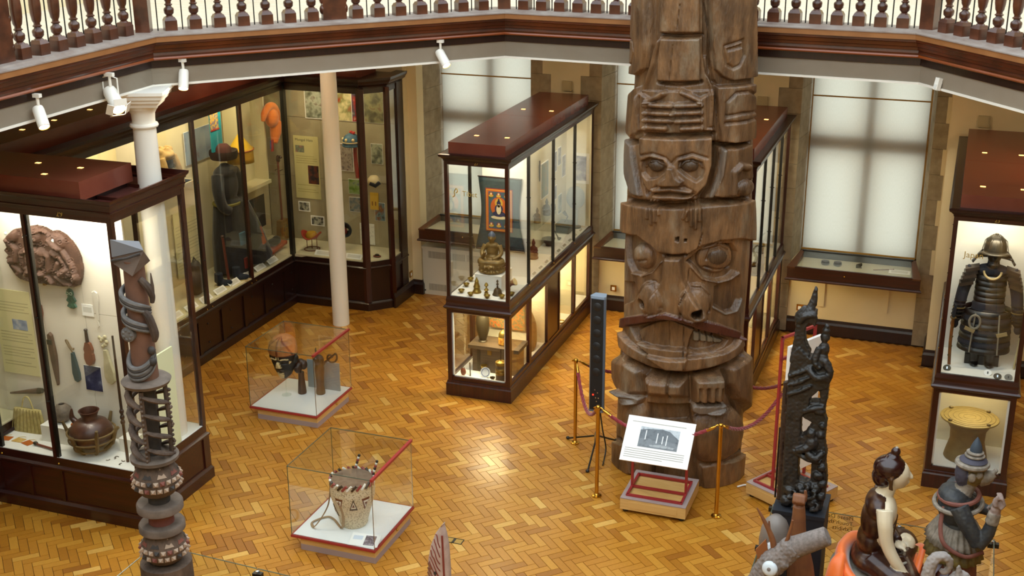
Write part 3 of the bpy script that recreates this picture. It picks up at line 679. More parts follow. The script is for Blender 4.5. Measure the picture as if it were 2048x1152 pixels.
# back section
for x in (-7.645,):
    G().box(x-.03, x+.03, 14.965, 15.02, .12, 3.14).obj('post', MAHO, wc)
G().cbox((-7.61, 14.995, 1.63), (.07, .05, 3.0), (0, 0, PI/8)).obj('post', MAHO, wc)
G().cbox((-7.36, 15.25, 1.63), (.07, .05, 3.0), (0, 0, 3*PI/8)).obj('post', MAHO, wc)
G().box(-7.39, -7.345, 15.55, 15.74, .12, 3.14).obj('post', DARKW, wc)
pane(wc, -8.745, -7.675, 14.985, 14.99, .71, 3.06)
G().cbox((-7.492, 15.128, 1.885), (.34, .005, 2.35), (0, 0, PI/4)).obj('pane', GLASS, wc)
pane(wc, -7.37, -7.365, 15.29, 15.55, .71, 3.06)
G().box(-8.2, -8.14, 14.97, 14.99, .12, .6).obj('stile', DARKW, wc)
for y in (9.1, 10.1, 11.2, 12.0, 12.9, 13.9): area_light('case_lamp', (-8.98, y, 3.16), (0, math.radians(25), 0), .08, .8, 14, (1, .84, .52), wc)
area_light('case_lamp', (-8.3, 15.2, 3.17), (0, 0, 0), 1.2, .1, 14, (1, .84, .52), wc)

# ---------------------------------------------------------------- desk cases under the windows
def desk_case(label, xa, xb):
    t = thing('desk_case', label, 'display case', ((xa+xb)/2, 15.85, 0)); w = (xb-xa)/2; wb = w - .1
    f, b = -.25, .25
    def trap(o, z0, z1): return [(-w-o, f-o), (w+o, f-o), (wb+o, b), (-wb-o, b)]
    G().prism(trap(-.005, 0, 0), .93, 1.075).obj('box', MAHOX, t)
    G().mold([(w, f), (w-.04, f+.2), (wb, b), (-wb, b), (-w+.04, f+.2), (-w, f)], [(-.03, .905), (.012, .905), (.016, .92), (.006, .935), (-.03, .935)]).obj('base_moulding', MAHOX, t)
    # sloping glazed lid: side cheeks, front lip, back bar, pane
    for s in (-1, 1):
        V = [(s*w, f, 1.06), (s*(w-.11), f, 1.06), (s*(wb-.05), b, 1.06), (s*wb, b, 1.06), (s*w, f, 1.08), (s*(w-.11), f, 1.08), (s*(wb-.05), b, 1.165), (s*wb, b, 1.165)]
        F = [(0,1,2,3),(4,7,6,5),(0,4,5,1),(1,5,6,2),(2,6,7,3),(3,7,4,0)]
        G().add(V, F if s > 0 else [tuple(reversed(q)) for q in F]).obj('cheek', mat('desk_cheek', '5a3418', rough=.45, coat=.2), t)
    G().box(-w+.1, w-.1, f, f+.03, 1.06, 1.088).obj('front_lip', MAHOX, t)
    G().box(-wb+.03, wb-.03, b-.035, b+.005, 1.05, 1.175).obj('back_bar', BLACK, t)
    V = [(-w+.1, f+.02, 1.085), (w-.1, f+.02, 1.085), (wb-.06, b-.02, 1.165), (-wb+.06, b-.02, 1.165)]
    V += [(x, y, z+.005) for x, y, z in V]
    G().add(V, [(3,2,1,0),(4,5,6,7),(0,1,5,4),(1,2,6,5),(2,3,7,6),(3,0,4,7)]).obj('pane', GLASS, t)
    G().box(-w+.12, w-.12, f+.03, b-.04, 1.076, 1.08).obj('lining', mat('desk_lining', 'c3bfa8', rough=.9), t)
    knob(t, (-.1, f-.004, 1.02), .012)
    return t
desk_case('low desk case under the window beside the convector heater', -7.11, -5.56)
desk_case('low desk case under the window between the two tall cases', -4.54, -3.0)
desk_case('wide low desk case under the window right of the carved pole', -1.97, -0.33)

# ================================================================ carved pole: relief features (angle in degrees, height in cm)
TOTEM = [
 ('P',0.05,0.02,(17.8,512.3,68.5,511.1,81.5,413.3,60.0,413.1,44.8,412.8,34.4,416.8,27.1,423.7,23.6,441.8)),
 ('P',0.05,0.02,(-79.0,507.3,-45.6,509.7,-40.1,437.9,-42.0,420.0,-55.6,411.7,-79.2,409.3,-79.1,414.0)),
 ('L',-0.016,0.009,(34.4,445.3,53.4,450.0,56.2,436.2,51.2,427.5,44.1,425.1,37.2,429.0,34.2,439.5,34.4,445.3)),
 ('P',-0.012,0.01,(36.0,443.5,52.3,447.3,53.2,442.8,37.1,439.9)),
 ('L',-0.014,0.008,(-79.2,444.5,-64.1,443.5,-58.6,433.4,-64.9,421.8,-79.3,418.9)),
 ('P',0.035,0.03,(-26.1,450.7,13.5,452.9,15.2,432.7,15.2,412.2,-27.5,409.2,-27.4,430.0)),
 ('L',-0.04,0.01,(-28.4,452.8,-11.6,452.3,14.3,454.3)),
 ('L',-0.035,0.01,(-27.5,409.2,-5.3,408.9,16.0,412.2)),
 ('P',0.025,0.03,(-28.7,510.8,11.0,512.3,13.3,456.0,-26.2,453.8)),
 ('P',-0.035,0.02,(-44.0,509.9,-29.9,510.7,-28.2,448.2,-43.1,404.9,-48.7,404.2,-40.3,442.4)),
 ('P',-0.04,0.02,(11.8,512.3,17.8,512.3,24.0,432.8,28.4,414.6,32.4,409.1,25.5,409.1,19.2,419.2,15.0,437.2)),
 ('L',0.025,0.03,(-29.2,445.9,-34.2,424.7,-49.5,389.8,-51.1,353.6)),
 ('L',0.02,0.022,(18.7,432.8,25.6,405.5,32.0,359.2)),
 ('P',0.015,0.012,(-44.9,400.0,27.8,405.5,29.1,365.8,-40.7,359.7)),
 ('L',0.045,0.028,(-34.0,387.4,-10.7,389.1)),
 ('L',0.045,0.028,(-33.4,379.9,-8.5,381.9)),
 ('L',0.045,0.028,(-32.9,373.3,-9.5,375.3)),
 ('L',0.045,0.028,(-32.3,366.3,-14.7,367.7)),
 ('L',0.045,0.028,(15.1,391.6,-5.3,389.6)),
 ('L',0.045,0.028,(15.3,384.7,-7.2,382.5)),
 ('L',0.045,0.028,(15.6,377.3,-5.0,375.2)),
 ('L',0.045,0.028,(15.8,370.3,0.5,368.6)),
 ('L',0.04,0.028,(-33.1,391.2,-25.4,395.5,-18.0,400.0)),
 ('L',0.04,0.028,(14.1,395.3,6.1,399.1,-1.4,402.3)),
 ('P',0.035,0.02,(-48.0,398.6,-33.4,394.5,-30.9,363.2,-42.2,361.4)),
 ('P',0.035,0.02,(14.8,398.5,27.0,404.6,28.1,366.7,15.9,367.6)),
 ('L',-0.012,0.008,(21.3,400.9,22.3,370.9,27.1,370.9)),
 ('P',0.055,0.02,(28.6,409.1,76.5,409.2,78.3,355.0,49.1,354.6,33.9,356.8,31.6,373.2)),
 ('L',-0.016,0.009,(39.0,381.3,38.6,393.8,47.9,402.5,64.2,402.7,76.8,397.6)),
 ('L',-0.016,0.009,(39.0,381.3,54.3,383.2,77.4,382.6)),
 ('L',-0.016,0.009,(38.2,374.9,54.5,375.2,77.6,376.4)),
 ('L',-0.06,0.014,(29.4,354.6,49.2,352.3,78.3,354.1)),
 ('P',0.045,0.02,(-79.2,390.0,-50.5,403.9,-42.2,361.4,-56.7,350.1,-79.1,354.7)),
 ('L',-0.05,0.012,(-79.1,351.8,-56.4,348.2,-41.3,351.9)),
 ('L',-0.03,0.01,(-40.6,358.8,29.1,364.9)),
 ('P',0.07,0.035,(-40.5,357.8,27.8,364.0,28.2,335.7,24.0,316.7,14.8,304.5,-1.7,298.4,-19.6,299.3,-31.8,310.9,-38.0,329.2)),
 ('L',-0.05,0.02,(-44.0,350.0,-40.7,328.7,-32.5,303.4)),
 ('L',-0.06,0.02,(31.3,352.2,30.9,335.7,26.3,314.3,19.0,303.2)),
 ('P',-0.035,0.018,(-35.3,334.6,-25.5,340.1,-13.2,338.9,-8.3,331.4,-11.6,326.2,-17.8,319.6,-26.7,316.7,-33.8,322.7)),
 ('P',-0.035,0.018,(-0.8,339.3,10.5,342.5,19.0,339.5,21.4,331.0,19.5,323.8,14.2,319.3,5.7,324.6,-1.3,330.7)),
 ('E',0.035,2,(-20.9,331.6,8.0,5.8),'dark'),
 ('E',0.035,2,(8.2,334.8,7.6,6.1),'dark'),
 ('L',0.014,0.01,(-31.3,329.0,-26.2,335.2,-19.7,337.6,-12.9,334.2,-10.1,331.2)),
 ('L',0.014,0.01,(0.3,332.8,4.3,338.8,10.1,340.6,16.1,337.5,18.8,333.8)),
 ('L',-0.014,0.008,(-35.6,339.4,-23.1,343.8,-11.0,341.1,-6.3,335.9,-1.8,342.1,10.3,347.2,21.9,343.3)),
 ('P',0.05,0.025,(-9.3,333.7,-3.2,334.3,-0.2,325.1,5.0,320.7,3.5,315.3,-15.6,313.1,-15.8,318.4,-10.2,324.0)),
 ('L',0.028,0.022,(-21.1,307.9,-5.2,312.0,9.6,310.5)),
 ('L',0.028,0.022,(-20.7,301.6,-4.9,304.3,10.6,304.3)),
 ('L',-0.03,0.01,(-21.9,304.8,-5.1,308.2,11.3,307.7)),
 ('L',-0.014,0.01,(-17.4,312.3,-23.9,305.4,-23.6,300.1)),
 ('L',-0.014,0.01,(5.2,315.0,12.9,309.7,13.9,304.0)),
 ('P',0.045,0.02,(-79.1,348.3,-56.0,345.4,-47.6,322.5,-36.9,297.5,-50.0,297.2,-67.6,313.3,-79.1,330.8),'grey'),
 ('P',0.035,0.02,(36.5,349.7,49.2,352.7,75.8,355.4,78.7,296.9,42.8,301.7,31.0,304.7,35.0,321.3)),
 ('L',0.035,0.035,(48.3,308.5,48.8,327.6,55.7,333.2,68.0,330.2,69.2,321.9)),
 ('E',0.045,2,(63.1,311.6,12.6,7.8)),
 ('L',0.02,0.025,(38.9,349.6,35.8,326.1,28.8,304.7),'grey'),
 ('L',-0.06,0.016,(-79.1,287.3,-25.2,292.9,-1.6,295.5,18.3,298.8,40.4,300.9,81.4,299.8)),
 ('P',0.045,0.012,(-79.0,284.0,-25.2,291.5,-1.5,294.0,26.8,297.5,85.1,296.6,96.3,251.9,58.5,261.8,37.1,262.0,21.8,257.3,9.7,247.7,-13.6,244.7,-23.4,252.9,-37.7,258.8,-79.0,252.5)),
 ('L',0.028,0.014,(-27.5,295.0,-26.1,279.9)),
 ('L',0.028,0.014,(-23.4,295.7,-21.8,274.7)),
 ('L',0.028,0.014,(-19.9,296.3,-18.6,277.8)),
 ('L',0.026,0.014,(-16.5,294.9,-15.1,285.3)),
 ('L',0.028,0.014,(7.5,297.8,8.1,282.3)),
 ('L',0.028,0.014,(10.8,298.0,11.6,277.6)),
 ('L',0.028,0.014,(14.6,298.2,15.3,275.3)),
 ('L',0.028,0.014,(17.9,298.3,18.4,282.8)),
 ('L',0.02,0.014,(8.2,292.0,5.2,284.0)),
 ('P',-0.05,0.008,(-1.2,264.6,2.1,265.4,2.3,260.0,-0.7,260.2)),
 ('P',-0.05,0.008,(6.3,263.9,8.7,264.1,8.9,260.6,6.4,260.4)),
 ('P',-0.045,0.016,(-79.1,250.0,-46.8,257.5,-28.7,254.3,-14.4,243.5,-13.3,237.2,-22.4,223.6,-36.1,216.6,-51.0,217.7,-66.1,226.4)),
 ('P',-0.045,0.016,(7.9,240.1,19.9,252.3,37.2,259.0,52.7,257.6,60.7,247.9,62.2,227.4,52.0,221.4,39.1,218.6,25.3,222.1,18.6,230.7,14.3,235.5)),
 ('E',0.06,2,(-38.5,236.7,14.6,13.1)),
 ('E',0.06,2,(37.8,243.0,20.6,16.0)),
 ('E',0.012,2,(37.8,244.5,10.0,7.5),'dark'),
 ('E',0.012,2,(-44.1,238.8,9.1,7.1)),
 ('L',-0.016,0.008,(25.6,234.3,38.4,230.9,57.1,231.9)),
 ('L',-0.016,0.008,(-54.1,227.8,-31.2,234.4)),
 ('L',-0.014,0.008,(27.1,242.4,30.6,252.3,39.7,254.3,50.2,249.9,53.5,240.5)),
 ('L',0.02,0.012,(-48.3,216.9,-33.1,218.4,-22.5,225.1,-14.2,236.5)),
 ('L',0.02,0.012,(13.9,234.0,23.2,223.1,39.1,219.1,52.6,221.3,63.9,225.6)),
 ('P',0.075,0.045,(-10.9,244.2,6.1,246.4,9.4,222.5,19.8,202.6,31.7,181.8,-21.4,178.5,-19.5,202.5,-12.8,219.4)),
 ('L',-0.02,0.012,(-12.7,245.9,-2.6,244.9,7.7,247.6)),
 ('E',0.075,2,(-22.9,196.5,14.2,19.1)),
 ('E',0.085,2,(18.6,199.4,14.5,19.5)),
 ('L',-0.016,0.009,(-35.2,198.6,-27.4,212.1,-19.8,214.9,-13.4,206.4,-9.9,193.0)),
 ('L',-0.018,0.009,(6.8,186.1,7.4,206.9,13.8,215.1,22.2,215.0,29.6,206.7,31.8,189.6)),
 ('E',-0.12,6,(-29.7,191.1,4.9,5.7),'dark'),
 ('E',-0.12,6,(18.9,191.7,4.8,5.7),'dark'),
 ('P',-0.035,0.03,(35.5,215.2,66.9,226.6,72.6,196.9,63.6,185.8,50.7,185.4,35.7,194.6)),
 ('P',-0.03,0.02,(-73.9,202.9,-45.0,208.9,-39.0,197.5,-47.8,187.0,-72.4,176.5)),
 ('L',0.014,0.012,(35.8,193.1,49.0,185.1,65.2,186.0,72.6,196.9),'grey'),
 ('P',-0.06,0.014,(-54.9,160.6,-26.5,171.9,-5.0,180.3,14.5,175.3,37.2,166.9,56.4,157.2,50.9,151.3,37.8,147.1,19.8,145.3,9.0,148.7,-22.6,146.5,-40.4,148.1)),
 ('P',0.06,0.016,(-67.2,151.1,-47.8,145.7,-24.8,140.1,-1.4,140.6,24.1,144.4,48.1,147.6,60.4,152.3,71.8,161.3,73.8,149.2,60.3,140.8,38.0,133.5,11.8,127.1,-14.1,126.4,-38.5,130.0,-58.0,135.2)),
 ('P',0.05,0.03,(-43.9,158.8,-21.3,172.7,-5.0,179.2,21.1,170.3,17.2,160.7,14.6,147.6,12.5,130.3,-3.0,128.2,-21.0,137.9,-35.5,145.4)),
 ('P',0.035,0.01,(18.2,167.1,54.5,156.0,49.2,153.1,18.6,156.6),'tooth'),
 ('L',-0.03,0.005,(25.6,167.3,25.6,154.7)),
 ('L',-0.03,0.005,(33.4,167.1,33.4,154.6)),
 ('L',-0.03,0.005,(41.2,166.6,41.2,154.0)),
 ('P',0.035,0.006,(-79.1,159.7,-26.7,180.3,-5.3,188.6,14.1,184.7,41.7,176.0,71.5,163.5,70.0,156.0,37.2,166.9,14.5,173.7,-5.0,177.7,-26.5,169.8,-73.4,151.2),'lip'),
 ('L',-0.07,0.02,(-63.7,129.3,-38.2,127.4,-13.9,123.3,11.9,124.0,38.0,129.9,78.1,136.4)),
 ('P',0.075,0.11,(-79.0,121.4,-45.6,129.2,-23.6,123.9,-21.1,96.0,-37.0,84.1,-54.1,84.1,-71.0,94.1)),
 ('P',0.1,0.13,(-28.6,119.7,16.9,124.3,17.7,97.9,-21.9,92.5)),
 ('P',0.115,0.08,(16.0,125.9,47.1,126.3,48.3,112.5,47.9,93.7,19.1,93.6,17.3,111.2)),
 ('L',-0.03,0.009,(23.9,113.1,24.5,94.9)),
 ('L',-0.03,0.009,(30.0,113.0,30.6,94.8)),
 ('L',-0.03,0.009,(36.4,112.7,36.9,94.5)),
 ('L',-0.03,0.009,(42.1,112.2,42.7,93.9)),
 ('L',-0.02,0.012,(16.1,124.3,18.2,94.7)),
 ('L',-0.02,0.01,(-22.3,120.0,-25.6,108.3,-23.9,92.4)),
 ('P',0.09,0.012,(17.8,94.7,47.8,94.3,47.0,88.4,39.2,84.5,23.6,84.6,18.0,88.2),'grey'),
 ('P',0.085,0.012,(-50.2,94.0,-37.5,93.3,-23.4,92.1,-25.7,85.3,-36.9,81.9,-48.6,84.6),'grey'),
 ('P',0.07,0.09,(49.2,140.6,96.2,137.3,96.1,66.0,62.5,92.4,49.4,112.3)),
 ('L',-0.03,0.014,(48.8,125.5,49.9,109.5,61.2,90.5,69.8,75.1)),
 ('P',-0.06,0.03,(-22.7,86.8,17.9,92.5,21.1,71.0,-20.8,64.2)),
 ('E',0.1,2,(45.1,57.6,32.7,31.8)),
 ('E',0.08,2,(-35.7,57.8,16.9,31.7)),
 ('P',-0.06,0.03,(-17.0,64.3,22.7,71.0,29.6,1.1,-14.2,0.1)),
 ('P',0.04,0.02,(27.6,29.0,96.1,23.3,96.0,-17.0,31.1,-0.7)),
 ('L',-0.035,0.012,(96.2,26.0,60.6,35.5,46.4,28.4,29.9,26.7)),
 ('P',0.04,0.02,(-79.0,21.7,-42.5,32.3,-32.9,1.8,-72.0,-16.5)),
 ('L',-0.03,0.012,(-69.3,28.4,-42.6,34.6,-33.1,16.2)),
 ('L',-0.022,0.004,(19.1,298.4,21.0,268.1,17.8,253.2)),
 ('L',-0.02,0.004,(11.5,232.8,10.5,214.9,5.2,198.9)),
 ('L',-0.02,0.004,(-5.4,176.5,-4.3,147.9)),
 ('L',-0.025,0.004,(8.7,170.6,10.4,131.7)),
 ('L',-0.02,0.004,(-6.9,481.1,-8.7,458.7)),
 ('L',-0.03,0.006,(-1.5,123.2,-0.9,97.2)),
 ('L',-0.015,0.004,(-17.2,116.1,-16.8,97.3)),
 ('L',-0.02,0.005,(13.3,486.2,21.0,459.7,22.8,419.2)),
 ('L',-0.018,0.004,(-11.4,445.0,-13.4,412.9))]
def sstep(x): x = np.clip(x, 0, 1); return x*x*(3 - 2*x)
def seg_dist(S, Z, pts, closed):
    d = np.full(S.shape, 1e9); n = len(pts)
    for i in range(n if closed else n-1):
        ax, ay = pts[i]; bx, by = pts[(i+1) % n]; dx, dy = bx-ax, by-ay
        t = np.clip(((S-ax)*dx + (Z-ay)*dy)/max(dx*dx+dy*dy, 1e-12), 0, 1)
        d = np.minimum(d, np.hypot(S-ax-t*dx, Z-ay-t*dy))
    return d
def inside(S, Z, pts):
    r = np.zeros(S.shape, bool); n = len(pts)
    for i in range(n):
        ax, ay = pts[i]; bx, by = pts[(i+1) % n]
        if ay == by: continue
        r ^= ((Z > ay) != (Z > by)) & (S < (bx-ax)*(Z-ay)/(by-ay) + ax)
    return r
def relief(S, Z, feats, ks=1.0, kz=1.0):
    """height field and paint masks from a list of carved features"""
    H = np.zeros(S.shape); tags = {}
    s0, z0 = S[0, :], Z[:, 0]
    for f in feats:
        k, h, e, c = f[:4]; tg = f[4] if len(f) > 4 else None
        pts = [(c[i]*ks, c[i+1]*kz) for i in range(0, len(c), 2)]
        if k == 'E': xs = (pts[0][0]-pts[1][0], pts[0][0]+pts[1][0]); zz = (pts[0][1]-pts[1][1], pts[0][1]+pts[1][1]); pad = 0.01
        else: xs = (min(p[0] for p in pts), max(p[0] for p in pts)); zz = (min(p[1] for p in pts), max(p[1] for p in pts)); pad = e*1.6 if k == 'L' else 0.0
        j0, j1 = np.searchsorted(s0, [xs[0]-pad, xs[1]+pad]); i0, i1 = np.searchsorted(z0, [zz[0]-pad, zz[1]+pad])
        if j1 <= j0 or i1 <= i0: continue
        sl = (slice(i0, i1), slice(j0, j1)); s, z = S[sl], Z[sl]
        if k == 'P': m = sstep(np.where(inside(s, z, pts), seg_dist(s, z, pts, True), 0)/e); msk = m > 0.3
        elif k == 'L':
            d = seg_dist(s, z, pts, False)
            m = np.sqrt(np.clip(1 - (d/e)**2, 0, 1)) if h > 0 else np.exp(-(d/(e*0.75))**2); msk = m > 0.5
        else:
            q = np.hypot((s-pts[0][0])/pts[1][0], (z-pts[0][1])/pts[1][1])
            m = np.sqrt(np.clip(1 - q*q, 0, 1)) if e <= 2 else sstep((1-q)*e/2); msk = m > 0.3
        if k != 'P' and h > 0: H[sl] = np.maximum(H[sl], H[sl]*(1-m) + (H[sl] + h)*m)
        else: H[sl] += h*m
        if tg:
            if tg not in tags: tags[tg] = np.zeros(S.shape)
            tags[tg][sl] = np.maximum(tags[tg][sl], msk)
    return H, tags
def wobble(S, Z, seed, fs, fz, amp, n=7):
    r = np.random.default_rng(seed); o = np.zeros(S.shape)
    for i in range(n):
        o += np.sin(S*fs*r.uniform(.5, 2) + Z*fz*r.uniform(-2, 2) + r.uniform(0, 6.28))*r.uniform(.4, 1)
    return o*amp/n
def paint_mat(name, base1, base2, paints, rough=0.6, streak=(9, 9, 0.9), bump=0.25, coat=0.0, scale=3.0, bscale=14, wear=None):
    m, nt, b, N, L = newmat(name); MATS[name] = m
    tc = N.new('ShaderNodeTexCoord'); mp = N.new('ShaderNodeMapping'); mp.inputs['Scale'].default_value = streak
    n1 = N.new('ShaderNodeTexNoise'); n1.inputs['Scale'].default_value = scale; n1.inputs['Detail'].default_value = 8; n1.inputs['Roughness'].default_value = 0.65
    cr = N.new('ShaderNodeValToRGB'); cr.color_ramp.elements[0].position = 0.3; cr.color_ramp.elements[1].position = 0.72
    cr.color_ramp.elements[0].color = lin(base1); cr.color_ramp.elements[1].color = lin(base2)
    L.new(tc.outputs['Object'], mp.inputs['Vector']); L.new(mp.outputs['Vector'], n1.inputs['Vector']); L.new(n1.outputs['Fac'], cr.inputs['Fac'])
    # large worn patches
    n2 = N.new('ShaderNodeTexNoise'); n2.inputs['Scale'].default_value = 2.2; n2.inputs['Detail'].default_value = 6; L.new(tc.outputs['Object'], n2.inputs['Vector'])
    c2 = N.new('ShaderNodeValToRGB'); c2.color_ramp.elements[0].position = 0.35; c2.color_ramp.elements[1].position = 0.65
    c2.color_ramp.elements[0].color = (0.42, 0.40, 0.40, 1); c2.color_ramp.elements[1].color = (1.2, 1.15, 1.1, 1)
    L.new(n2.outputs['Fac'], c2.inputs['Fac'])
    mx = N.new('ShaderNodeMixRGB'); mx.blend_type = 'MULTIPLY'; mx.inputs['Fac'].default_value = 0.75
    L.new(cr.outputs['Color'], mx.inputs['Color1']); L.new(c2.outputs['Color'], mx.inputs['Color2']); cur = mx.outputs['Color']
    if wear:                                              # bleached, rubbed patches of bare timber
        n3 = N.new('ShaderNodeTexNoise'); n3.inputs['Scale'].default_value = 1.3; n3.inputs['Detail'].default_value = 9; n3.inputs['Roughness'].default_value = 0.7
        m3 = N.new('ShaderNodeMapping'); m3.inputs['Scale'].default_value = (3, 3, 1.2); L.new(tc.outputs['Object'], m3.inputs['Vector']); L.new(m3.outputs['Vector'], n3.inputs['Vector'])
        c3 = N.new('ShaderNodeValToRGB'); c3.color_ramp.elements[0].position = 0.53; c3.color_ramp.elements[1].position = 0.68; c3.color_ramp.elements[1].color = (.7, .7, .7, 1)
        x3 = N.new('ShaderNodeMixRGB'); x3.inputs['Color2'].default_value = lin(wear)
        L.new(n3.outputs['Fac'], c3.inputs['Fac']); L.new(c3.outputs['Color'], x3.inputs['Fac']); L.new(cur, x3.inputs['Color1']); cur = x3.outputs['Color']
    for at, col, fac in paints:
        a = N.new('ShaderNodeAttribute'); a.attribute_name = at; k = N.new('ShaderNodeMath'); k.operation = 'MULTIPLY'; k.inputs[1].default_value = fac
        x = N.new('ShaderNodeMixRGB'); x.inputs['Color2'].default_value = lin(col)
        L.new(a.outputs['Fac'], k.inputs[0]); L.new(k.outputs[0], x.inputs['Fac']); L.new(cur, x.inputs['Color1']); cur = x.outputs['Color']
    L.new(cur, b.inputs['Base Color']); b.inputs['Roughness'].default_value = rough; b.inputs['Coat Weight'].default_value = coat
    bn = N.new('ShaderNodeTexNoise'); bn.inputs['Scale'].default_value = bscale; bn.inputs['Detail'].default_value = 5; L.new(mp.outputs['Vector'], bn.inputs['Vector'])
    bp = N.new('ShaderNodeBump'); bp.inputs['Strength'].default_value = bump; bp.inputs['Distance'].default_value = 0.02
    L.new(bn.outputs['Fac'], bp.inputs['Height']); L.new(bp.outputs['Normal'], b.inputs['Normal'])
    return m
def grid_mesh(name, P, mats, wrap=False, tags=None, caps=True):
    R, C = P.shape[:2]; idx = np.arange(R*C).reshape(R, C)
    a = idx[:-1, :] if wrap else idx[:-1, :-1]; nx = np.roll(idx, -1, 1) if wrap else idx[:, 1:]
    b = nx[:-1] ; d = idx[1:, :] if wrap else idx[1:, :-1]; c = nx[1:]
    F = np.stack([a, b, c, d], -1).reshape(-1, 4).tolist()
    if caps and wrap: F += [tuple(idx[0, ::-1].tolist()), tuple(idx[-1].tolist())]
    me = bpy.data.meshes.new(name); me.from_pydata(P.reshape(-1, 3).tolist(), [], F)
    for m in (mats if isinstance(mats, list) else [mats]): me.materials.append(m)
    me.polygons.foreach_set('use_smooth', [True]*len(me.polygons))
    for t, v in (tags or {}).items():
        at = me.attributes.new(t, 'FLOAT', 'POINT'); at.data.foreach_set('value', v.reshape(-1).astype(np.float32))
    me.update(); return me
def make_totem():
    th = np.radians(np.linspace(-118, 118, 330)); z = np.concatenate([np.linspace(0, 5.15, 660), np.linspace(5.17, 6.4, 40)])
    TH, Z = np.meshgrid(th, z); K = 0.6; S = TH*K
    hw = np.interp(Z, [0, .4, 1.1, 1.6, 2.35, 2.85, 3.5, 4.1, 4.8, 9], [.70, .705, .69, .655, .668, .66, .634, .605, .60, .58])
    deep = [(f[0], f[1]*(1.55 if f[1] < 0 else 1.3), f[2]*(.8 if f[0] == 'P' else (1.9 if f[1] < 0 and f[0] == 'L' and f[2] > .0045 else 1))) + tuple(f[3:]) for f in TOTEM]
    H, tags = relief(S, Z, deep, ks=math.radians(1)*K, kz=0.01)
    H += wobble(S, Z, 1, 5, 2, .012) + wobble(S, Z, 2, 40, 2.5, .005) + wobble(S, Z, 4, 16, 9, .006)
    # undercut of the side edges (the pole is hollowed behind)
    a = hw - 0.045 + H; b = hw*0.72 - 0.045 + H
    P = np.stack([a*np.sin(TH), -b*np.cos(TH), Z], -1)
    me = grid_mesh('pole_body', P, paint_mat('weathered_cedar', '4e3622', '906c48', (('grey', '6e675f', .6), ('dark', '2a2018', .7), ('lip', '4a1c12', .9), ('tooth', '857c6a', .8)), rough=.42, bump=.5, coat=.15, wear='857660', streak=(4, 4, 1.0)), wrap=True, tags=tags)
    return me
t = thing('totem_pole', 'towering carved wooden pole with large-eyed faces and clasped hands', 'totem pole', (-2.49, 11.85, 0))
link(make_totem(), 'pole_body', t)

# ================================================================ rope barrier
ROPE = mat('red_rope', '7a1420', rough=.8, col2='8e1c28', scale=40, sheen=.4)
POSTS = [(-1.887, 10.901), (-3.099, 10.908), (-3.657, 11.974), (-1.43, 12.12), (-2.5, 12.85)]
sl = ['brass barrier post right of the tilted sign panel', 'brass barrier post left of the tilted sign, before the loudspeaker', 'brass barrier post furthest left, behind the loudspeaker stand', 'brass barrier post behind the black carved finial', 'brass barrier post behind the carved pole']
for (x, y), lb in zip(POSTS, sl):
    s = thing('barrier_post', lb, 'barrier post', (x, y, 0), group='brass barrier posts round the carved pole')
    G().lathe([(.05, 0), (.052, .006), (.05, .012), (.03, .018), (.024, .03), (.02, .034)], n=20).obj('base', BRASS, s)
    G().lathe([(.0195, .03), (.0195, .965)], n=16).obj('shaft', BRASS, s)
    G().lathe([(.021, .955), (.025, .96), (.025, .985), (.018, .995), (.01, 1.0)], n=16).obj('cap', BRASS, s)
    G().tube([(-.045, 0, .965), (-.03, 0, .975), (.03, 0, .975), (.045, 0, .965)], .008, 6).obj('hook_bar', BRASS, s)
def rope(p, q, sag, lb):
    a, b = Vector((p[0], p[1], .96)), Vector((q[0], q[1], .96)); d = (b-a); d.normalize(); a = a + d*.045; b = b - d*.045
    t = thing('barrier_rope', lb, 'rope', tuple(a), group='red barrier ropes'); N = 40; pts = []
    for i in range(N+1):
        f = i/N; v = a + (b-a)*f - Vector((0, 0, sag*(1-(2*f-1)**2))); pts.append(tuple(v - a))
    g = G()
    for k in range(3):                                     # three twisted strands
        pp = []; ln = (b-a).length; M = 130
        for i in range(M+1):
            f = .06 + .88*i/M; v = (b-a)*f - Vector((0, 0, sag*(1-(2*f-1)**2))); an = f*ln*40 + k*2*PI/3
            pp.append(tuple(v + Vector((-d.y, d.x, 0))*.009*math.cos(an) + Vector((0, 0, .009*math.sin(an)))))
        g.tube(pp, .0115, 6)
    g.obj('rope', ROPE, t)
    for lo, hi in ((0, .07), (.93, 1)):
        i0, i1 = int(lo*N), int(math.ceil(hi*N)); seg = pts[i0:i1+1]
        G().tube(seg, [.008] + [.017]*(len(seg)-2) + [.019] if lo == 0 else [.019] + [.017]*(len(seg)-2) + [.008], 10).obj('end_cap', BRASS, t)
rope(POSTS[1], POSTS[0], .20, 'red rope sagging behind the tilted sign panel')
rope(POSTS[2], POSTS[1], .28, 'red rope hanging past the loudspeaker between left posts')
rope(POSTS[0], POSTS[3], .20, 'red rope running right towards the black carved finial')
rope(POSTS[2], POSTS[4], .22, 'red rope passing behind the loudspeaker and the carved pole')
rope(POSTS[4], POSTS[3], .22, 'red rope behind the carved pole on its right side')

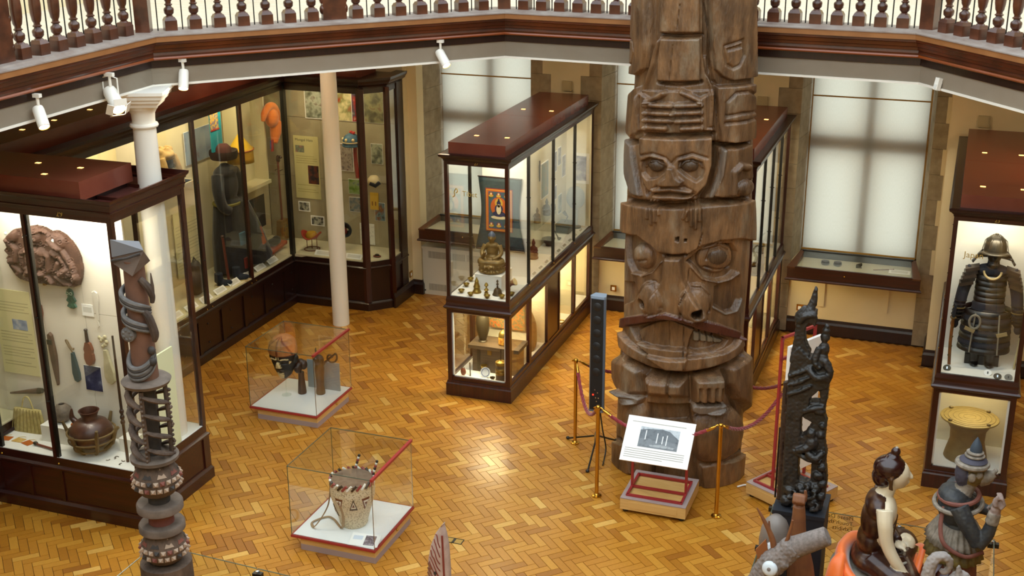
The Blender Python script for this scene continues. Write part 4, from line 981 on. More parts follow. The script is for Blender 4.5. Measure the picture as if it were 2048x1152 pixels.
# ================================================================ loudspeaker on a tripod
SPK = mat('speaker_black', '121314', rough=.6); SPG = mat('speaker_grey_edge', '6d7887', rough=.4)
sp = thing('column_loudspeaker', 'tall slim black column loudspeaker with grey edges', 'loudspeaker', (-3.36, 11.80, 0), math.radians(-2))
prof = [(-.07, -.06), (.07, -.06), (.085, -.04), (.06, .06), (-.06, .06), (-.085, -.04)]
G().prism([(x*.98, y*.98) for x, y in prof], .53, 1.80).obj('cabinet', SPG, sp)
G().prism(prof, 1.79, 1.815).obj('top_cap', mat('speaker_cap', '8fa3b8', rough=.4), sp); G().prism(prof, .52, .54).obj('bottom_cap', SPG, sp)
gr = G().box(-.066, .066, -.068, -.058, .55, 1.785).obj('grille', SPK, sp)
for k in range(6): G().lathe([(.045, 0), (.04, .004), (.0, .006)], M=Matrix.Rotation(PI/2, 4, 'X'), c=(0, -.0685, .98+.145*k), n=20).obj('driver', mat('driver_cone', '1c1d1f', rough=.45), sp)
for x, z, c in ((-.03, .72, 'red'), (.02, .75, 'k'), (.0, .69, 'k'), (.03, .69, 'k'), (.01, .65, 'k'), (-.01, .78, 'k')):
    G().cbox((x, -.071, z), (.012, .006, .012)).obj('control', mat('red_led', 'ff2010', emit=3) if c == 'red' else STEEL, sp)
st = thing('tripod_stand', 'low tripod stand with rubber feet under the column loudspeaker', 'stand', (-3.36, 11.80, 0))
G().lathe([(.016, .12), (.016, .52)], n=12).obj('pole', STEEL, st); G().lathe([(.025, .14), (.03, .16), (.03, .24), (.02, .26)], n=12).obj('hub', STEEL, st)
for fx, fy in ((-.40, .24), (.03, -.44), (.12, .36)):
    G().tube([(0, 0, .22), (fx*.96, fy*.96, .02)], .010, 8).obj('leg', BLACK, st); G().ell((fx, fy, .018), (.022, .022, .018), 10, 7).obj('rubber_foot', BLACK, st)
cb = G().tube(spline([(-3.34, 11.83, .5), (-3.30, 11.8, .3), (-3.26, 11.8, .1), (-3.25, 11.72, .012), (-3.22, 11.55, .012)]), .008, 6).obj('cable', BLACK)
tag(cb, 'black cable hanging from the loudspeaker down to the floor', 'cable')
wcab = G().tube(spline([(-1.80, 11.55, .012), (-1.72, 11.62, .012), (-1.66, 11.56, .012), (-1.58, 11.66, .012), (-1.48, 11.72, .012), (-1.40, 11.66, .012)]), .009, 6).obj('cable', PAPER)
tag(wcab, 'white cable lying on the floor beside the red framed sign', 'cable')

# ================================================================ signs on wheeled bases
OAKB = mat('pale_oak', 'c89f5c', rough=.5, col2='d2ac6c', scale=4, stretch=(2, 12, 12)); RIM = mat('lilac_grey_rim', 'a59490', rough=.6)
def sign_base(t):
    G().box(-.325, .325, -.31, .31, .035, .15).obj('base_box', OAKB, t); G().box(-.24, .24, -.314, -.309, .06, .125).obj('front_panel', mat('pale_oak_panel', 'cfa765', rough=.5), t)
    for x in (-.28, .28):
        for y in (-.26, .26): G().lathe([(.028, 0), (.03, .01), (.028, .034)], c=(x, y, 0), n=12).obj('castor', BLACK, t)
    G().mold(ring(-.325, .325, -.31, .31), [(-.05, .148), (0, .148), (0, .158), (-.05, .158)]).obj('rim', RIM, t)
    G().box(-.28, .28, -.26, .26, .15, .154).obj('base_top', OAKB, t)
    g = G()
    for a, b in (((-.27, -.25), (.27, -.25)), ((-.27, -.06), (.27, -.06)), ((-.27, .2), (.27, .2))): g.cbox(((a[0]+b[0])/2, a[1], .17), (b[0]-a[0], .022, .022))
    for x in (-.27, .27): g.cbox((x, -.025, .17), (.022, .47, .022))
    g.obj('base_frame', RED, t)
s1 = thing('sign_stand', 'tilted white text panel with a grey photograph on a red frame and oak base', 'sign', (-2.47, 10.99, 0))
sign_base(s1)
for x in (-.27, .27):
    G().box(x-.012, x+.012, -.072, -.048, .17, .70).obj('upright', RED, s1)
tm = Matrix.Translation((0, -.19, .755)) @ Matrix.Rotation(math.radians(43), 4, 'X')   # local x across, y up the slope
pn = G(); pn.T = tm; pn.box(-.33, .335, -.235, .235, -.006, .006)
pn.obj('panel', PAPER, s1)
PH = [('photo_sky', 'b9c2c8', [(-.185,-.075),(.20,-.075),(.20,.135),(-.185,.135)]),
      ('photo_hill', '5e666c', [(-.185,-.01),(-.185,.10),(-.1,.118),(.02,.128),(.1,.118),(.15,.08),(.2,.045),(.2,-.02)]),
      ('photo_ground', '70777c', [(-.185,-.075),(.2,-.075),(.2,.0),(.1,.012),(0,.0),(-.1,.02),(-.185,.01)]),
      ('photo_grass', '9ba1a4', [(-.06,-.06),(.16,-.06),(.18,-.045),(.05,-.03),(-.08,-.045)])]
for i, (nm, c, poly) in enumerate(PH):
    g = G(); g.T = tm; g.prism(poly, .006, .0066 + .0004*i); g.obj('photograph' if i == 0 else nm, photo_mat('print_' + nm, (c, c, '%02x%02x%02x' % tuple(int(int(c[k:k+2], 16)*.75) for k in (0, 2, 4))), 30), s1)
for x, y0, y1 in ((-.125, .005, .10), (-.01, -.02, .085), (.045, -.02, .06), (.085, -.03, .075)):
    g = G(); g.T = tm; g.box(x-.005, x+.005, y0, y1, .006, .0085); g.obj('photo_pole', mat('print_white', 'd9dcdd', rough=.5), s1)
g = G(); g.T = tm; g.box(-.28, .25, .175, .181, .006, .0066)
for k in range(5): g.box(-.30, .28 - (.2 if k == 4 else 0), -.105 - .022*k, -.099 - .022*k, .006, .0066)
g.obj('printed_text', GREYINK, s1)
s2 = thing('sign_stand', 'tall white sign board in a red metal frame behind the black carved finial', 'sign', (-1.255, 11.52, 0), math.radians(-30))
sign_base(s2)
g = G()
for y in (-.25, .25): g.box(-.062, -.038, y-.012, y+.012, .17, 1.78)
for z in (1.768, 1.55): g.box(-.062, -.038, -.262, .262, z-.012, z+.012)
g.obj('frame', RED, s2)
G().box(.01, .045, -.245, .25, .32, 1.70).obj('panel', PAPER, s2)
for y in (-.2, .2): G().box(-.038, .01, y-.01, y+.01, 1.2, 1.22).obj('bracket', RED, s2)

# ================================================================ low glass-topped cases
LILAC = mat('lilac_plinth', 'a08e8c', rough=.6); WTRAY = mat('white_tray', 'e9ecec', rough=.6); EDGE = mat('glass_edge', '4d5a4e', rough=.2)
def low_case(label, x0, x1, y0, y1, zt):
    cx, cy = (x0+x1)/2, (y0+y1)/2; t = thing('low_case', label, 'display case', (cx, cy, 0)); a, b = (x1-x0)/2, (y1-y0)/2
    G().box(-a+.09, a-.01, -b+.02, b-.08, 0, .06).obj('plinth', LILAC, t)
    G().box(-a+.09, a-.012, -b+.022, b-.08, .06, .125).obj('drawer_box', OAKB, t)
    G().box(-a, a, -b, b, .125, .147).obj('tray_rim', RED, t); G().box(-a+.018, a-.018, -b+.018, b-.018, .14, .152).obj('tray', WTRAY, t)
    G().ell((a-.005, .05, .1), .011, 8, 6).obj('lock', BRASS, t)
    g = .004
    for q in ((-a+.006, -a+.012, -b+.006, b-.006), (a-.012, a-.006, -b+.006, b-.006), (-a+.006, a-.006, -b+.006, -b+.012), (-a+.006, a-.006, b-.012, b-.006)): pane(t, *q, .147, zt)
    pane(t, -a+.006, a-.006, -b+.006, b-.006, zt, zt+.006)
    for x in (-a+.006, a-.011):
        for y in (-b+.006, b-.011): G().box(x, x+.005, y, y+.005, .147, zt).obj('glass_corner', EDGE if x < 0 else STEEL, t)
    for y in (-b+.004, b-.009): G().box(-a+.006, a-.006, y, y+.005, zt+.001, zt+.007).obj('glass_edge', EDGE, t)
    G().box(-a+.004, -a+.009, -b+.006, b-.006, zt+.001, zt+.007).obj('glass_edge', EDGE, t)
    G().box(a-.02, a+.006, -b, b, zt-.008, zt+.016).obj('edge_strip', RED, t)
    return t
low_case('low square glass case with a black and orange face mask', -7.352, -6.487, 11.352, 12.222, .875)
low_case('low square glass case holding the beaded drum', -5.494, -4.628, 8.995, 9.862, .85)

# --- contents of the mask case
OCHRE = mat('orange_paint', 'c98a50', rough=.5, col2='b8763e', scale=12); BLK = mat('black_paint', '1b1713', rough=.35); PALE = mat('pale_paint', 'd9c491', rough=.5); RUSTP = mat('rust_paint', '6e3018', rough=.5)
m_ = thing('face_mask', 'large painted face mask, orange crown and black face, on a clear rod', 'mask', (-7.10, 11.76, .152), math.radians(4)); m_.scale = (1.15, 1.15, 1.1)
def mask_shell():
    th = np.radians(np.linspace(-180, 180, 121)[:-1]); zz = np.linspace(0, .5, 100); TH, Z = np.meshgrid(th, zz); S = TH*.13
    w = np.interp(Z, [0, .02, .06, .12, .2, .28, .36, .42, .46, .485, .5], [.015, .045, .07, .095, .118, .132, .136, .125, .10, .065, .008]); dp_ = w*1.08
    F_ = [('P', .0001, .002, (-26,7,-25,20,-24,30,24,30,25,20,26,7,14,5,8,2,-8,2,-14,5), 'black'), ('P', .012, .02, (-24,30,24,30,22,40,12,48,-12,48,-22,40)), ('P', .035, .014, (-1.6,25,1.6,25,3.8,16.5,-3.8,16.5), 'pale'), ('L', .012, .008, (-10,26.5,-6,27.5,-2.6,26.8), 'pale'), ('L', .012, .008, (10,26.5,6,27.5,2.6,26.8), 'pale'),
          ('E', -.014, 2, (-6,23,4,2.2)), ('E', -.014, 2, (6,23,4,2.2)), ('E', .010, 2, (-6,23,2.6,1.2), 'black'), ('E', .010, 2, (6,23,2.6,1.2), 'black'), ('P', .016, .012, (-6,9.4,6,9.4,4.6,3,-4.6,3), 'pale'), ('L', .016, .010, (-4.6,12.6,0,13.4,4.6,12.6), 'black'), ('L', .016, .009, (-4.2,10.2,0,9.6,4.2,10.2), 'pale'), ('L', -.012, .005, (-4.6,11.4,4.6,11.4), 'black'),
          ('L', .003, .006, (-1.6,27,-1.6,30.4), 'pale'), ('L', .003, .006, (.6,27,.6,30.4), 'pale'), ('P', .003, .004, (11,25,15,23,11,20.5), 'pale'), ('P', .003, .004, (-11,25,-15,23,-11,20.5), 'pale'), ('L', .006, .008, (-26,30.2,0,31,26,30.2), 'rust'), ('L', .004, .010, (-14,32,-9,42,-3,49), 'rust'), ('L', .004, .010, (14,32,9,42,3,49), 'rust'), ('L', .004, .008, (0,32,0,49), 'rust'), ('E', .03, 2, (-20,24,3,5)), ('E', .03, 2, (20,24,3,5))]
    H, tags = relief(S, Z, F_, .01, .01)
    P = np.stack([(w+H)*np.sin(TH), -(dp_+H)*np.cos(TH), Z + .19], -1)
    return grid_mesh('mask_shell', P, paint_mat('mask_paint', 'c27a40', 'd89a5c', (('black', '17120e', 1), ('pale', 'd8c08a', 1), ('rust', '64260f', .9)), rough=.45, bump=.1), wrap=True, tags=tags)
link(mask_shell(), 'mask_shell', m_)
G().lathe([(.006, 0), (.006, .2)], n=8).obj('rod', CLEAR, m_); G().lathe([(.05, 0), (.05, .006)], n=20).obj('rod_base', CLEAR, m_)
DKW = wood_mat('dark_carved_wood', '2a1a12', '4a3020', rough=.4, coat=.2)
f_ = thing('carved_staff_head', 'small dark wooden carving with a two faced round head', 'carving', (-6.955, 11.87, .152), .3)
g = G(); g.lathe([(.05, 0), (.052, .02), (.045, .1), (.036, .2), (.036, .27)], n=16); g.ell((-.03, -.02, .33), (.048, .06, .07)); g.ell((.035, .0, .36), (.045, .055, .06)); g.ell((-.05, -.075, .33), (.012, .02, .03)); g.ell((.0, .0, .405), (.04, .04, .03))
organic(g, 'body', DKW, f_, .006, 2)
f2 = thing('carved_horned_figure', 'dark wooden carving with a curled spiral horn beside a grey panel', 'carving', (-6.745, 11.93, .152), .1)
g = G(); g.lathe([(.055, 0), (.055, .03), (.046, .1), (.05, .22), (.058, .32), (.045, .38)], n=16); g.ell((0, 0, .42), (.06, .06, .07)); g.ell((-.03, -.04, .44), (.02, .02, .03)); g.ell((.03, -.05, .44), (.02, .02, .03)); g.tube([(-.02, 0, .46), (-.03, -.01, .55), (-.025, -.01, .58)], [.014, .012, .006])
organic(g, 'body', DKW, f2, .006, 2)
sp_ = [( .15 + r*math.cos(a), 0, .47 + r*math.sin(a)) for a, r in [(k*.35, .012 + .0035*k) for k in range(0, 46)] if r < .085]
G().tube(sp_, [.012]*len(sp_), 8).obj('spiral', DKW, f2); G().tube([sp_[-1], (.07, 0, .40), (.03, 0, .35)], [.012, .014, .02], 8).obj('spiral_stem', DKW, f2)
gp = tag(G().box(-6.98, -6.56, 12.06, 12.075, .152, .50).obj('backing_panel', mat('slate_panel', '8d999c', rough=.7)), 'grey upright panel at the back of the mask case', 'panel')

# --- beaded drum
BEAD = mat('shell_beads', '8a7454', rough=.45, col2='e2d4b6', scale=62, bump=1.0, bscale=110, noise='VORONOI', bdist=.012, lo=.05, hi=.5)
d_ = thing('beaded_drum', 'beaded drum with striped rim, hide head and strap', 'drum', (-5.03, 9.38, .152)); d_.scale = (1.12, 1.12, 1.1)
dp = [(.105, 0), (.118, .02), (.125, .06), (.135, .10), (.16, .19), (.185, .28), (.19, .34), (.182, .40), (.178, .42)]
G().lathe(dp, n=40).obj('body', BEAD, d_); G().lathe([(.176, .415), (.17, .432), (.12, .438), (.0, .438)], n=40).obj('drum_head', mat('hide', '6b5442', rough=.8, col2='816a56', scale=18, bump=.3), d_)
for k in range(28):
    a0 = 2*PI*k/28; pts = [(.183*math.cos(a0 + q*.224), .183*math.sin(a0 + q*.224), .40 + .045*q) for q in (0, .35, .7, 1)]
    G().tube(pts, .011, 6).obj('rim_bead', (mat('bead_red', '93383a', rough=.4), mat('bead_white', 'e6e2d8', rough=.4), mat('bead_black', '26201e', rough=.4))[k % 3], d_)
for x, y in ((-.05, .17), (.14, .12)):
    for q in range(6): G().ell((x + .006*q, y + .003*q, .44 + .022*q), (.013, .013, .014), 8, 6).obj('tassel_bead', MATS[('bead_red', 'bead_white', 'bead_black')[q % 3]], d_)
def on_drum(a, z):
    r = np.interp(z, [p[1] for p in dp], [p[0] for p in dp]) + .004; return (r*math.cos(a), r*math.sin(a), z)
for a0, dz, up, mm in ((-1.75, .27, -1, 'bead_brown'), (-1.08, .265, 1, 'bead_black'), (-2.3, .17, 1, 'bead_black'), (-.5, .27, -1, 'bead_brown')):
    mcol = mat('bead_brown', '5e2a1c', rough=.4) if mm == 'bead_brown' else MATS[mm]
    for q, (k, c_) in enumerate(((1, mcol), (.62, MATS['bead_white']), (.3, mat('bead_brown', '5e2a1c', rough=.4)))):
        tri = [(0, .065*up), (-.2, -.05*up), (.2, -.05*up)]; pts = [on_drum(a0 + x*k, dz + z*k) for x, z in tri]
        c0 = on_drum(a0, dz - .012*up*k); c0 = tuple(c0[i]*(1 + .012*(q+1)) if i < 2 else c0[2] for i in range(3)); pts = [tuple(p[i]*(1 + .01*(q+1)) if i < 2 else p[2] for i in range(3)) for p in pts]
        back = [tuple(p[i]*.93 if i < 2 else p[2] for i in range(3)) for p in pts]
        fc = [(0,1,3),(1,2,3),(2,0,3),(0,4,5,1),(1,5,6,2),(2,6,4,0),(4,6,5)]
        if up > 0: pass
        G().add(pts + [c0] + back, fc).obj('bead_triangle', c_, d_)
G().tube(spline([(-.15, -.1, .40), (-.17, -.13, .2), (-.26, -.2, .03), (-.33, -.12, .012), (-.26, .0, .012), (-.18, -.02, .012), (-.05, -.13, .012), (-.02, -.15, .15), (-.03, -.19, .3)], 8), .012, 8, flat=.35).obj('strap', mat('strap_leather', '9a8266', rough=.7), d_)
c_ = thing('caption_card', 'white caption card with a small photograph lying in the drum case', 'card', (-4.78, 9.10, .153), math.radians(8))
G().cbox((0, 0, .02), (.28, .16, .004), (.25, 0, 0)).obj('card', PAPER, c_)
G().cbox((.05, -.005, .0215), (.10, .12, .004), (.25, 0, 0)).obj('photograph', photo_mat('print_group', ('3a3238', '6a606a', 'a59ca0'), 40), c_)
G().cbox((-.07, .02, .0285), (.09, .05, .001), (.25, 0, 0)).obj('printed_text', mat('print_blue_text', 'c9d2de', rough=.7), c_)

# ================================================================ gallery spotlights and sensors
def spotlight(label, p, aim, size=1.0, barn=False, power=30, glow=8.0):
    t = thing('spotlight', label, 'spotlight', p); r = .042*size; ln = .17*size
    G().cbox((0, 0, 0), (.06*size, .035, .03)).obj('mount', WHITEP, t); G().lathe([(.013, -.10*size), (.013, 0)], n=10).obj('stem', WHITEP, t)
    d = Vector(aim).normalized(); q = d.to_track_quat('-Z', 'Y').to_matrix().to_4x4(); M = Matrix.Translation((0, 0, -.12*size)) @ q
    g = G(); g.T = M; g.lathe([(r*.55, ln*.25), (r*.9, ln*.22), (r, ln*.1), (r, -ln*.75), (r*.9, -ln*.75), (r*.9, -ln*.6), (r*.88, -ln*.6)], n=24); g.obj('can', WHITEP, t)
    g = G(); g.T = M; g.lathe([(r*.86, -ln*.735), (r*.5, -ln*.73), (0.001, -ln*.725)], n=20); g.obj('lamp', mat('spot_lamp_%g' % glow, 'fff0d0', emit=glow), t)
    g = G(); g.T = M; g.lathe([(r*.95, -ln*.76), (r*.95, -ln*.70), (r*.88, -ln*.70), (r*.9, -ln*.76)], n=24, caps=False); g.obj('reflector', BRASS, t)
    if barn:
        for k in range(4):
            g = G(); g.T = M @ Matrix.Rotation(k*PI/2, 4, 'Z') @ Matrix.Translation((0, r*1.05, -ln*.78)) @ Matrix.Rotation(math.radians(35), 4, 'X'); g.cbox((0, .02, -.0), (r*1.9, .06, .004)); g.obj('barn_door', WHITEP, t)
        g = G(); g.tube([(-r*1.25, 0, -.12*size), (-r*1.25, 0, -.03), (0, 0, -.01), (r*1.25, 0, -.03), (r*1.25, 0, -.12*size)], .007, 6); g.obj('yoke', WHITEP, t)
    ld = bpy.data.lights.new('spot', 'SPOT'); ld.energy = power; ld.spot_size = math.radians(50); ld.spot_blend = .6; ld.color = (1, .88, .68); ld.shadow_soft_size = .03
    lo = bpy.data.objects.new('spot_beam', ld); COL.objects.link(lo); lo.parent = t; lo.matrix_local = M @ Matrix.Translation((0, 0, -ln*.78))
spotlight('white spotlight nearest the left edge under the gallery', (-7.06, 8.20, 4.30), (.62, -.42, -.85), 1.12, False, 30, 3)
spotlight('large white spotlight with barn doors beside the column capital', (-7.05, 9.12, 4.32), (.72, -.45, -.62), 1.45, True, 45, 25)
spotlight('white spotlight glowing brightly right of the column capital', (-6.91, 10.02, 4.31), (.22, -.5, -.85), 1.1, False, 30, 40)
spotlight('white spotlight under the middle of the gallery fascia', (-5.10, 11.87, 4.31), (.66, -.42, -.75), 1.12, False, 30, 3)
for lb, p, rz in (('small white motion sensor on the fascia near the first window', (-4.80, 12.30, 4.13), .5), ('small white motion sensor on the fascia at the right', (-.29, 11.92, 4.14), -.9)):
    t = thing('motion_sensor', lb, 'sensor', p, rz)
    G().cbox((0, 0, 0), (.055, .04, .11), (-.2, 0, 0)).obj('body', WHITEP, t); G().cbox((0, -.025, -.02), (.035, .01, .04), (-.2, 0, 0)).obj('lens', mat('sensor_lens', 'd8d8d2', rough=.3), t); G().cbox((0, .05, .02), (.04, .08, .03)).obj('bracket', WHITEP, t)

# ================================================================ fittings on the back wall
def socket(label, p, rz=0, double=False):
    t = thing('wall_socket', label, 'socket', p, rz); w = .073 if double else .043
    G().cbox((0, -.006, 0), (2*w, .012, .086)).obj('plate', BRASS, t)
    for x in ((-.032, .032) if double else (0,)): G().cbox((x, -.013, -.004), (.04, .004, .045)).obj('insert', PAPER, t)
socket('brass wall socket under the window between the tall cases', (-4.39, 16.118, .335)); socket('double brass wall socket low on the wall behind the black finial', (-1.80, 16.118, .36), 0, True); socket('brass wall socket on the wall beside the corner case', (-7.338, 15.79, .32), PI/2)
for lb, p in (('beige junction box with cable on the wall above the scroll case', (-5.08, 16.088, 3.13)), ('beige junction box on the wall above the case behind the pole', (-2.48, 16.088, 3.08)), ('beige junction box on the wall above the armour case', (.174, 15.498, 3.12))):
    t = thing('junction_box', lb, 'junction box', p); bx = mat('box_cream', 'b9a982', rough=.6)
    G().cbox((0, -.015, 0), (.13, .03, .13)).obj('box', bx, t); G().cbox((0, -.032, 0), (.1, .006, .1)).obj('cover', bx, t)
    G().tube(spline([(.06, -.02, -.03), (.08, -.02, -.08), (.02, -.03, -.10)]), .006, 6).obj('cable', bx, t)
for x in (-1.56, -.75):
    t = thing('cable_cover', 'cream cable cover on the wall under the right window, ' + ('nearer the carved pole' if x < -1 else 'nearer the armour case'), 'cable cover', (x, 16.148, .4))
    G().box(-.035, .035, -.02, 0, 0, .5).obj('cover', PLASTER, t); G().box(-.037, .037, -.022, 0, 0, .008).obj('end_cap', PLASTER, t)
ht = thing('convector_heater', 'white convector heater with grilles under the leftmost window', 'heater', (-6.4, 16.02, 0))
HW = mat('heater_white', 'd6d2c4', rough=.5)
G().box(-.79, .79, -.12, .1, 0, .70).obj('casing', HW, ht); G().box(-.8, .8, -.125, .1, .69, .725).obj('top', HW, ht)
for k in range(5):
    x = -.70 + k*.3
    for z0, z1 in ((.56, .66), (.07, .17)):
        g = G(); g.box(x, x+.27, -.122, -.119, z0, z1); g.obj('grille', mat('grille_grey', '8e8b80', rough=.6), ht)
        g = G(); [g.box(x+.02*q+.008, x+.02*q+.014, -.126, -.12, z0, z1) for q in range(13)]; g.obj('grille_bars', HW, ht)
G().ell((-.76, -.122, .06), (.012, .006, .012), 8, 6).obj('screw', BLACK, ht)

# ================================================================ glass barriers round the foreground figures
def barrier(label, pts, joints, notice=None):
    t = thing('glass_barrier', label, 'barrier', (pts[0][0], pts[0][1], 0)); ox, oy = pts[0]
    for a, b in zip(pts, pts[1:]):
        v = Vector((b[0]-a[0], b[1]-a[1])); L_ = v.length; an = math.atan2(v.y, v.x); c = ((a[0]+b[0])/2-ox, (a[1]+b[1])/2-oy)
        p = G().cbox((0, 0, .5), (L_-.012, .008, 1.0)).obj('pane', CLEAR, t); p.location = (c[0], c[1], 0); p.rotation_euler = (0, 0, an)
        e = G().cbox((0, 0, 1.0), (L_-.012, .008, .003)).obj('pane_edge', EDGE, t); e.location = (c[0], c[1], 0); e.rotation_euler = (0, 0, an)
    for x, y in joints:
        for z in (.94, .12):
            g = G(); g.cbox((x-ox-.022, y-oy+.006, z), (.04, .04, .035)); g.cbox((x-ox+.022, y-oy-.006, z+.012), (.04, .04, .035)); q = g.obj('clamp', BLACK, t)
            G().lathe([(.016, .0), (.016, .012), (.012, .014)], c=(x-ox, y-oy, z+.03), n=12).obj('clamp_cap', STEEL, q)
    return t, ox, oy
gb, gx, gy = barrier('clear glass barrier behind the statues with a please do not touch notice', [(-1.17, 7.2), (-1.17, 8.86), (-1.17, 9.52), (-.165, 9.52), (.551, 9.52), (.551, 8.8), (.551, 7.2)], [(-1.17, 8.86), (-1.17, 9.52), (-.165, 9.52), (.551, 9.52)])
for k, s in enumerate(('Please Do Not', 'Touch the', 'Exhibits')):
    text_mesh(s, .052, 'notice', mat('notice_ink', '6b4a24', rough=.7), gb, frame_m((-.525-gx, 9.526-gy, .955-.052*k), (-1, 0, 0), (0, 0, 1)), extrude=.0003)
barrier('clear glass barrier round the tall carved post at the left', [(-5.66, 5.0), (-5.65, 7.24), (-4.71, 7.20), (-3.9, 7.17)], [(-5.65, 7.24), (-4.71, 7.20)])

# ================================================================ carved post with stacked discs
PW = paint_mat('painted_post', '3e3026', '6a584a', (), rough=.8, streak=(6, 6, 2), bump=.3); PGREY = mat('post_grey_paint', '55524f', rough=.85, col2='6e6a67', scale=20); PDK = mat('post_black_paint', '2b2623', rough=.7, col2='3a3430', scale=18); PRED = mat('post_red_paint', '6b3a30', rough=.8, col2='7a4638', scale=14)
PTAN = mat('post_tan_paint', 'a08a76', rough=.8)
cp = thing('carved_post', 'tall carved post of stacked discs, studded bulbs and an angular bird-like top', 'carved post', (-5.075, 6.6, 0))
G().lathe([(.17, 0), (.18, .3), (.185, 1.2), (.182, 1.345)], n=28).obj('base_drum', PW, cp)
def bulb(z0, z1):
    h = z1-z0
    G().lathe([(.07, z0), (.12, z0+h*.1), (.155, z0+h*.3), (.162, z0+h*.45), (.158, z0+h*.62), (.13, z0+h*.85), (.09, z1)], n=28).obj('bulb', PW, cp)
    for rr in range(2):
        for k in range(22):
            a = 2*PI*(k + .5*rr)/22; z = z0+h*(.36 + .2*rr); r = .158
            q = G().cbox((0, 0, .011), (.036, .036, .022), taper=.15).obj('stud', (PDK, PTAN, PRED)[(k+rr) % 3] if k % 2 else PTAN, cp)
            q.location = (r*math.cos(a), r*math.sin(a), z); q.rotation_euler = (0, PI/2, a)
    for k in range(9):
        a = 2*PI*k/9; r0, r1 = .135, .155
        pts = [((r1)*math.cos(a-.22), r1*math.sin(a-.22), z0+h*.70), (r1*math.cos(a+.22), r1*math.sin(a+.22), z0+h*.70), (.112*math.cos(a), .112*math.sin(a), z0+h*.93)]
        bk_ = [(x*.85, y*.85, z) for x, y, z in pts]
        G().add(pts+bk_, [(0,1,2),(3,5,4),(0,3,4,1),(1,4,5,2),(2,5,3,0)]).obj('painted_triangle', (PRED, PDK, PTAN)[k % 3], cp)
def disc(z0, z1, r=.162):
    G().lathe([(r*.9, z0), (r, z0+.012), (r, z1-.012), (r*.95, z1), (.05, z1)], n=32).obj('disc', mat('post_disc', '55493f', rough=.8, col2='6b5d52', scale=12), cp)
bulb(1.345, 1.60); disc(1.60, 1.665); G().lathe([(.09, 1.66), (.085, 1.76)], n=20).obj('neck', PRED, cp); disc(1.76, 1.83); G().lathe([(.075, 1.82), (.08, 1.90)], n=20).obj('neck', PDK, cp)
bulb(1.88, 2.15); G().lathe([(.10, 2.14), (.165, 2.165), (.168, 2.19), (.15, 2.2), (.05, 2.2)], n=32).obj('disc', MATS['post_disc'], cp)
G().lathe([(.05, 2.19), (.05, 2.73)], n=14).obj('core', PDK, cp)
for k in range(8):                                                       # cage of beaded ribs and leaning slats
    a = 2*PI*k/8 + .3; g = G()
    if k % 2 == 0:
        g.tube([(.125*math.cos(a), .125*math.sin(a), 2.19), (.13*math.cos(a), .13*math.sin(a), 2.45), (.125*math.cos(a), .125*math.sin(a), 2.72)], .016, 8)
        for q in range(15): g.ell((.146*math.cos(a), .146*math.sin(a), 2.21+.034*q), (.011, .011, .012), 8, 6)
        g.obj('beaded_rib', PW, cp)
for k in range(4):
    for q in range(4):
        a0 = 2*PI*k/4 + .3; a1 = a0 + PI/2; z = 2.64 - .13*q; pts = [(.135*math.cos(a0+(a1-a0)*f), .135*math.sin(a0+(a1-a0)*f), z - .09*f + .045) for f in (0, .25, .5, .75, 1)]
        G().tube(pts, [.014, .022, .025, .022, .012], 8, flat=.7).obj('slat', PW, cp)
G().lathe([(.10, 2.715), (.155, 2.735), (.168, 2.76), (.15, 2.775), (.09, 2.78)], n=32).obj('disc', MATS['post_disc'], cp)
G().lathe([(.088, 2.77), (.082, 3.0), (.074, 3.3), (.068, 3.62)], n=20).obj('shaft', mat('post_shaft', '5e4030', rough=.8, col2='6e4c3a', scale=8), cp)
for z0, s in ((3.42, 1), (3.28, 1), (2.93, -1), (2.97, -1)):
    pts = []; N = 24
    for i in range(N+1):
        f = i/N; a = -PI*1.05 + f*PI*1.1; r = .088 + .018*math.sin(f*PI)
        z = z0 - .15*f if s > 0 else z0 - .11*math.sin(f*PI)
        pts.append((r*math.cos(a), r*math.sin(a), z))
    for q, mm in ((-.018, PGREY), (0, PDK), (.018, PGREY)): G().tube([(x, y, z+q) for x, y, z in pts], lerps([.008, .016, .018, .016, .008], N+1), 8).obj('ribbon_carving', mm, cp)
g = G(); M = Matrix.Translation((-.03, -.092, 3.12)) @ Matrix.Rotation(PI/2, 4, 'X'); g.T = M; g.lathe([(.052, -.02), (.052, .012), (.04, .018), (.0, .02)], n=20); g.T = None
for k in range(7): g.ell((-.03+.032*math.cos(k*.9), -.108, 3.12+.032*math.sin(k*.9)), (.012, .008, .012), 8, 6)
g.obj('rosette', PGREY, cp)
for pts, rr in (([(.06, -.03, 3.50), (.105, -.02, 3.45), (.12, 0, 3.38), (.115, 0, 3.33)], [.022, .026, .022, .014]), ([(.06, -.05, 3.30), (.105, -.04, 3.24), (.125, -.02, 3.12), (.115, -.02, 3.06)], [.022, .028, .03, .014]), ([(.128, 0, 3.54), (.13, 0, 3.45), (.13, 0, 3.37)], [.003, .012, .009])):
    G().tube(spline(pts, 4), lerps(rr, (len(pts)-1)*4+1), 8).obj('side_carving', PW, cp)
for z in (2.92, 3.0): G().ell((.10, -.04, z), (.028, .025, .032), 10, 7).obj('side_knob', PDK, cp)
top = G()   # angular head
V = [(-.105, -.07, 3.60), (.065, -.11, 3.545), (.105, .04, 3.61), (-.07, .085, 3.61), (-.11, -.06, 3.735), (.10, -.015, 3.69), (.012, .055, 3.72)]
top.add(V, [(0,1,5,4), (1,2,5), (2,6,5), (2,3,6), (3,0,4,6), (4,5,6), (0,3,2,1)]); top.obj('head', mat('post_head', '4a3a30', rough=.8, col2='5a483a', scale=10), cp)
top = G(); V = [(-.11, -.072, 3.645), (.104, -.018, 3.70), (.018, .06, 3.73), (-.115, -.064, 3.765), (-.075, .088, 3.65)]
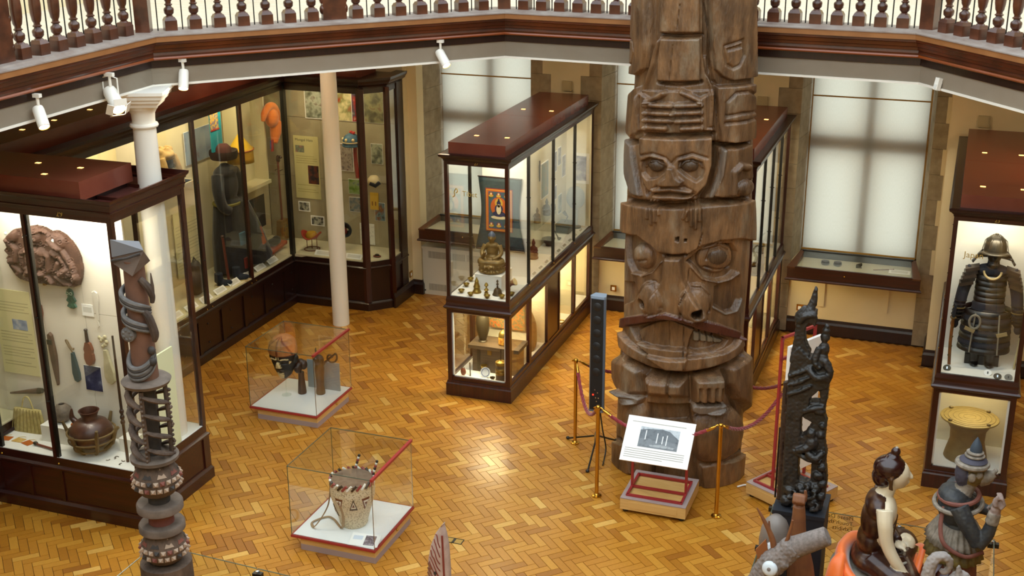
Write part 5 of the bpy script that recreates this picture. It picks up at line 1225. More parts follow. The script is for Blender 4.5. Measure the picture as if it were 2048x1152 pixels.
top.add(V, [(0,1,3), (1,2,3), (2,4,3), (4,0,3), (0,4,2,1)]); top.obj('head_cap', mat('head_cap_grey', '6b6a6c', rough=.85), cp)
top = G(); top.tube([(-.105, -.08, 3.625), (.015, -.085, 3.655), (.09, -.04, 3.68)], .009, 6); top.obj('head_band', PDK, cp)

# ================================================================ painted canoe prow and floor box
pw_ = thing('canoe_prow', 'pointed pale prow board painted with red curved lines', 'prow', (-3.63, 8.2, 0))
L0 = [(.02, 1.045), (-.03, .97), (-.075, .85), (-.10, .72), (-.112, .55), (-.11, .3), (-.10, .0)]; R0_ = [(.02, 1.045), (.035, .95), (.045, .8), (.052, .6), (.055, .3), (.055, 0)]
P_ = np.array([[(np.interp(z, [p[1] for p in L0[::-1]], [p[0] for p in L0[::-1]])*(1-f) + np.interp(z, [p[1] for p in R0_[::-1]], [p[0] for p in R0_[::-1]])*f, -.015 - .03*math.sin(f*PI)*min(1, (1.05-z)*4), z) for f in np.linspace(0, 1, 13)] + [(np.interp(z, [p[1] for p in R0_[::-1]], [p[0] for p in R0_[::-1]])+.018*min(1, (1.05-z)*5), .05, z), (np.interp(z, [p[1] for p in L0[::-1]], [p[0] for p in L0[::-1]])+.01, .05, z)] for z in np.linspace(0, 1.045, 50)])
link(grid_mesh('board', P_, mat('prow_paint', 'b09a90', rough=.8, col2='c4b0a6', scale=14), wrap=True), 'board', pw_)
PR = mat('prow_red', '7e3426', rough=.8); PB = mat('prow_brown', '7a4a1e', rough=.8)
def on_prow(f, z): return tuple(P_[int(min(49, max(0, z/1.045*49)))][int(f*12)] + np.array([0, -.003, 0]))
for k in range(11):
    pts = [on_prow(min(1, .12 + .8*q), .98 - .055*k - .16*(q**1.6) - .02*k*q) for q in np.linspace(0, .95, 10)]
    G().tube(spline([p for i, p in enumerate(pts) if i % 2 == 0], 3), .0045, 5).obj('painted_line', PR, pw_)
G().tube([on_prow(.92, z) for z in np.linspace(.1, .96, 16)], .009, 6).obj('painted_line', PR, pw_)
for k in range(7): G().tube([on_prow(.04, .70-.05*k), on_prow(.25, .66-.05*k)], .009, 5).obj('painted_bar', PB, pw_)
G().lathe([(.014, -.004), (.014, .006), (.007, .006)], c=on_prow(.55, .62), M=Matrix.Rotation(PI/2, 4, 'X'), n=12).obj('eye_ring', PDK, pw_)
fb = thing('floor_box', 'small black framed hatch set in the parquet beside the prow', 'floor hatch', (-4.12, 9.63, 0), .0)
for x0, x1, y0, y1 in ((-.09, .09, -.045, -.038), (-.09, .09, .038, .045), (-.09, -.082, -.045, .045), (.082, .09, -.045, .045), (-.012, .012, -.045, .045)): G().box(x0, x1, y0, y1, 0, .004).obj('frame_bar', BLACK, fb)
for x0, x1 in ((-.08, -.012), (.012, .08)): G().box(x0, x1, -.038, .038, .0005, .0015).obj('lid', mat('hatch_lid', 'a8843a', rough=.5), fb)

# ================================================================ seated Buddha on a cloth-covered pedestal
SKIN = mat('polished_marble', 'd9c7a4', rough=.3, col2='e2d4b6', scale=5, coat=.2); LACQ = mat('red_brown_lacquer', '301209', rough=.36, col2='5a3a1c', scale=11, coat=.12, lo=.45, hi=.75)
LACG = mat('worn_gilt_lacquer', '6b4a24', rough=.35, metal=.35, col2='3c2012', scale=10); SOLE = mat('grey_worn_marble', '8c8578', rough=.6, col2='a39c8c', scale=14)
bd = thing('buddha_statue', 'seated marble statue with dark red lacquered hair and robe, facing right', 'statue', (-.30, 9.08, .84), math.radians(6)); bd.scale = (1, 1, .905)
g = G(); SK, LQ, LG, SO, HR = 0, 1, 2, 3, 4
# hips, torso, chest
g.ell((-.03, 0, .10), (.17, .25, .12), 24, 14, m=LQ); g.ell((-.06, 0, .26), (.105, .16, .16), 22, 14, m=LQ); g.ell((-.05, 0, .45), (.10, .165, .20), 22, 16, m=LQ)
g.ell((-.03, 0, .60), (.10, .185, .13), 22, 14, m=LQ); g.ell((.03, -.03, .56), (.085, .155, .15), 20, 14, m=SK); g.ell((.01, 0, .35), (.09, .14, .16), 18, 12, m=SK)
g.tube([(.0, 0, .68), (.03, 0, .76), (.05, 0, .82)], [.075, .062, .06], 14, m=SK)
g.tube([(-.05, .05, .70), (.05, .07, .62), (.12, .05, .48), (.10, -.03, .33)], [.03, .03, .025, .02], 8, m=LG, flat=.5)
# head, hair, ears
g.ell((.075, 0, .905), (.105, .10, .13), 24, 18, m=SK); g.ell((.10, 0, .845), (.072, .07, .07), 18, 12, m=SK)
g.ell((.03, 0, .95), (.125, .115, .115), 24, 16, m=HR); g.ell((-.02, 0, .87), (.08, .095, .10), 20, 12, m=HR); g.ell((.045, 0, 1.04), (.06, .06, .055), 16, 10, m=HR); g.ell((.06, 0, 1.105), (.037, .037, .04), 14, 10, m=HR); g.ell((.065, 0, 1.145), (.012, .012, .012), 8, 6, m=SO)
g.tube([(.165, 0, .935), (.188, 0, .895), (.192, 0, .882), (.172, 0, .874)], [.012, .017, .02, .012], 10, m=SK)
g.ell((.165, 0, .845), (.02, .03, .009), 10, 6, m=SK); g.ell((.163, 0, .83), (.018, .026, .009), 10, 6, m=SK)
for s in (-1, 1):
    g.ell((.155, s*.038, .91), (.018, .026, .009), 10, 6, m=SK); g.tube([(.165, s*.012, .93), (.163, s*.04, .938), (.14, s*.07, .925)], .006, 6, m=SK)
    g.tube([(.045, s*.10, .93), (.035, s*.112, .90), (.04, s*.108, .85), (.045, s*.10, .80)], [.018, .024, .018, .020], 8, m=LG, flat=.6)
# right arm over the right knee (towards us), left arm into the lap
g.tube(spline([(.01, -.19, .66), (.02, -.245, .54), (.05, -.27, .38), (.12, -.285, .24), (.20, -.29, .12)], 4), lerps([.065, .058, .05, .046, .036], 17), 12, m=SK)
g.ell((.225, -.29, .075), (.035, .03, .05), 12, 8, m=SK)
for k, (dy, ln) in enumerate(((-.027, .085), (-.009, .10), (.009, .095), (.026, .075))): g.tube([(.235, -.29+dy, .05), (.252, -.29+dy, .0), (.25, -.29+dy, .05-ln)], [.011, .010, .008], 8, m=SK)
g.tube([(.205, -.262, .09), (.21, -.245, .05), (.22, -.24, .02)], [.012, .011, .009], 8, m=SK)
g.tube(spline([(.01, .19, .66), (.01, .25, .52), (.03, .27, .36), (.10, .18, .26), (.15, .05, .24)], 4), lerps([.07, .06, .052, .046, .036], 17), 12, m=LQ)
g.ell((.165, -.01, .235), (.05, .06, .022), 12, 8, m=SK)
for dy in (-.03, -.01, .01, .03): g.tube([(.18, -.03, .235+dy*.1), (.20+dy*.2, -.09, .23)], [.012, .009], 6, m=SK)
# crossed legs and soles
for s in (-1, 1):
    g.tube(spline([(-.02, s*.12, .11), (.10, s*.26, .09), (.20, s*.35, .07), (.24, s*.30, .06), (.22, s*.12, .07), (.18, -s*.06, .11)], 5), lerps([.12, .115, .10, .09, .08, .055], 26), 14, m=LQ)
g.ell((.10, -.17, .175), (.09, .05, .03), 16, 8, rot=(0, 0, -.5), m=SO)
for q in range(5): g.ell((.155+.012*q, -.225+.012*q, .178), (.016, .012, .013), 8, 6, m=SO)
g.ell((.22, .22, .13), (.08, .12, .05), 16, 8, m=SK)
organic(g, 'figure', [SKIN, LACQ, LACG, SOLE, mat('lacquered_hair', '2a0d0b', rough=.25, coat=.3)], bd, .0075, 3)
G().lathe([(.30, -.06), (.36, -.05), (.37, -.03), (.34, .0), (.28, .01)], n=36, sx=.95, sy=1.1).obj('seat', SOLE, bd)
pd = thing('statue_pedestal', 'pedestal under the seated statue, hidden by orange cloth', 'pedestal', (-.28, 9.08, 0))
G().box(-.27, .27, -.3, .3, 0, .75).obj('block', BLACK, pd); G().box(-.29, .29, -.32, .32, .74, .778).obj('top', BLACK, pd)
ORC = mat('orange_satin', 'f0641a', rough=.38, col2='f87a2a', scale=6, sheen=.5)
cl = thing('orange_cloth', 'bright orange satin cloth draped round the seated statue', 'cloth', (-.28, 9.08, 0))
nA, nR = 120, 22; P_ = np.zeros((nR, nA, 3))
for i in range(nR):
    f = i/(nR-1)
    for j in range(nA):
        a = 2*PI*j/nA; fold = math.sin(6*a + .6)*.5 + math.sin(10*a + 1.3)*.3 + math.sin(3*a + 2)*.4
        back = max(0, math.cos(a - 2.9)); k = min(1, max(0, (f-.1)*1.8))
        r = .30 + .055*min(1, f*6) + .02*k + .030*fold*k; z = .87 + .12*back**1.5 + .05*max(0, math.cos(a - .3)) - .80*max(0, f-.12) + .02*fold*min(1, f*4)
        if i == 0: r = .24; z -= .07
        elif i == 1: r = .30; z += .005
        P_[nR-1-i, j] = (r*math.cos(a)*.93, r*math.sin(a)*1.15, z)
o = link(grid_mesh('cloth', P_, ORC, wrap=True, caps=False), 'cloth', cl); s = o.modifiers.new('thickness', 'SOLIDIFY'); s.thickness = .006
g = G(); g.tube(spline([(.20, -.34, .70), (.27, -.14, .88), (.31, .05, 1.02), (.28, .2, .98)], 6), lerps([.03, .03, .024, .03], 19), 8, flat=.35); g.obj('cloth_fold', ORC, cl)
g = G(); g.tube(spline([(-.27, -.16, .99), (-.30, -.24, .93), (-.31, -.32, .74), (-.32, -.36, .3)], 5), lerps([.03, .06, .08, .09], 16), 12, flat=.5); g.obj('cloth_fold', ORC, cl)

# ================================================================ monkey-headed guardian figure
FD = mat('dark_blue_black_paint', '26292d', rough=.6, col2='3a3a38', scale=16); FY = mat('worn_gold_paint', '7c6a34', rough=.6, col2='5c4c26', scale=18); FG = mat('pale_worn_paint', '6e6455', rough=.75, col2='93887a', scale=22); FR = mat('worn_red_paint', '6e3c30', rough=.7, col2='7e4c3e', scale=12); FP = mat('pinkish_fist_paint', '8e7a70', rough=.75); FH = mat('slate_hair_paint', '3f3c48', rough=.7)
fg = thing('guardian_figure', 'carved guardian figure in a tiered hat raising a fist, facing right', 'statue', (.27, 9.02, .42), math.radians(8))
g = G()
for s in (-1, 1): g.tube(spline([(-.04, s*.09, .74), (.0, s*.11, .38), (-.03, s*.11, .14), (-.03, s*.11, .04)], 4), lerps([.11, .085, .06, .05], 13), 12, m=2); g.ell((.03, s*.11, .03), (.10, .05, .035), m=3)
g.ell((-.02, 0, .78), (.15, .19, .13), 20, 12, m=2); g.ell((-.02, 0, .92), (.12, .16, .15), 20, 14, m=0); g.ell((-.04, 0, 1.08), (.135, .185, .14), 20, 14, m=0); g.ell((-.07, 0, 1.17), (.11, .16, .08), 18, 10, m=0)
g.tube([(-.02, 0, 1.18), (.03, 0, 1.30)], [.075, .065], 12, m=2)
g.ell((.045, 0, 1.36), (.085, .085, .10), 20, 14, m=1); g.ell((-.02, 0, 1.36), (.06, .08, .11), 16, 12, m=5)
g.tube([(.09, 0, 1.34), (.15, 0, 1.345), (.20, 0, 1.375)], [.06, .05, .03], 12, m=2); g.ell((.205, 0, 1.40), (.018, .025, .018), m=2); g.tube([(.10, 0, 1.30), (.16, 0, 1.315), (.19, 0, 1.335)], [.04, .032, .018], 10, m=2)
for s in (-1, 1): g.ell((.085, s*.07, 1.385), (.025, .02, .03), 10, 8, m=2); g.ell((.03, s*.095, 1.37), (.03, .018, .04), 10, 8, m=2)
# near arm: shoulder, elbow, raised fist
g.tube(spline([(-.05, -.18, 1.17), (.0, -.22, 1.08), (.08, -.245, .95), (.10, -.25, .91)], 4), lerps([.07, .066, .056, .054], 13), 12, m=0)
g.tube(spline([(.10, -.25, .91), (.155, -.245, 1.0), (.185, -.24, 1.13)], 4), lerps([.054, .05, .04], 9), 12, m=0)
g.tube([(.177, -.24, 1.10), (.19, -.24, 1.18)], [.05, .046], 12, m=2); g.tube([(.19, -.24, 1.17), (.195, -.24, 1.22)], [.035, .04], 10, m=4)
g.ell((.205, -.24, 1.26), (.045, .045, .05), 12, 8, m=4)
for q in range(4): g.tube([(.215, -.282+.028*q, 1.235), (.243, -.282+.028*q, 1.27), (.222, -.282+.028*q, 1.32), (.19, -.282+.028*q, 1.315)], [.0115, .0125, .0115, .010], 8, m=4)
g.tube([(.18, -.285, 1.25), (.18, -.28, 1.31), (.185, -.275, 1.34)], [.013, .012, .010], 8, m=4)
# far arm
g.tube(spline([(-.05, .18, 1.17), (.04, .23, 1.06), (.16, .24, .97), (.24, .22, .95)], 4), lerps([.075, .065, .05, .04], 13), 12, m=0); g.ell((.26, .21, .96), (.06, .03, .045), m=4); g.tube([(.24, .2, 1.01), (.30, .2, .97)], [.03, .008], 8, m=2)
organic(g, 'body', [FD, FY, FG, FR, FP, FH], fg, .0075, 2, extra=.0015)
ht_ = G(); ht_.lathe([(.06, 1.42), (.115, 1.43), (.125, 1.445), (.12, 1.46), (.075, 1.475)], c=(.035, 0, 0), n=24); ht_.obj('hat_brim', FG, fg)
G().lathe([(.075, 1.465), (.1, 1.475), (.07, 1.50)], c=(.04, 0, 0), n=24).obj('hat_crown', FH, fg)
for z, r in ((1.50, .072), (1.525, .062)): G().lathe([(r*.8, z), (r, z+.008), (r, z+.016), (r*.8, z+.024)], c=(.045, 0, 0), n=24).obj('hat_tier', FG, fg)
G().lathe([(.045, 1.545), (.044, 1.57), (.03, 1.61), (.012, 1.645), (.003, 1.66)], c=(.05, 0, 0), n=16).obj('hat_spike', mat('spike_blue', '36424e', rough=.6), fg)
def frill(nm, z0, z1, r0, r1, n, mm):
    P2 = np.array([[((r0*(1-f)+r1*f)*(1+.035*math.cos(n*2*PI*j/160))*math.cos(2*PI*j/160)-.02, (r0*(1-f)+r1*f)*1.15*(1+.035*math.cos(n*2*PI*j/160))*math.sin(2*PI*j/160), z0*(1-f)+z1*f) for j in range(160)] for f in (1, .66, .33, 0)])
    o = link(grid_mesh(nm, P2, mm, wrap=True, caps=True), nm, fg)
frill('skirt_tier', .96, .82, .14, .22, 26, FG); frill('skirt_tier', .84, .70, .16, .215, 20, FY); frill('skirt_tier', .72, .42, .16, .19, 14, FR)
G().tube(spline([(-.14, -.1, 1.12), (-.16, -.16, 1.0), (-.13, -.23, .88), (.02, -.265, .81), (.15, -.22, .84)], 6), .016, 8, flat=.5).obj('sash', FR, fg)
for z, r in ((1.12, .205), (1.18, .17)): G().tube([(r*.82*math.cos(2*PI*k/28)-.03, r*math.sin(2*PI*k/28), z+.02*math.cos(2*PI*k/28)) for k in range(28)], .018, 8, closed=True).obj('collar', FG if z < 1.15 else FR, fg)
for pts in ([(-.12, -.14, .68), (-.22, -.18, .54), (-.28, -.18, .34)], [(-.08, -.18, .62), (-.16, -.22, .46), (-.18, -.22, .28)]): G().tube(spline(pts, 5), lerps([.03, .05, .02], 11), 8, flat=.4).obj('sash_end', mat('lilac_grey_paint', '6a6068', rough=.7), fg)
p2 = thing('statue_pedestal', 'black pedestal under the guardian figure', 'pedestal', (.27, 9.02, 0)); G().box(-.2, .22, -.22, .22, 0, .385).obj('block', BLACK, p2); G().box(-.22, .24, -.24, .24, .385, .42).obj('top', BLACK, p2)

# ================================================================ grey carved stone with curling crest
sc = thing('stone_carving', 'pale grey carved piece with curled crest before the guardian figure', 'carving', (.19, 8.32, .95), math.radians(10)); GST = mat('grey_carving_paint', '8e8680', rough=.8, col2='a29a94', scale=16)
g = G()
g.tube(spline([(-.10, 0, .0), (-.11, 0, .25), (-.10, 0, .42), (-.06, 0, .50), (.0, 0, .50), (.03, 0, .44), (.0, 0, .38), (-.03, 0, .40)], 6), lerps([.07, .065, .055, .045, .04, .03, .025, .018], 43), 10, flat=.8)
g.tube(spline([(.02, 0, .05), (.06, 0, .28), (.12, 0, .36), (.16, 0, .32), (.15, 0, .25), (.11, 0, .26)], 6), lerps([.08, .06, .045, .035, .03, .02], 31), 10)
g.tube(spline([(.08, -.02, .30), (.09, -.02, .40), (.085, -.02, .46)], 4), lerps([.03, .025, .008], 9), 8)
g.ell((.02, 0, .16), (.12, .08, .16)); g.ell((.14, 0, .14), (.08, .06, .06)); g.ell((.10, -.04, .22), (.04, .03, .035)); g.ell((.19, -.01, .17), (.04, .04, .03)); g.ell((0, 0, .02), (.16, .1, .05))
for x, z in ((.02, .30), (-.03, .24), (.05, .10), (.16, .08)): g.tube([(x+.035*math.cos(k*.7), -.07, z+.035*math.sin(k*.7)) for k in range(8)], [.012]*8, 6)
organic(g, 'carving', GST, sc, .0075, 2, extra=.003)
p3 = thing('statue_pedestal', 'dark pedestal under the pale grey carved piece', 'pedestal', (.19, 8.32, 0)); G().box(-.18, .22, -.16, .16, 0, .92).obj('block', BLACK, p3); G().box(-.2, .24, -.18, .18, .915, .95).obj('top', BLACK, p3)

# ================================================================ black carved finial on a plinth
NG = mat('blackened_wood', '15130f', rough=.5, col2='262220', scale=9, bump=.5, bscale=40, coat=.15); NGB = mat('brown_wood_edge', '35231a', rough=.5)
ng_ = thing('carved_finial', 'tall blackened wooden finial of curling serpents with riders', 'carving', (-.93, 9.2, 1.2))
g = G(); y = 0
def tb(pts, r, m=0, n=10, fl=1.0): g.tube(spline(pts, 5), lerps(r, (len(pts)-1)*5+1), n, m=m, flat=fl)
# silhouette slabs with openings between them (x across, z up, in metres), then carved lumps and coils on top
NGP = {'A': [(-.144,.0),(.0,.0),(-.03,.348),(-.032,.61),(-.039,.824),(-.15,.807)], 'B': [(-.147,.764),(-.159,1.123),(-.134,1.314),(-.092,1.361),(-.004,1.282),(.08,1.323),(.152,1.209),(.148,1.063),(.083,1.032),(.02,.96),(.011,.865),(-.05,.758)],
       'C': [(-.053,.8),(.034,.92),(.128,.934),(.143,.978),(.136,.829),(.16,.761),(.107,.71),(.018,.768)], 'C2': [(.081,1.053),(.152,1.105),(.146,.937),(.124,.883),(.098,.929)], 'D': [(.048,.73),(.159,.769),(.153,.597),(.18,.493),(.168,.404),(.017,.466),(-.1,.468),(-.093,.535),(-.003,.636)],
       'E': [(.069,.431),(.172,.448),(.198,.256),(.19,.079),(.119,.019),(.072,.233)], 'F': [(-.144,.002),(-.129,.198),(-.014,.24),(.104,.217),(.19,.169),(.177,.005),(.004,.0)], 'N': [(-.159,1.228),(-.135,1.438),(-.128,1.561),(-.096,1.63),(-.032,1.678),(.014,1.652),(.015,1.539),(-.032,1.573),(-.061,1.509),(-.05,1.408),(-.006,1.311),(-.046,1.243)]}
for k, poly in NGP.items():
    hw_ = {'N': .05, 'A': .06, 'B': .065}.get(k, .055); g.prism(poly, -hw_, hw_, M=frame_m((0, 0, 0), (1, 0, 0), (0, 0, 1)), m=0)
tb([(-.165, .0, .02), (-.172, .0, .5), (-.178, .0, 1.05)], [.02, .022, .02], 1)
tb([(-.05, -.02, 1.63), (-.02, 0, 1.71), (-.01, 0, 1.77), (-.007, 0, 1.85)], [.035, .032, .024, .007]); tb([(-.10, -.05, 1.56), (-.06, -.06, 1.62), (.0, -.05, 1.63), (.02, -.04, 1.58)], [.02, .024, .022, .012]); tb([(-.115, 0, 1.50), (-.12, 0, 1.60), (-.07, 0, 1.68)], [.02, .026, .016])
for q in range(4): g.ell((-.012+.003*q, 0, 1.70+.04*q), (.026-.004*q, .024, .02), 8, 6)
for k in range(3): tb([(-.155, -.062, 1.12-.08*k), (-.06, -.075, 1.17-.08*k), (.02, -.07, 1.225-.08*k)], [.014, .015, .013], 0, 6)
# rider on the shoulder
g.ell((.085, -.03, 1.27), (.05, .05, .07)); g.ell((.09, -.02, 1.36), (.042, .042, .06)); g.ell((.092, -.015, 1.455), (.036, .036, .045)); g.ell((.095, -.015, 1.51), (.032, .032, .028)); g.ell((.098, -.015, 1.545), (.02, .02, .02)); tb([(.06, -.05, 1.38), (.035, -.08, 1.28), (.08, -.09, 1.22)], [.026, .024, .018]); tb([(.10, -.05, 1.28), (.15, -.06, 1.2), (.14, -.05, 1.1)], [.035, .03, .018]); tb([(.0, -.08, 1.2), (.06, -.10, 1.15), (.12, -.09, 1.16), (.14, -.08, 1.12)], [.02, .03, .028, .012])
# crouching figures and foliage down the right edge
g.ell((.05, -.05, .66), (.038, .038, .042)); g.ell((.06, -.05, .58), (.05, .05, .06)); tb([(.09, -.05, .60), (.02, -.08, .54), (-.05, -.07, .50)], [.025, .03, .022]); tb([(.03, -.07, .50), (.10, -.09, .47), (.15, -.06, .52)], [.028, .03, .02]); g.ell((.12, -.03, .66), (.035, .05, .04)); g.ell((.13, -.04, .74), (.03, .05, .03))
tb([(-.08, -.05, .50), (-.02, -.07, .47), (.06, -.07, .44), (.14, -.06, .43)], [.015, .02, .022, .018]); g.ell((.10, -.05, .86), (.05, .04, .035)); tb([(-.02, -.06, .84), (.06, -.07, .88), (.13, -.06, .90)], [.02, .024, .018])
for x, z, r in ((.15, .38, .035), (.13, .31, .045), (.16, .24, .035), (.12, .20, .045), (.16, .13, .04), (.05, .10, .06), (-.03, .08, .06), (.10, .07, .055), (.0, .18, .04), (.06, .21, .04), (-.08, .14, .045), (-.10, .05, .05)): g.ell((x, -.055, z), (r, r*.9, r*.9), 12, 8)
for x, z in ((-.06, .10), (.02, .05), (.09, .12), (.03, .17), (-.02, .02), (.12, .02)): tb([(x-.03, -.10, z), (x+.02, -.115, z+.02), (x+.03, -.105, z+.06), (x, -.10, z+.07)], [.016, .018, .014, .008], 0, 6)
organic(g, 'carving', [NG, NGB], ng_, .007, 1, extra=.0022)
G().tube([(-.205, .06, 0), (-.205, .06, .62)], .008, 8).obj('support_rod', BLACK, ng_)
p4 = thing('finial_plinth', 'black square plinth under the blackened finial', 'pedestal', (-.92, 9.25, 0)); NP = mat('plinth_blue_black', '161a22', rough=.6)
G().box(-.2, .2, -.2, .2, .03, 1.17).obj('block', NP, p4); G().box(-.205, .205, -.205, .205, 1.165, 1.2).obj('top', NP, p4); G().box(-.18, .18, -.18, .18, 0, .03).obj('foot', BLACK, p4)

# ================================================================ wooden pieces in the bottom right corner
GW = mat('grey_weathered_wood', '6e655f', rough=.8, col2='877c76', scale=14, stretch=(3, 3, 3), bump=.3); BW_ = mat('warm_brown_wood', '6b4028', rough=.55, col2='80512f', scale=8); EYE = mat('eye_white', 'cdd6dc', rough=.3); LEA = mat('orange_hide', '8e5428', rough=.7)
dh = thing('carved_animal_head', 'carved animal head with log-like snout, branching horns and white eye discs', 'carving', (-.93, 8.22, 1.21))
g = G(); g.tube(spline([(-.16, -.02, -.12), (-.06, -.02, .02), (.05, 0, .14)], 5), lerps([.07, .10, .085], 11), 14); g.tube([(.03, 0, .12), (.06, 0, .155), (.10, 0, .185)], [.088, .092, .085], 14)
g.ell((.0, -.02, .13), (.06, .07, .06)); g.tube(spline([(-.2, -.02, -.2), (-.12, -.02, -.08)], 4), lerps([.06, .08], 5), 12); g.ell((.02, -.09, .07), (.05, .02, .03), rot=(0, .6, 0))
organic(g, 'head', GW, dh, .008, 2, extra=.004)
g = G(); M = Matrix.Translation((.09, 0, .175)) @ Vector((.21, .02, .12)).to_track_quat('Z', 'Y').to_matrix().to_4x4(); g.T = M; g.lathe([(.078, 0), (.08, .02), (.074, .16), (.07, .245), (.06, .255), (.0, .256)], n=24); g.obj('snout', GW, dh)
for p, d in (((-.065, -.115, .03), (-.15, -1, .3)), ((-.10, .05, .12), (-.6, .3, .6))):
    M = Matrix.Translation(p) @ Vector(d).to_track_quat('Z', 'Y').to_matrix().to_4x4(); e = G(); e.T = M; e.lathe([(.055, -.02), (.058, .0), (.05, .012), (.03, .02), (.0, .022)], n=20); q = e.obj('eye_disc', EYE, dh)
    e = G(); e.T = M; e.lathe([(.014, .018), (.014, .025), (.008, .027)], n=12); e.obj('pupil', GW, dh)
for pts, r in (([(-.05, 0, .10), (-.08, 0, .22), (-.15, 0, .36), (-.20, 0, .44)], [.028, .022, .014, .005]), ([(-.0, 0, .14), (.03, -.02, .22), (.05, -.02, .32), (.06, -.02, .40)], [.024, .016, .012, .008]), ([(-.10, 0, .26), (-.11, .02, .34)], [.012, .006])):
    G().tube(spline(pts, 4), lerps(r, (len(pts)-1)*4+1), 8).obj('horn', BW_, dh)
g = G(); g.prism([(-.26, -.2), (-.2, -.08), (-.16, .0), (-.19, .1), (-.12, .2), (-.10, .12), (-.13, .02), (-.14, -.08), (-.2, -.2)], -.01, .01, M=Matrix.Rotation(PI/2, 4, 'X')); g.obj('ear_fringe', LEA, dh)
p5 = thing('statue_pedestal', 'dark pedestal under the carved animal head', 'pedestal', (-1.0, 8.22, 0)); G().box(-.14, .14, -.14, .14, 0, .96).obj('block', BLACK, p5); G().box(-.15, .15, -.15, .15, .955, .985).obj('top', BLACK, p5)
fa = thing('carved_forearm', 'brown wooden forearm ending in a closed fist with raised thumb', 'carving', (-.86, 8.56, .90))
g = G(); g.tube(spline([(.06, 0, -.1), (.03, 0, .15), (.0, 0, .40), (-.005, 0, .56), (-.01, 0, .64)], 4), lerps([.12, .10, .062, .05, .044], 17), 14)
g.ell((-.012, 0, .69), (.05, .04, .05), 14, 10)
for q in range(4): g.tube([(-.045+.024*q, -.03, .665), (-.045+.024*q, -.052, .695), (-.045+.024*q, -.03, .735), (-.045+.024*q, 0, .735)], [.012, .013, .013, .012], 8)
g.tube([(.03, -.01, .69), (.035, -.02, .74), (.03, -.02, .785)], [.017, .015, .011], 8)
organic(g, 'forearm', BW_, fa, .007, 2)
p6 = thing('statue_pedestal', 'orange-brown block under the carved wooden forearm', 'pedestal', (-.83, 8.56, 0)); G().box(-.11, .11, -.1, .1, 0, .77).obj('block', LEA, p6); G().box(-.112, .112, -.11, .11, .765, .795).obj('top', LEA, p6)
gd = thing('gourd_vessel', 'smooth grey rounded gourd behind the animal horns', 'gourd', (-1.03, 8.58, .99))
G().lathe([(.03, .02), (.08, .05), (.115, .13), (.12, .22), (.105, .32), (.08, .38), (.04, .42), (.003, .43)], n=28).obj('bulb', mat('grey_gourd', '6a625c', rough=.45, col2='7b726a', scale=6), gd)
G().lathe([(.055, 0), (.06, .01), (.035, .05)], n=20).obj('foot', BW_, gd); G().cbox((.02, -.09, .1), (.09, .02, .12)).obj('tag', mat('gourd_label', 'c9b07c', rough=.7), gd)
p7 = thing('statue_pedestal', 'narrow black pedestal under the grey gourd', 'pedestal', (-1.035, 8.58, 0)); G().box(-.05, .05, -.085, .085, 0, .96).obj('block', BLACK, p7); G().box(-.05, .05, -.09, .09, .955, .99).obj('top', BLACK, p7)

# ================================================================ things inside the cases
def flat_print(name, label, cat, c, w, h, face, cols, scale=14, seed=0.0, border=.012, mount=None, group=None):
    """a mounted print; face: 'x+' looks along +X, 'y-' looks along -Y"""
    t = thing(name, label, cat, c, 0 if face == 'y-' else PI/2, group)
    G().box(-w/2, w/2, -.006, 0, -h/2, h/2).obj('mount', mount or PAPER, t)
    G().box(-w/2+border, w/2-border, -.0075, -.005, -h/2+border, h/2-border).obj('print', photo_mat('print_%s_%g' % ('_'.join(cols)[:40], seed), cols, scale, seed), t)
    return t
def text_panel(label, c, w, h, face, title=None, lines=14, paper=None, pics=(), ink=None):
    t = thing('text_panel', label, 'panel', c, 0 if face == 'y-' else PI/2)
    G().box(-w/2, w/2, -.008, 0, -h/2, h/2).obj('board', paper or CREAMPAPER, t)
    if title: text_mesh(title, h*.06, 'title', INK, t, frame_m((-w/2+.03, -.0085, h/2-.075), (1, 0, 0), (0, 0, 1)), extrude=.0004)
    g = G()
    for k in range(lines):
        z = h/2 - .13 - k*(h-.2)/lines
        if k % 5 == 4 or any(z < pz + ph_/2 + .02 and z > pz - ph_/2 - .02 for _, _, pz, _, ph_ in pics): continue
        g.box(-w/2+.03, w/2-.03 - (.12*w if k % 3 == 2 else 0), -.0086, -.0078, z-.006, z+.004)
    g.obj('printed_text', ink or mat('faded_text', 'b5ad84', rough=.8), t)
    for cols, px_, pz, pw2, ph_ in pics: G().box(px_-pw2/2, px_+pw2/2, -.0095, -.0085, pz-ph_/2, pz+ph_/2).obj('picture', photo_mat('print_%s' % '_'.join(cols), cols, 16), t)
    return t
def bowl_mesh(r, h): return [(r*.45, 0), (r*.5, h*.12), (r*.38, h*.2), (r*.75, h*.45), (r*.95, h*.85), (r*1.05, h), (r*.95, h), (r*.7, h*.5), (0.001, h*.35)]
BRZ = mat('bronze', '5e4a26', rough=.45, metal=.4, col2='7e683c', scale=14); OLDB = mat('old_brass', '8a7030', rough=.35, metal=.8); DKB = mat('dark_bronze', '3a3324', rough=.4, metal=.5)
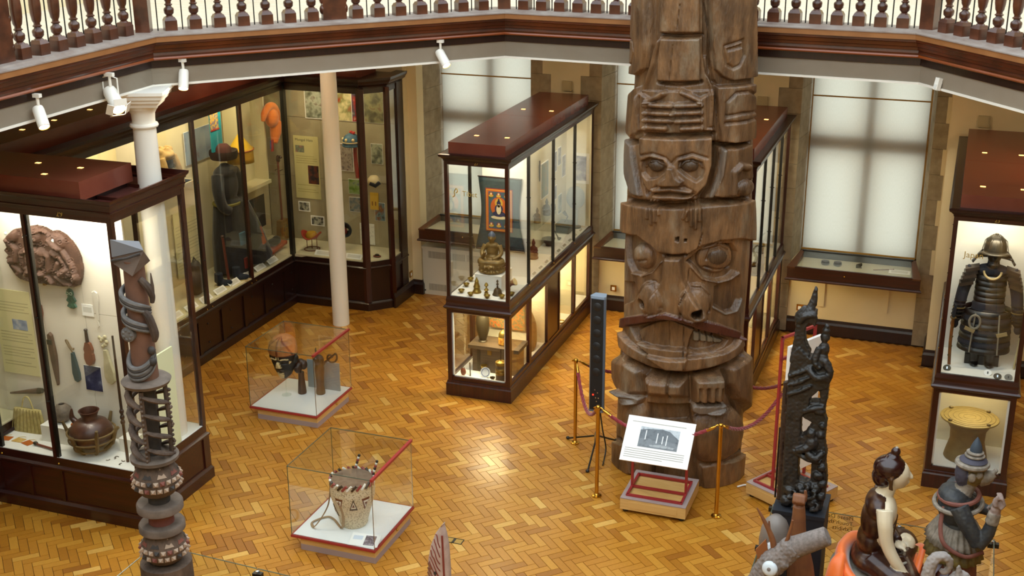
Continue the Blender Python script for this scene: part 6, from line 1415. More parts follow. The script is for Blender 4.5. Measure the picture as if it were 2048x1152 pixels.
# ---------------- scroll case, upper part
for k, (x, y) in enumerate(((-5.334, 12.86), (-5.36, 13.08), (-5.19, 12.79), (-4.98, 12.775), (-4.82, 12.83), (-4.745, 12.95), (-5.385, 13.28))):
    lb = ('small brass offering bowl at the front left of the bowls', 'small brass offering bowl second from the front on the left side', 'small brass offering bowl before the little shrine', 'small brass offering bowl at the front between the sceptre and bell', 'small brass offering bowl at the front right, before the bell', 'small brass offering bowl at the right beside the hand drum', 'small brass offering bowl furthest back on the left')[k]
    t = thing('offering_bowl', lb, 'bowl', (x, y, 1.25), group='brass offering bowls'); G().lathe(bowl_mesh(.038, .042), n=20).obj('bowl', OLDB, t); G().lathe([(.028, .024), (.001, .026)], n=16).obj('filling', mat('bowl_filling', 'b9a04a', rough=.8), t)
t = thing('white_block', 'white display block under the bronze seated figure', 'block', (-5.07, 13.2, 1.25)); G().box(-.16, .17, -.17, .19, 0, .19).obj('block', WHITEB, t); G().box(-.165, .175, -.175, .195, .185, .192).obj('top', WHITEB, t)
t = thing('bronze_figure', 'bronze seated figure with blue hair on a lotus base', 'statue', (-5.07, 13.18, 1.442), .1)
g = G(); g.lathe([(.12, 0), (.155, .01), (.15, .04), (.125, .055), (.14, .075), (.15, .095), (.13, .11), (.05, .11)], n=32)
for k in range(16):
    for z in (.03, .085): g.ell((.145*math.cos(k*PI/8), .145*math.sin(k*PI/8), z), (.02, .02, .022), 8, 6)
for s in (-1, 1): g.tube(spline([(s*.04, .02, .14), (s*.12, -.03, .135), (s*.09, -.09, .13), (-s*.03, -.1, .135)], 4), lerps([.05, .045, .04, .03], 13), 10)
g.ell((0, .02, .17), (.085, .07, .06)); g.ell((0, .02, .25), (.075, .055, .09)); g.ell((0, .02, .31), (.085, .05, .05)); g.tube([(0, .01, .34), (0, .0, .38)], [.03, .028], 10); g.ell((0, -.005, .415), (.042, .045, .052))
for s, hx, hz in ((-1, -.06, .26), (1, .03, .18)): g.tube(spline([(s*.085, .02, .32), (s*.115, -.01, .24), (s*.09, -.06, .20), (hx, -.09, hz)], 4), lerps([.03, .027, .023, .018], 13), 8)
g.ell((0, -.05, .41), (.01, .012, .012)); g.ell((-.04, .0, .415), (.01, .015, .025)); g.ell((.04, .0, .415), (.01, .015, .025)); g.ell((0, -.07, .17), (.05, .035, .025))
organic(g, 'figure', BRZ, t, .006, 2); G().lathe([(.044, 0), (.042, .025), (.025, .045), (.012, .06), (.003, .062)], c=(0, .0, .43), n=16).obj('hair', mat('blue_hair', '33465f', rough=.5), t)
t = thing('shrine_ornament', 'small brass shrine-shaped ornament beside the block', 'ornament', (-5.168, 12.93, 1.25)); G().lathe([(.05, 0), (.05, .02), (.04, .03), (.035, .06), (.042, .07), (.03, .10), (.022, .13), (.026, .14), (.012, .165), (.004, .19)], n=16).obj('spire', OLDB, t); G().lathe([(.055, 0), (.055, .01)], n=16).obj('foot', OLDB, t)
t = thing('ritual_sceptre', 'small brass ritual sceptre standing before the block', 'ornament', (-5.045, 12.92, 1.25)); G().lathe([(.022, 0), (.024, .02), (.012, .03), (.03, .05), (.012, .07), (.008, .08), (.012, .09), (.026, .105), (.015, .13), (.004, .14)], n=12).obj('sceptre', OLDB, t); G().lathe([(.026, 0), (.026, .006)], n=12).obj('foot', OLDB, t)
t = thing('hand_bell', 'brass hand bell with an ornate handle', 'bell', (-4.91, 12.93, 1.25)); G().lathe([(.06, 0), (.062, .008), (.05, .03), (.044, .06), (.03, .08), (.008, .085)], n=20).obj('bell_body', DKB, t); G().lathe([(.008, .084), (.012, .10), (.007, .115), (.016, .13), (.007, .15), (.014, .165), (.005, .185)], n=10).obj('handle', DKB, t)
t = thing('hand_drum', 'small hand drum with a red drumhead lying by the post', 'drum', (-4.80, 13.10, 1.25)); M = Matrix.Translation((0, 0, .10)) @ Matrix.Rotation(1.1, 4, 'Y'); g = G(); g.T = M; g.lathe([(.045, -.05), (.03, -.01), (.03, .01), (.045, .05)], n=16); g.obj('drum_body', RUSTP, t); g = G(); g.T = M; g.lathe([(.046, .048), (.046, .055)], n=16); g.obj('drum_head', PALE, t); G().tube([(-.01, 0, .08), (-.04, -.02, .0)], .008, 6).obj('handle', BLACK, t)
# painted scroll
t = thing('painted_scroll', 'hanging painted scroll with an orange bordered deity on blue brocade', 'scroll painting', (-5.125, 13.625, 2.03))
n = 16; V = []; F = []
for i in range(n+1):
    f = i/n; z = .435 - .89*f; w = .275 - .055*math.sin(f*PI)**1.2 + .04*f
    for k in range(9): V.append((-w + 2*w*k/8, -.012 - .012*math.sin(k*.8 + f*2)*f, z))
for i in range(n):
    for k in range(8): F.append((i*9+k+9, i*9+k+10, i*9+k+1, i*9+k))
o = G().add(V, F, True).obj('brocade', mat('blue_green_brocade', '23343a', rough=.7, col2='2c4246', scale=30), t); s = o.modifiers.new('thickness', 'SOLIDIFY'); s.thickness = .003; s.offset = 1
G().tube([(-.31, -.02, -.46), (.31, -.02, -.46)], .012, 10).obj('roller', DARKW, t); G().tube([(-.28, -.015, .435), (.28, -.015, .435)], .008, 8).obj('top_rod', DARKW, t)
def pr(nm, x0, x1, z0, z1, lay, mm): return G().box(x0, x1, -.032-lay*.0012, -.024, z0, z1).obj(nm, mm, t)
PO = mat('thangka_orange', 'b5551e', rough=.6); PYL = mat('thangka_gold', 'c09a3a', rough=.5); PGN = mat('thangka_green', '27503a', rough=.6, col2='3a4a70', scale=30); PBL = mat('thangka_blue', '16264e', rough=.6); PRD = mat('thangka_red', '8e261c', rough=.6); PCR = mat('thangka_cream', 'cfc09a', rough=.6)
pr('border', -.178, .162, -.225, .30, 0, PRD); pr('border', -.168, .152, -.215, .29, 1, PYL); pr('border', -.160, .144, -.207, .282, 2, PO); pr('ground', -.14, .125, -.19, .265, 3, PGN)
def disc_print(nm, x, z, rx, rz, lay, mm): M = Matrix.Translation((x, -.028, z)) @ Matrix.Rotation(PI/2, 4, 'X'); g = G(); g.T = M; g.lathe([(1, 0), (1, .0015*lay+.003)], n=24, sx=rx, sy=rz); return g.obj(nm, mm, t)
disc_print('halo', -.008, .08, .105, .12, 4, PO); disc_print('halo', -.008, .13, .05, .055, 5, PYL)
disc_print('seat', -.008, -.05, .10, .022, 5, PCR); disc_print('deity', -.008, -.005, .08, .035, 6, PBL); disc_print('deity', -.008, .055, .052, .06, 6, PBL); disc_print('deity', -.008, .128, .026, .03, 6, PBL); disc_print('deity', -.008, .165, .012, .02, 6, PBL); disc_print('consort', -.008, .05, .03, .06, 7, PCR); disc_print('consort', -.008, .095, .018, .02, 7, PCR)
for x in (-.105, -.01, .09):
    for z in (.225, -.145): disc_print('attendant', x, z, .026, .03, 4, PRD if x else PCR); disc_print('attendant', x, z-.012, .03, .014, 5, PYL); disc_print('attendant', x, z+.012, .012, .012, 5, PCR)
# side board of the scroll case
for k, (y0, y1, z0, z1, cols, lb) in enumerate(((14.87, 15.17, 1.87, 2.34, ('5f7d86', '7a8a7c', '96805e'), 'tall blue-grey print on the side board of the scroll case'), (15.32, 15.52, 2.1, 2.38, ('4a4658', '7c7890', 'aaa6b4'), 'small grey photograph high on the side board, nearest the tall print'), (15.36, 15.52, 1.72, 1.92, ('4a4658', '7c7890', 'aaa6b4'), 'small grey photograph at mid height on the side board'), (15.56, 15.70, 2.15, 2.4, ('50505e', '808090', 'b4b0bc'), 'small grey photograph high near the far end of the side board'), (15.58, 15.74, 1.48, 1.75, ('566066', '848e92', 'b4b8b8'), 'pale grey photograph low near the far end of the side board'), (15.74, 15.9, 1.95, 2.25, ('4e4c60', '807c90', 'aeaab8'), 'small photograph at the far end of the side board'))):
    flat_print('photograph', lb, 'photograph', (-5.043, (y0+y1)/2, (z0+z1)/2), y1-y0, z1-z0, 'x+', cols, 12, k*3.1)
flat_print('photograph', 'pair of photographs on a cream card at the end wall of the scroll case', 'photograph', (-4.83, 15.955, 2.05), .22, .42, 'y-', ('4a4658', '8a86a0', 'c8c4c0'), 10, 4.4, .04)
for lb, y, z, ln in (('dark hanging ritual blade at the top of the side board', 14.78, 2.25, .22), ):
    t = thing('ritual_dagger', lb, 'dagger', (-5.03, y, z)); G().prism([(-.02, ln/2), (.02, ln/2), (.014, -ln/3), (0, -ln/2), (-.014, -ln/3)], 0, .01, M=frame_m((0, 0, 0), (0, 1, 0), (0, 0, 1))).obj('blade', DKB, t); G().tube([(.005, 0, ln/2), (.005, 0, ln/2+.05)], .01, 6).obj('grip', DARKW, t)
def figurine(lb, p, h, mm, rz=0, seated=True):
    t = thing('figurine', lb, 'figurine', p, rz); g = G(); s = h/.2
    g.lathe([(.045*s, 0), (.05*s, .012*s), (.04*s, .03*s)], n=14); g.ell((0, 0, .05*s), (.05*s, .035*s, .03*s)); g.ell((0, 0, .095*s), (.03*s, .024*s, .045*s)); g.ell((0, 0, .16*s), (.02*s, .02*s, .026*s)); g.ell((0, 0, .19*s), (.01*s, .01*s, .015*s))
    for q in (-1, 1): g.tube([(q*.03*s, 0, .12*s), (q*.045*s, -.01*s, .085*s), (q*.015*s, -.03*s, .065*s)], .009*s, 6)
    organic(g, 'body', mm, t, .007, 1)
figurine('dark seated figurine on the side shelf of the scroll case', (-4.98, 14.93, 1.66), .22, DKB); figurine('small bronze figurine above the shelf in the scroll case', (-4.98, 14.55, 1.66), .2, BRZ); figurine('red-brown seated figurine on the floor of the scroll case', (-4.96, 14.35, 1.25), .26, RUSTP); figurine('small dark figurine at the far end of the shelf', (-4.98, 15.2, 1.66), .14, DKB)
t = thing('glass_shelf', 'narrow glass shelf holding figurines in the scroll case', 'shelf', (-4.97, 14.8, 1.645)); G().box(-.07, .07, -.55, .5, 0, .012).obj('shelf', CLEAR, t); [G().box(-.075, -.06, y, y+.02, -.05, 0).obj('bracket', STEEL, t) for y in (-.5, .45)]
t = thing('bowl', 'dark hemispherical bowl on the floor of the scroll case', 'bowl', (-4.95, 14.93, 1.25)); G().lathe(bowl_mesh(.085, .10), n=20).obj('bowl', mat('dark_bowl', '2e211a', rough=.4), t); G().lathe([(.07, .05), (.001, .052)], n=16).obj('inside', DKB, t)
t = thing('ladle', 'dark ladle leaning beside the bowl in the scroll case', 'ladle', (-4.9, 15.2, 1.25)); G().tube([(0, 0, .02), (-.06, -.05, .16), (-.08, -.07, .24)], [.01, .008, .007], 8).obj('handle', DARKW, t); G().lathe(bowl_mesh(.03, .03), c=(0, .01, .0), n=12).obj('scoop', DARKW, t)
t = thing('metal_box', 'small grey-green metal box on the floor of the scroll case', 'box', (-4.95, 15.62, 1.25)); G().box(-.09, .09, -.13, .13, 0, .11).obj('body', mat('green_metal', '565c52', rough=.5), t); G().box(-.095, .095, -.135, .135, .105, .125).obj('lid', mat('green_metal', '565c52'), t); G().tube([(0, 0, .125), (.03, .02, .2), (-.03, .03, .26)], [.012, .01, .03], 8).obj('finial', DKB, t)
t = thing('bust_stand', 'round pale grey bust stand at the far end of the scroll case', 'stand', (-4.87, 15.83, 1.25)); G().ell((0, 0, .42), (.13, .1, .16), 16, 12).obj('bust', mat('grey_bust', '8e9698', rough=.7), t); G().lathe([(.08, 0), (.08, .02), (.03, .04), (.03, .28)], n=16).obj('stem', MATS['grey_bust'], t)
for k in range(9):
    y = 13.75 + k*.24; t = thing('caption_card', ('first', 'second', 'third', 'fourth', 'fifth', 'sixth', 'seventh', 'eighth', 'ninth')[k] + ' small white caption card from the front of the scroll case side window', 'card', (-4.745, y, 1.25), PI/2, 'caption cards along the scroll case'); G().cbox((0, 0, .018), (.15, .05, .003), (.6, 0, 0)).obj('card', PAPER, t); G().cbox((0, -.001, .0205), (.11, .03, .001), (.6, 0, 0)).obj('printed_text', GREYINK, t)
# ---------------- scroll case, lower part
CH = wood_mat('old_chest_wood', '3a2c1c', '57452c', rough=.6, axis=0)
t = thing('wooden_chest', 'old wooden chest with an overhanging lid in the lower case', 'chest', (-5.0, 13.16, .205)); G().box(-.28, .28, -.12, .15, 0, .30).obj('body', CH, t); G().box(-.32, .32, -.16, .18, .30, .345).obj('lid', CH, t); G().cbox((-.06, -.125, .26), (.05, .012, .06)).obj('hasp', OLDB, t)
for x in (-.2, .2): G().box(x-.02, x+.02, -.124, -.118, .02, .29).obj('strap', DKB, t)
t = thing('vase', 'dark bronze vase standing on the wooden chest', 'vase', (-5.19, 13.16, .55)); G().lathe([(.04, 0), (.055, .008), (.04, .02), (.05, .05), (.075, .14), (.08, .22), (.075, .30), (.06, .34), (.07, .36)], n=20).obj('body', DKB, t); G().lathe([(.072, .355), (.074, .37), (.066, .37)], n=20).obj('rim', OLDB, t)
t = thing('lidded_cup', 'gold and red lidded cup standing on the wooden chest', 'cup', (-4.92, 13.14, .55)); G().lathe([(.05, 0), (.062, .01), (.062, .09), (.058, .1)], n=20).obj('body', mat('cup_red_gold', '8a4a1c', rough=.4, col2='b88a34', scale=40), t); G().lathe([(.06, .1), (.055, .14), (.04, .165), (.015, .18), (.004, .19)], n=20).obj('lid', OLDB, t)
t = thing('patterned_textile', 'red patterned textile hanging behind the chest', 'textile', (-4.98, 13.40, .85)); G().box(-.22, .24, -.005, .005, -.2, .2).obj('cloth', photo_mat('textile_red', ('7e2a20', 'b06a30', '4a6a4a', '9a3a2a'), 34), t); G().tube([(-.23, 0, .2), (.25, 0, .2)], .008, 8).obj('rod', DARKW, t)
t = thing('butter_churn', 'tall cylindrical churn with brass bands and a plunger', 'churn', (-4.84, 12.83, .205)); G().lathe([(.062, 0), (.06, .25)], n=20).obj('barrel', CH, t)
for z in (.0, .1, .14, .22): G().lathe([(.064, z), (.066, z+.01), (.066, z+.028), (.062, z+.035)], n=20).obj('band', OLDB, t)
G().lathe([(.007, .24), (.007, .42)], n=8).obj('plunger', DARKW, t); G().lathe([(.06, .25), (.03, .262), (.008, .27)], n=20).obj('cover', OLDB, t)
t = thing('plate', 'blue and white plate propped before the chest', 'plate', (-5.06, 12.90, .205)); M = Matrix.Translation((0, 0, .06)) @ Matrix.Rotation(math.radians(70), 4, 'X'); g = G(); g.T = M; g.lathe([(.03, -.006), (.062, .006), (.064, .01), (.04, .004), (.001, .002)], n=24); g.obj('plate', mat('plate_white', 'c6cbd2', rough=.25), t); g = G(); g.T = M; g.lathe([(.05, .0095), (.05, .0075), (.044, .0075), (.044, .009)], n=24, caps=False); g.obj('blue_ring', mat('plate_blue', '4a5c86', rough=.3), t)
for lb, x, y, r in (('small dark bowl beside the churn', -4.95, 12.84, .032), ('greenish beaker behind the plate', -5.12, 13.0, .04)):
    t = thing('small_bowl', lb, 'bowl', (x, y, .205)); G().lathe(bowl_mesh(r, r*(1.2 if r < .035 else 2.6)), n=18).obj('bowl', OLDB if r > .035 else DKB, t); G().lathe([(r*.8, r*.7), (.001, r*.7)], n=14).obj('inside', DKB, t)
for lb, pts in (('thin dark knife leaning at the front left of the lower case', [(-5.24, 12.86, .21), (-5.28, 12.95, .34)]), ('small bone tool lying at the front of the lower case', [(-5.16, 12.79, .215), (-5.05, 12.8, .215)])):
    t = thing('knife', lb, 'knife', pts[0]); q = Vector(pts[1]) - Vector(pts[0]); G().tube([(0, 0, 0), tuple(q*.6)], [.008, .009], 6, flat=.5).obj('blade', DKB if 'dark' in lb else OLDB, t); G().tube([tuple(q*.6), tuple(q)], .009, 6).obj('handle', CH, t)
t = thing('leather_purse', 'small red-brown leather purse at the front left of the lower case', 'purse', (-5.33, 12.86, .205)); G().ell((0, 0, .05), (.035, .02, .05), 12, 8).obj('pouch', RUSTP, t); G().tube([(-.02, 0, .09), (0, 0, .12), (.02, 0, .09)], .004, 6).obj('cord', DKB, t)
HORN = mat('brown_horn', '5a3a22', rough=.35, col2='6e4a2c', scale=6)
t = thing('curved_horn', 'large curved brown horn with a white tip in the lower side window', 'horn', (-4.98, 13.82, .205)); G().tube(spline([(.05, -.1, .02), (.08, .1, .05), (.05, .18, .3), (.0, .1, .55), (.02, -.05, .72)], 6), lerps([.10, .12, .12, .09, .05], 25), 14).obj('horn', HORN, t); G().tube(spline([(.12, .0, .22), (.16, -.05, .32), (.15, -.08, .42)], 4), lerps([.03, .022, .006], 9), 8).obj('tip', PALE, t)
t = thing('hide_bundle', 'pale folded hide at the foot of the curved horn', 'hide', (-4.86, 13.60, .205)); g = G(); g.ell((0, 0, .1), (.08, .09, .11)); g.ell((.02, .08, .06), (.07, .07, .07)); organic(g, 'hide', PALE, t, .008, 2)
t = thing('gold_necklaces', 'heap of yellow metal ornaments in the lower side window', 'ornaments', (-4.82, 14.72, .205)); [G().tube([(.05*math.cos(k)+.02*q*((-1)**q), .06*math.sin(k)+.04*(q-2), .012+.012*q) for k in np.linspace(0, 2*PI, 16)[:-1]], .01, 6, closed=True).obj('ring', OLDB, t) for q in range(5)]
t = thing('small_table', 'small dark folding table in the lower side window', 'table', (-5.02, 15.02, .205)); G().lathe([(.13, .36), (.135, .37), (.13, .385)], n=24).obj('top', STEEL, t); [G().tube([(.09*math.cos(a), .09*math.sin(a), .36), (-.09*math.cos(a), .09*math.sin(a), 0)], .01, 6).obj('leg', BLACK, t) for a in (.5, 2.1, 3.8, 5.2)]; G().cbox((.02, .02, .18), (.16, .18, .14)).obj('cloth_bag', mat('navy_cloth', '1c2030', rough=.9), t)
t = thing('carved_panel_figure', 'small carved brown figure in the far lower side window', 'carving', (-5.0, 15.6, .205)); g = G(); g.lathe([(.06, 0), (.05, .1), (.045, .3), (.05, .42), (.035, .5)], n=14); g.ell((0, 0, .55), (.05, .05, .07)); g.ell((.04, -.05, .35), (.03, .03, .1)); organic(g, 'figure', HORN, t, .008, 1)
# case behind the pole
for k, (y, z, c) in enumerate(((14.0, 2.1, ('5a5a52', '8a8878', 'b8b4a0')), (14.6, 2.25, ('5a5a52', '8a8878', 'b8b4a0')), (15.2, 2.1, ('6a5a42', '8a7858', 'b8a480')))):
    flat_print('photograph', ('small print nearest the front', 'small print in the middle', 'small print nearest the window')[k] + ' on the board of the case behind the pole', 'photograph', (-2.485, y, z), .22, .3, 'x+', c, 12, k*1.7)
for k, y in enumerate((14.25, 14.95, 15.5)):
    t = thing('jewellery_branch', 'twisted brown branch-like ornament, ' + ('front', 'middle', 'rear')[k] + ' one on the floor of the case behind the pole', 'ornament', (-2.3, y, 1.25)); g = G(); g.tube(spline([(0, 0, 0), (.03, .04, .1), (-.02, .08, .18), (.03, .1, .25)], 4), lerps([.02, .018, .014, .008], 13), 8); g.tube([(.0, .05, .12), (.04, -.03, .2)], [.012, .006], 6); g.obj('stem', OLDB, t); G().lathe([(.04, 0), (.035, .012)], n=14).obj('foot', DKB, t)
for k, y in enumerate((14.9, 15.6)):
    t = thing('seated_carving', 'small brown carving low in the case behind the pole, ' + ('nearer the pole' if k == 0 else 'nearer the window'), 'carving', (-2.3, y, .205)); g = G(); g.lathe([(.06, 0), (.05, .1), (.055, .24), (.03, .3)], n=14); g.ell((0, 0, .34), (.045, .045, .055)); organic(g, 'figure', HORN, t, .008, 1)

# ---------------- desk case
for k, x in enumerate((-1.52, -1.365)):
    t = thing('small_pot', ('left', 'right')[k] + ' one of two small grey pots in the right desk case', 'pot', (x, 15.83, 1.08), group='small grey pots'); G().lathe([(.03, 0), (.05, .01), (.055, .025), (.045, .045), (.048, .05), (.04, .05), (.03, .02)], n=20).obj('pot', mat('grey_pot', '6a6e74', rough=.6), t); G().lathe([(.048, .046), (.05, .05), (.046, .052)], n=20).obj('rim', MATS['grey_pot'], t)
t = thing('tiny_figure', 'tiny dark figure group in the right desk case', 'figurine', (-1.10, 15.83, 1.08)); g = G(); [g.ell((x, 0, .025+.01*k), (.016, .014, .028), 8, 6) for k, x in enumerate((-.025, 0, .024))]; g.box(-.04, .04, -.015, .015, 0, .008); organic(g, 'figure', DKB, t, .006, 1)
t = thing('pointed_stick', 'thin reddish stick lying in the right desk case', 'stick', (-.8, 15.80, 1.085)); G().tube([(-.12, -.02, .005), (.12, .03, .02)], [.004, .007], 6).obj('shaft', RUSTP, t); G().ell((.12, .03, .02), (.012, .01, .01), 8, 6).obj('knob', RUSTP, t)
t = thing('caption_card', 'white caption card in the right desk case', 'card', (-.60, 15.78, 1.083)); G().cbox((0, 0, .012), (.26, .10, .004), (.2, 0, 0)).obj('card', PAPER, t); G().cbox((0, 0, .0145), (.2, .06, .001), (.2, 0, 0)).obj('printed_text', mat('pale_print', 'd2d0c8', rough=.7), t)

# ---------------- armour and drum
AR = mat('black_lacquer', '0d0b0a', rough=.42, col2='191412', scale=20, coat=.12); ARB = mat('indigo_lacing', '0e1222', rough=.85, col2='171a24', scale=40); ARG = mat('worn_gilt', '6a5934', rough=.45, metal=.4)
a_ = thing('suit_of_armour', 'dark lacquered suit of armour with helmet, sleeves and skirt plates', 'armour', (.385, 12.62, 1.25))
def scales(nm, c, rx, ry, z0, z1, rows, m2=None, flare=0.0, a0=0, a1=2*PI, gap=.004):
    for r_ in range(rows):
        f0, f1 = r_/rows, (r_+1)/rows; zz0 = z0 + (z1-z0)*f0; zz1 = z0 + (z1-z0)*f1 - gap; k0 = 1 + flare*(1-f0)
        N = 28; full = abs(a1-a0-2*PI) < .01
        prof = [(1.0*k0 + .012, zz0), (1.0*k0 + .02, zz0+.008), (1.0*k0 - .02, zz1)]
        P2 = np.array([[(c[0]+rx*k*math.cos(a0+(a1-a0)*j/N), c[1]+ry*k*math.sin(a0+(a1-a0)*j/N), z) for j in range(N if full else N+1)] for k, z in prof])
        o = link(grid_mesh(nm, P2, (m2 if m2 and r_ % 2 else AR), wrap=full, caps=False), nm, a_); s = o.modifiers.new('thickness', 'SOLIDIFY'); s.thickness = .006
scales('chest_plate', (0, 0), .145, .105, .62, .95, 6); scales('skirt_plate', (0, 0), .225, .17, .16, .60, 7, ARB, .10)
G().lathe([(.16, .585), (.15, .60), (.155, .64), (.14, .66)], n=28, sy=.75).obj('belt', ARB, a_)
g = G(); g.ell((0, 0, .98), (.17, .10, .07), 18, 10); g.ell((0, 0, .80), (.13, .09, .2), 16, 12); g.tube([(0, -.01, .98), (0, -.015, 1.12)], [.06, .055], 12); organic(g, 'inner_jacket', ARB, a_, .01, 2)
g = G(); g.ell((0, -.03, 1.14), (.065, .07, .085), 16, 12); g.ell((0, -.095, 1.12), (.02, .02, .02)); g.ell((0, -.08, 1.06), (.05, .035, .03)); organic(g, 'face_guard', AR, a_, .008, 1)
G().lathe([(.125, 1.17), (.118, 1.19), (.115, 1.24), (.095, 1.30), (.06, 1.335), (.02, 1.35), (.018, 1.36)], c=(0, -.01, 0), n=28, sx=.92, sy=.95).obj('helmet_bowl', mat('helmet_metal', '2a251d', rough=.35, metal=.5, col2='40382a', scale=10), a_)
for k in range(12): a = 2*PI*k/12; G().tube([(.12*math.cos(a), -.01+.12*math.sin(a), 1.19), (.10*math.cos(a), -.01+.10*math.sin(a), 1.29), (.03*math.cos(a), -.01+.03*math.sin(a), 1.348)], .0035, 6).obj('helmet_rib', MATS['helmet_metal'], a_)
P2 = np.array([[(k*math.cos(a), -.01+k*.95*math.sin(a)-.01, z) for a in np.linspace(PI*1.18, PI*1.82, 14)] for k, z in ((.118, 1.195), (.15, 1.185), (.165, 1.175))]); o = link(grid_mesh('helmet_peak', P2, MATS['helmet_metal'], caps=False), 'helmet_peak', a_); s = o.modifiers.new('thickness', 'SOLIDIFY'); s.thickness = .006
for q in range(3):
    P2 = np.array([[(k*math.cos(a), k*.9*math.sin(a), z) for a in np.linspace(-.35, PI+.35, 20)] for k, z in ((.125+.022*q, 1.17-.035*q), (.155+.022*q, 1.13-.035*q))]); o = link(grid_mesh('neck_guard', P2, AR, caps=False), 'neck_guard', a_); s = o.modifiers.new('thickness', 'SOLIDIFY'); s.thickness = .006
for s_ in (-1, 1):
    g = G(); g.tube(spline([(s_*.17, 0, 1.0), (s_*.24, -.02, .80), (s_*.27, -.05, .60), (s_*.29, -.07, .46)], 5), lerps([.065, .06, .055, .045], 16), 12); g.ell((s_*.295, -.075, .42), (.04, .035, .05)); organic(g, 'sleeve', ARB, a_, .009, 1)
    for q in range(5):
        f = q/5; G().cbox((s_*(.185+.055*f), -.03, 1.03-.19*f-.03), (.13, .13, .034), (0, s_*.28, 0)).obj('shoulder_plate', AR if q % 2 else mat('lacing_brown', '2c2018', rough=.5), a_)
    for q in range(6): G().ell((s_*(.262+.004*q), -.045-.006*q, .66-.035*q), (.062, .062, .012), 14, 6).obj('forearm_band', ARG if q == 2 else AR, a_)
    g = G(); g.tube([(s_*.07, -.03, .30), (s_*.07, -.05, .16), (s_*.07, -.03, .03)], [.065, .055, .045], 12); g.ell((s_*.07, -.07, .02), (.045, .08, .022)); organic(g, 'leg_guard', AR, a_, .009, 1)
    for r_ in range(4):
        for q in range(5): G().ell((s_*.07 + (q-2)*.021, -.108 + .004*(q-2)**2, .17+.027*r_ + .012*(q % 2)), (.009, .006, .011), 8, 5).obj('thigh_stud', PALE, a_)
    G().tube(spline([(s_*.11, -.155, .58), (s_*.12, -.185, .4), (s_*.13, -.2, .18)], 4), .008, 6).obj('edge_braid', mat('pale_braid', '7e786a', rough=.8), a_)
G().tube([(.08*math.cos(a), -.10-.03*math.sin(a)**2, 1.0-.07*math.sin(a)) for a in np.linspace(0, PI, 14)], .011, 8).obj('chest_cord', mat('pale_cord', 'a89468', rough=.8), a_)
G().tube([(-.11+.05*math.cos(a), -.20, .50+.07*math.sin(a)) for a in np.linspace(0, 2*PI, 18)[:-1]], .012, 6, closed=True).obj('sash_loop', MATS['pale_braid'], a_)
for s_, z in ((-1, .42), (1, .40)): G().cbox((s_*.15, -.21, z), (.10, .012, .035), (0, s_*-.35, 0)).obj('leather_tab', mat('tab_tan', '94825a', rough=.7), a_)
t = thing('armour_stand', 'dark stand box under the suit of armour', 'stand', (.385, 12.64, 1.25)); G().box(-.16, .16, -.07, .12, 0, .10).obj('box', AR, t); G().box(-.012, .012, -.012, .012, .1, .3).obj('pole', AR, t)
t = thing('sword', 'upright sword in a brown banded scabbard left of the armour', 'sword', (.085, 12.47, 1.25)); G().tube(spline([(0, 0, .01), (-.012, 0, .25), (-.01, 0, .5)], 4), .016, 8).obj('scabbard', mat('scabbard_brown', '6a3c14', rough=.4, col2='7c4c1c', scale=14), t); G().lathe([(.03, 0), (.03, .008)], c=(-.01, 0, .5), n=14).obj('guard', ARG, t); G().tube([(-.01, 0, .5), (.0, 0, .64)], .014, 8).obj('hilt', ARB, t); [G().lathe([(.018, z), (.018, z+.01)], c=(-.008, 0, 0), n=10).obj('band', ARG, t) for z in (.1, .2, .3, .4)]
t = thing('short_sword', 'slender pale sword leaning right of the armour', 'sword', (.69, 12.55, 1.25)); G().tube([(0, 0, .01), (.02, 0, .34)], .010, 8).obj('scabbard', mat('scabbard_cream', 'b9ac82', rough=.5), t); G().tube([(.02, 0, .34), (.028, 0, .46)], .011, 8).obj('hilt', BLACK, t)
for lb, x, y, mm in (('oval white sword guard at the feet of the armour', .45, 12.33, PAPER), ('dark round sword guard at the front right of the armour', .54, 12.27, DKB), ('grey round sword guard in the front right corner of the armour case', .64, 12.28, mat('grey_iron', '6c6a62', rough=.5)), ('small dark fitting in the front left corner of the armour case', .07, 12.33, DKB)):
    t = thing('sword_guard', lb, 'sword guard', (x, y, 1.25)); M = Matrix.Translation((0, 0, .022)) @ Matrix.Rotation(.9, 4, 'X'); g = G(); g.T = M; g.lathe([(.036, -.003), (.038, 0), (.036, .003)], n=20, sy=.85); g.obj('plate', mm, t); g = G(); g.T = M; g.cbox((0, 0, 0), (.012, .024, .009)); g.obj('slot', BLACK if mm != DKB else STEEL, t)
t = thing('bronze_drum', 'large waisted bronze drum with concentric rings on top', 'drum', (.345, 12.60, .205)); DR = mat('drum_bronze_side', '6b5c3c', rough=.5, metal=.4, col2='7a6a46', scale=12); DT = mat('drum_bronze_top', '94804a', rough=.5, metal=.2, col2='857340', scale=30)
G().lathe([(.20, 0), (.215, .01), (.205, .06), (.17, .20), (.175, .32), (.22, .40), (.27, .435), (.275, .445)], n=48, sy=.92).obj('body', DR, t); G().lathe([(.284, .44), (.288, .448), (.284, .456), (.15, .458), (.0, .458)], n=48, sy=.92).obj('drum_top', DT, t)
for r in (.06, .11, .16, .21, .25): G().tube([(r*math.cos(2*PI*k/40), .92*r*math.sin(2*PI*k/40), .458) for k in range(40)], .0022, 6, closed=True).obj('ring', DR, t)
for a in (.8, 2.4, 3.9, 5.5): G().ell((.255*math.cos(a), .235*math.sin(a), .468), (.022, .014, .014), 10, 6).obj('frog', DR, t)

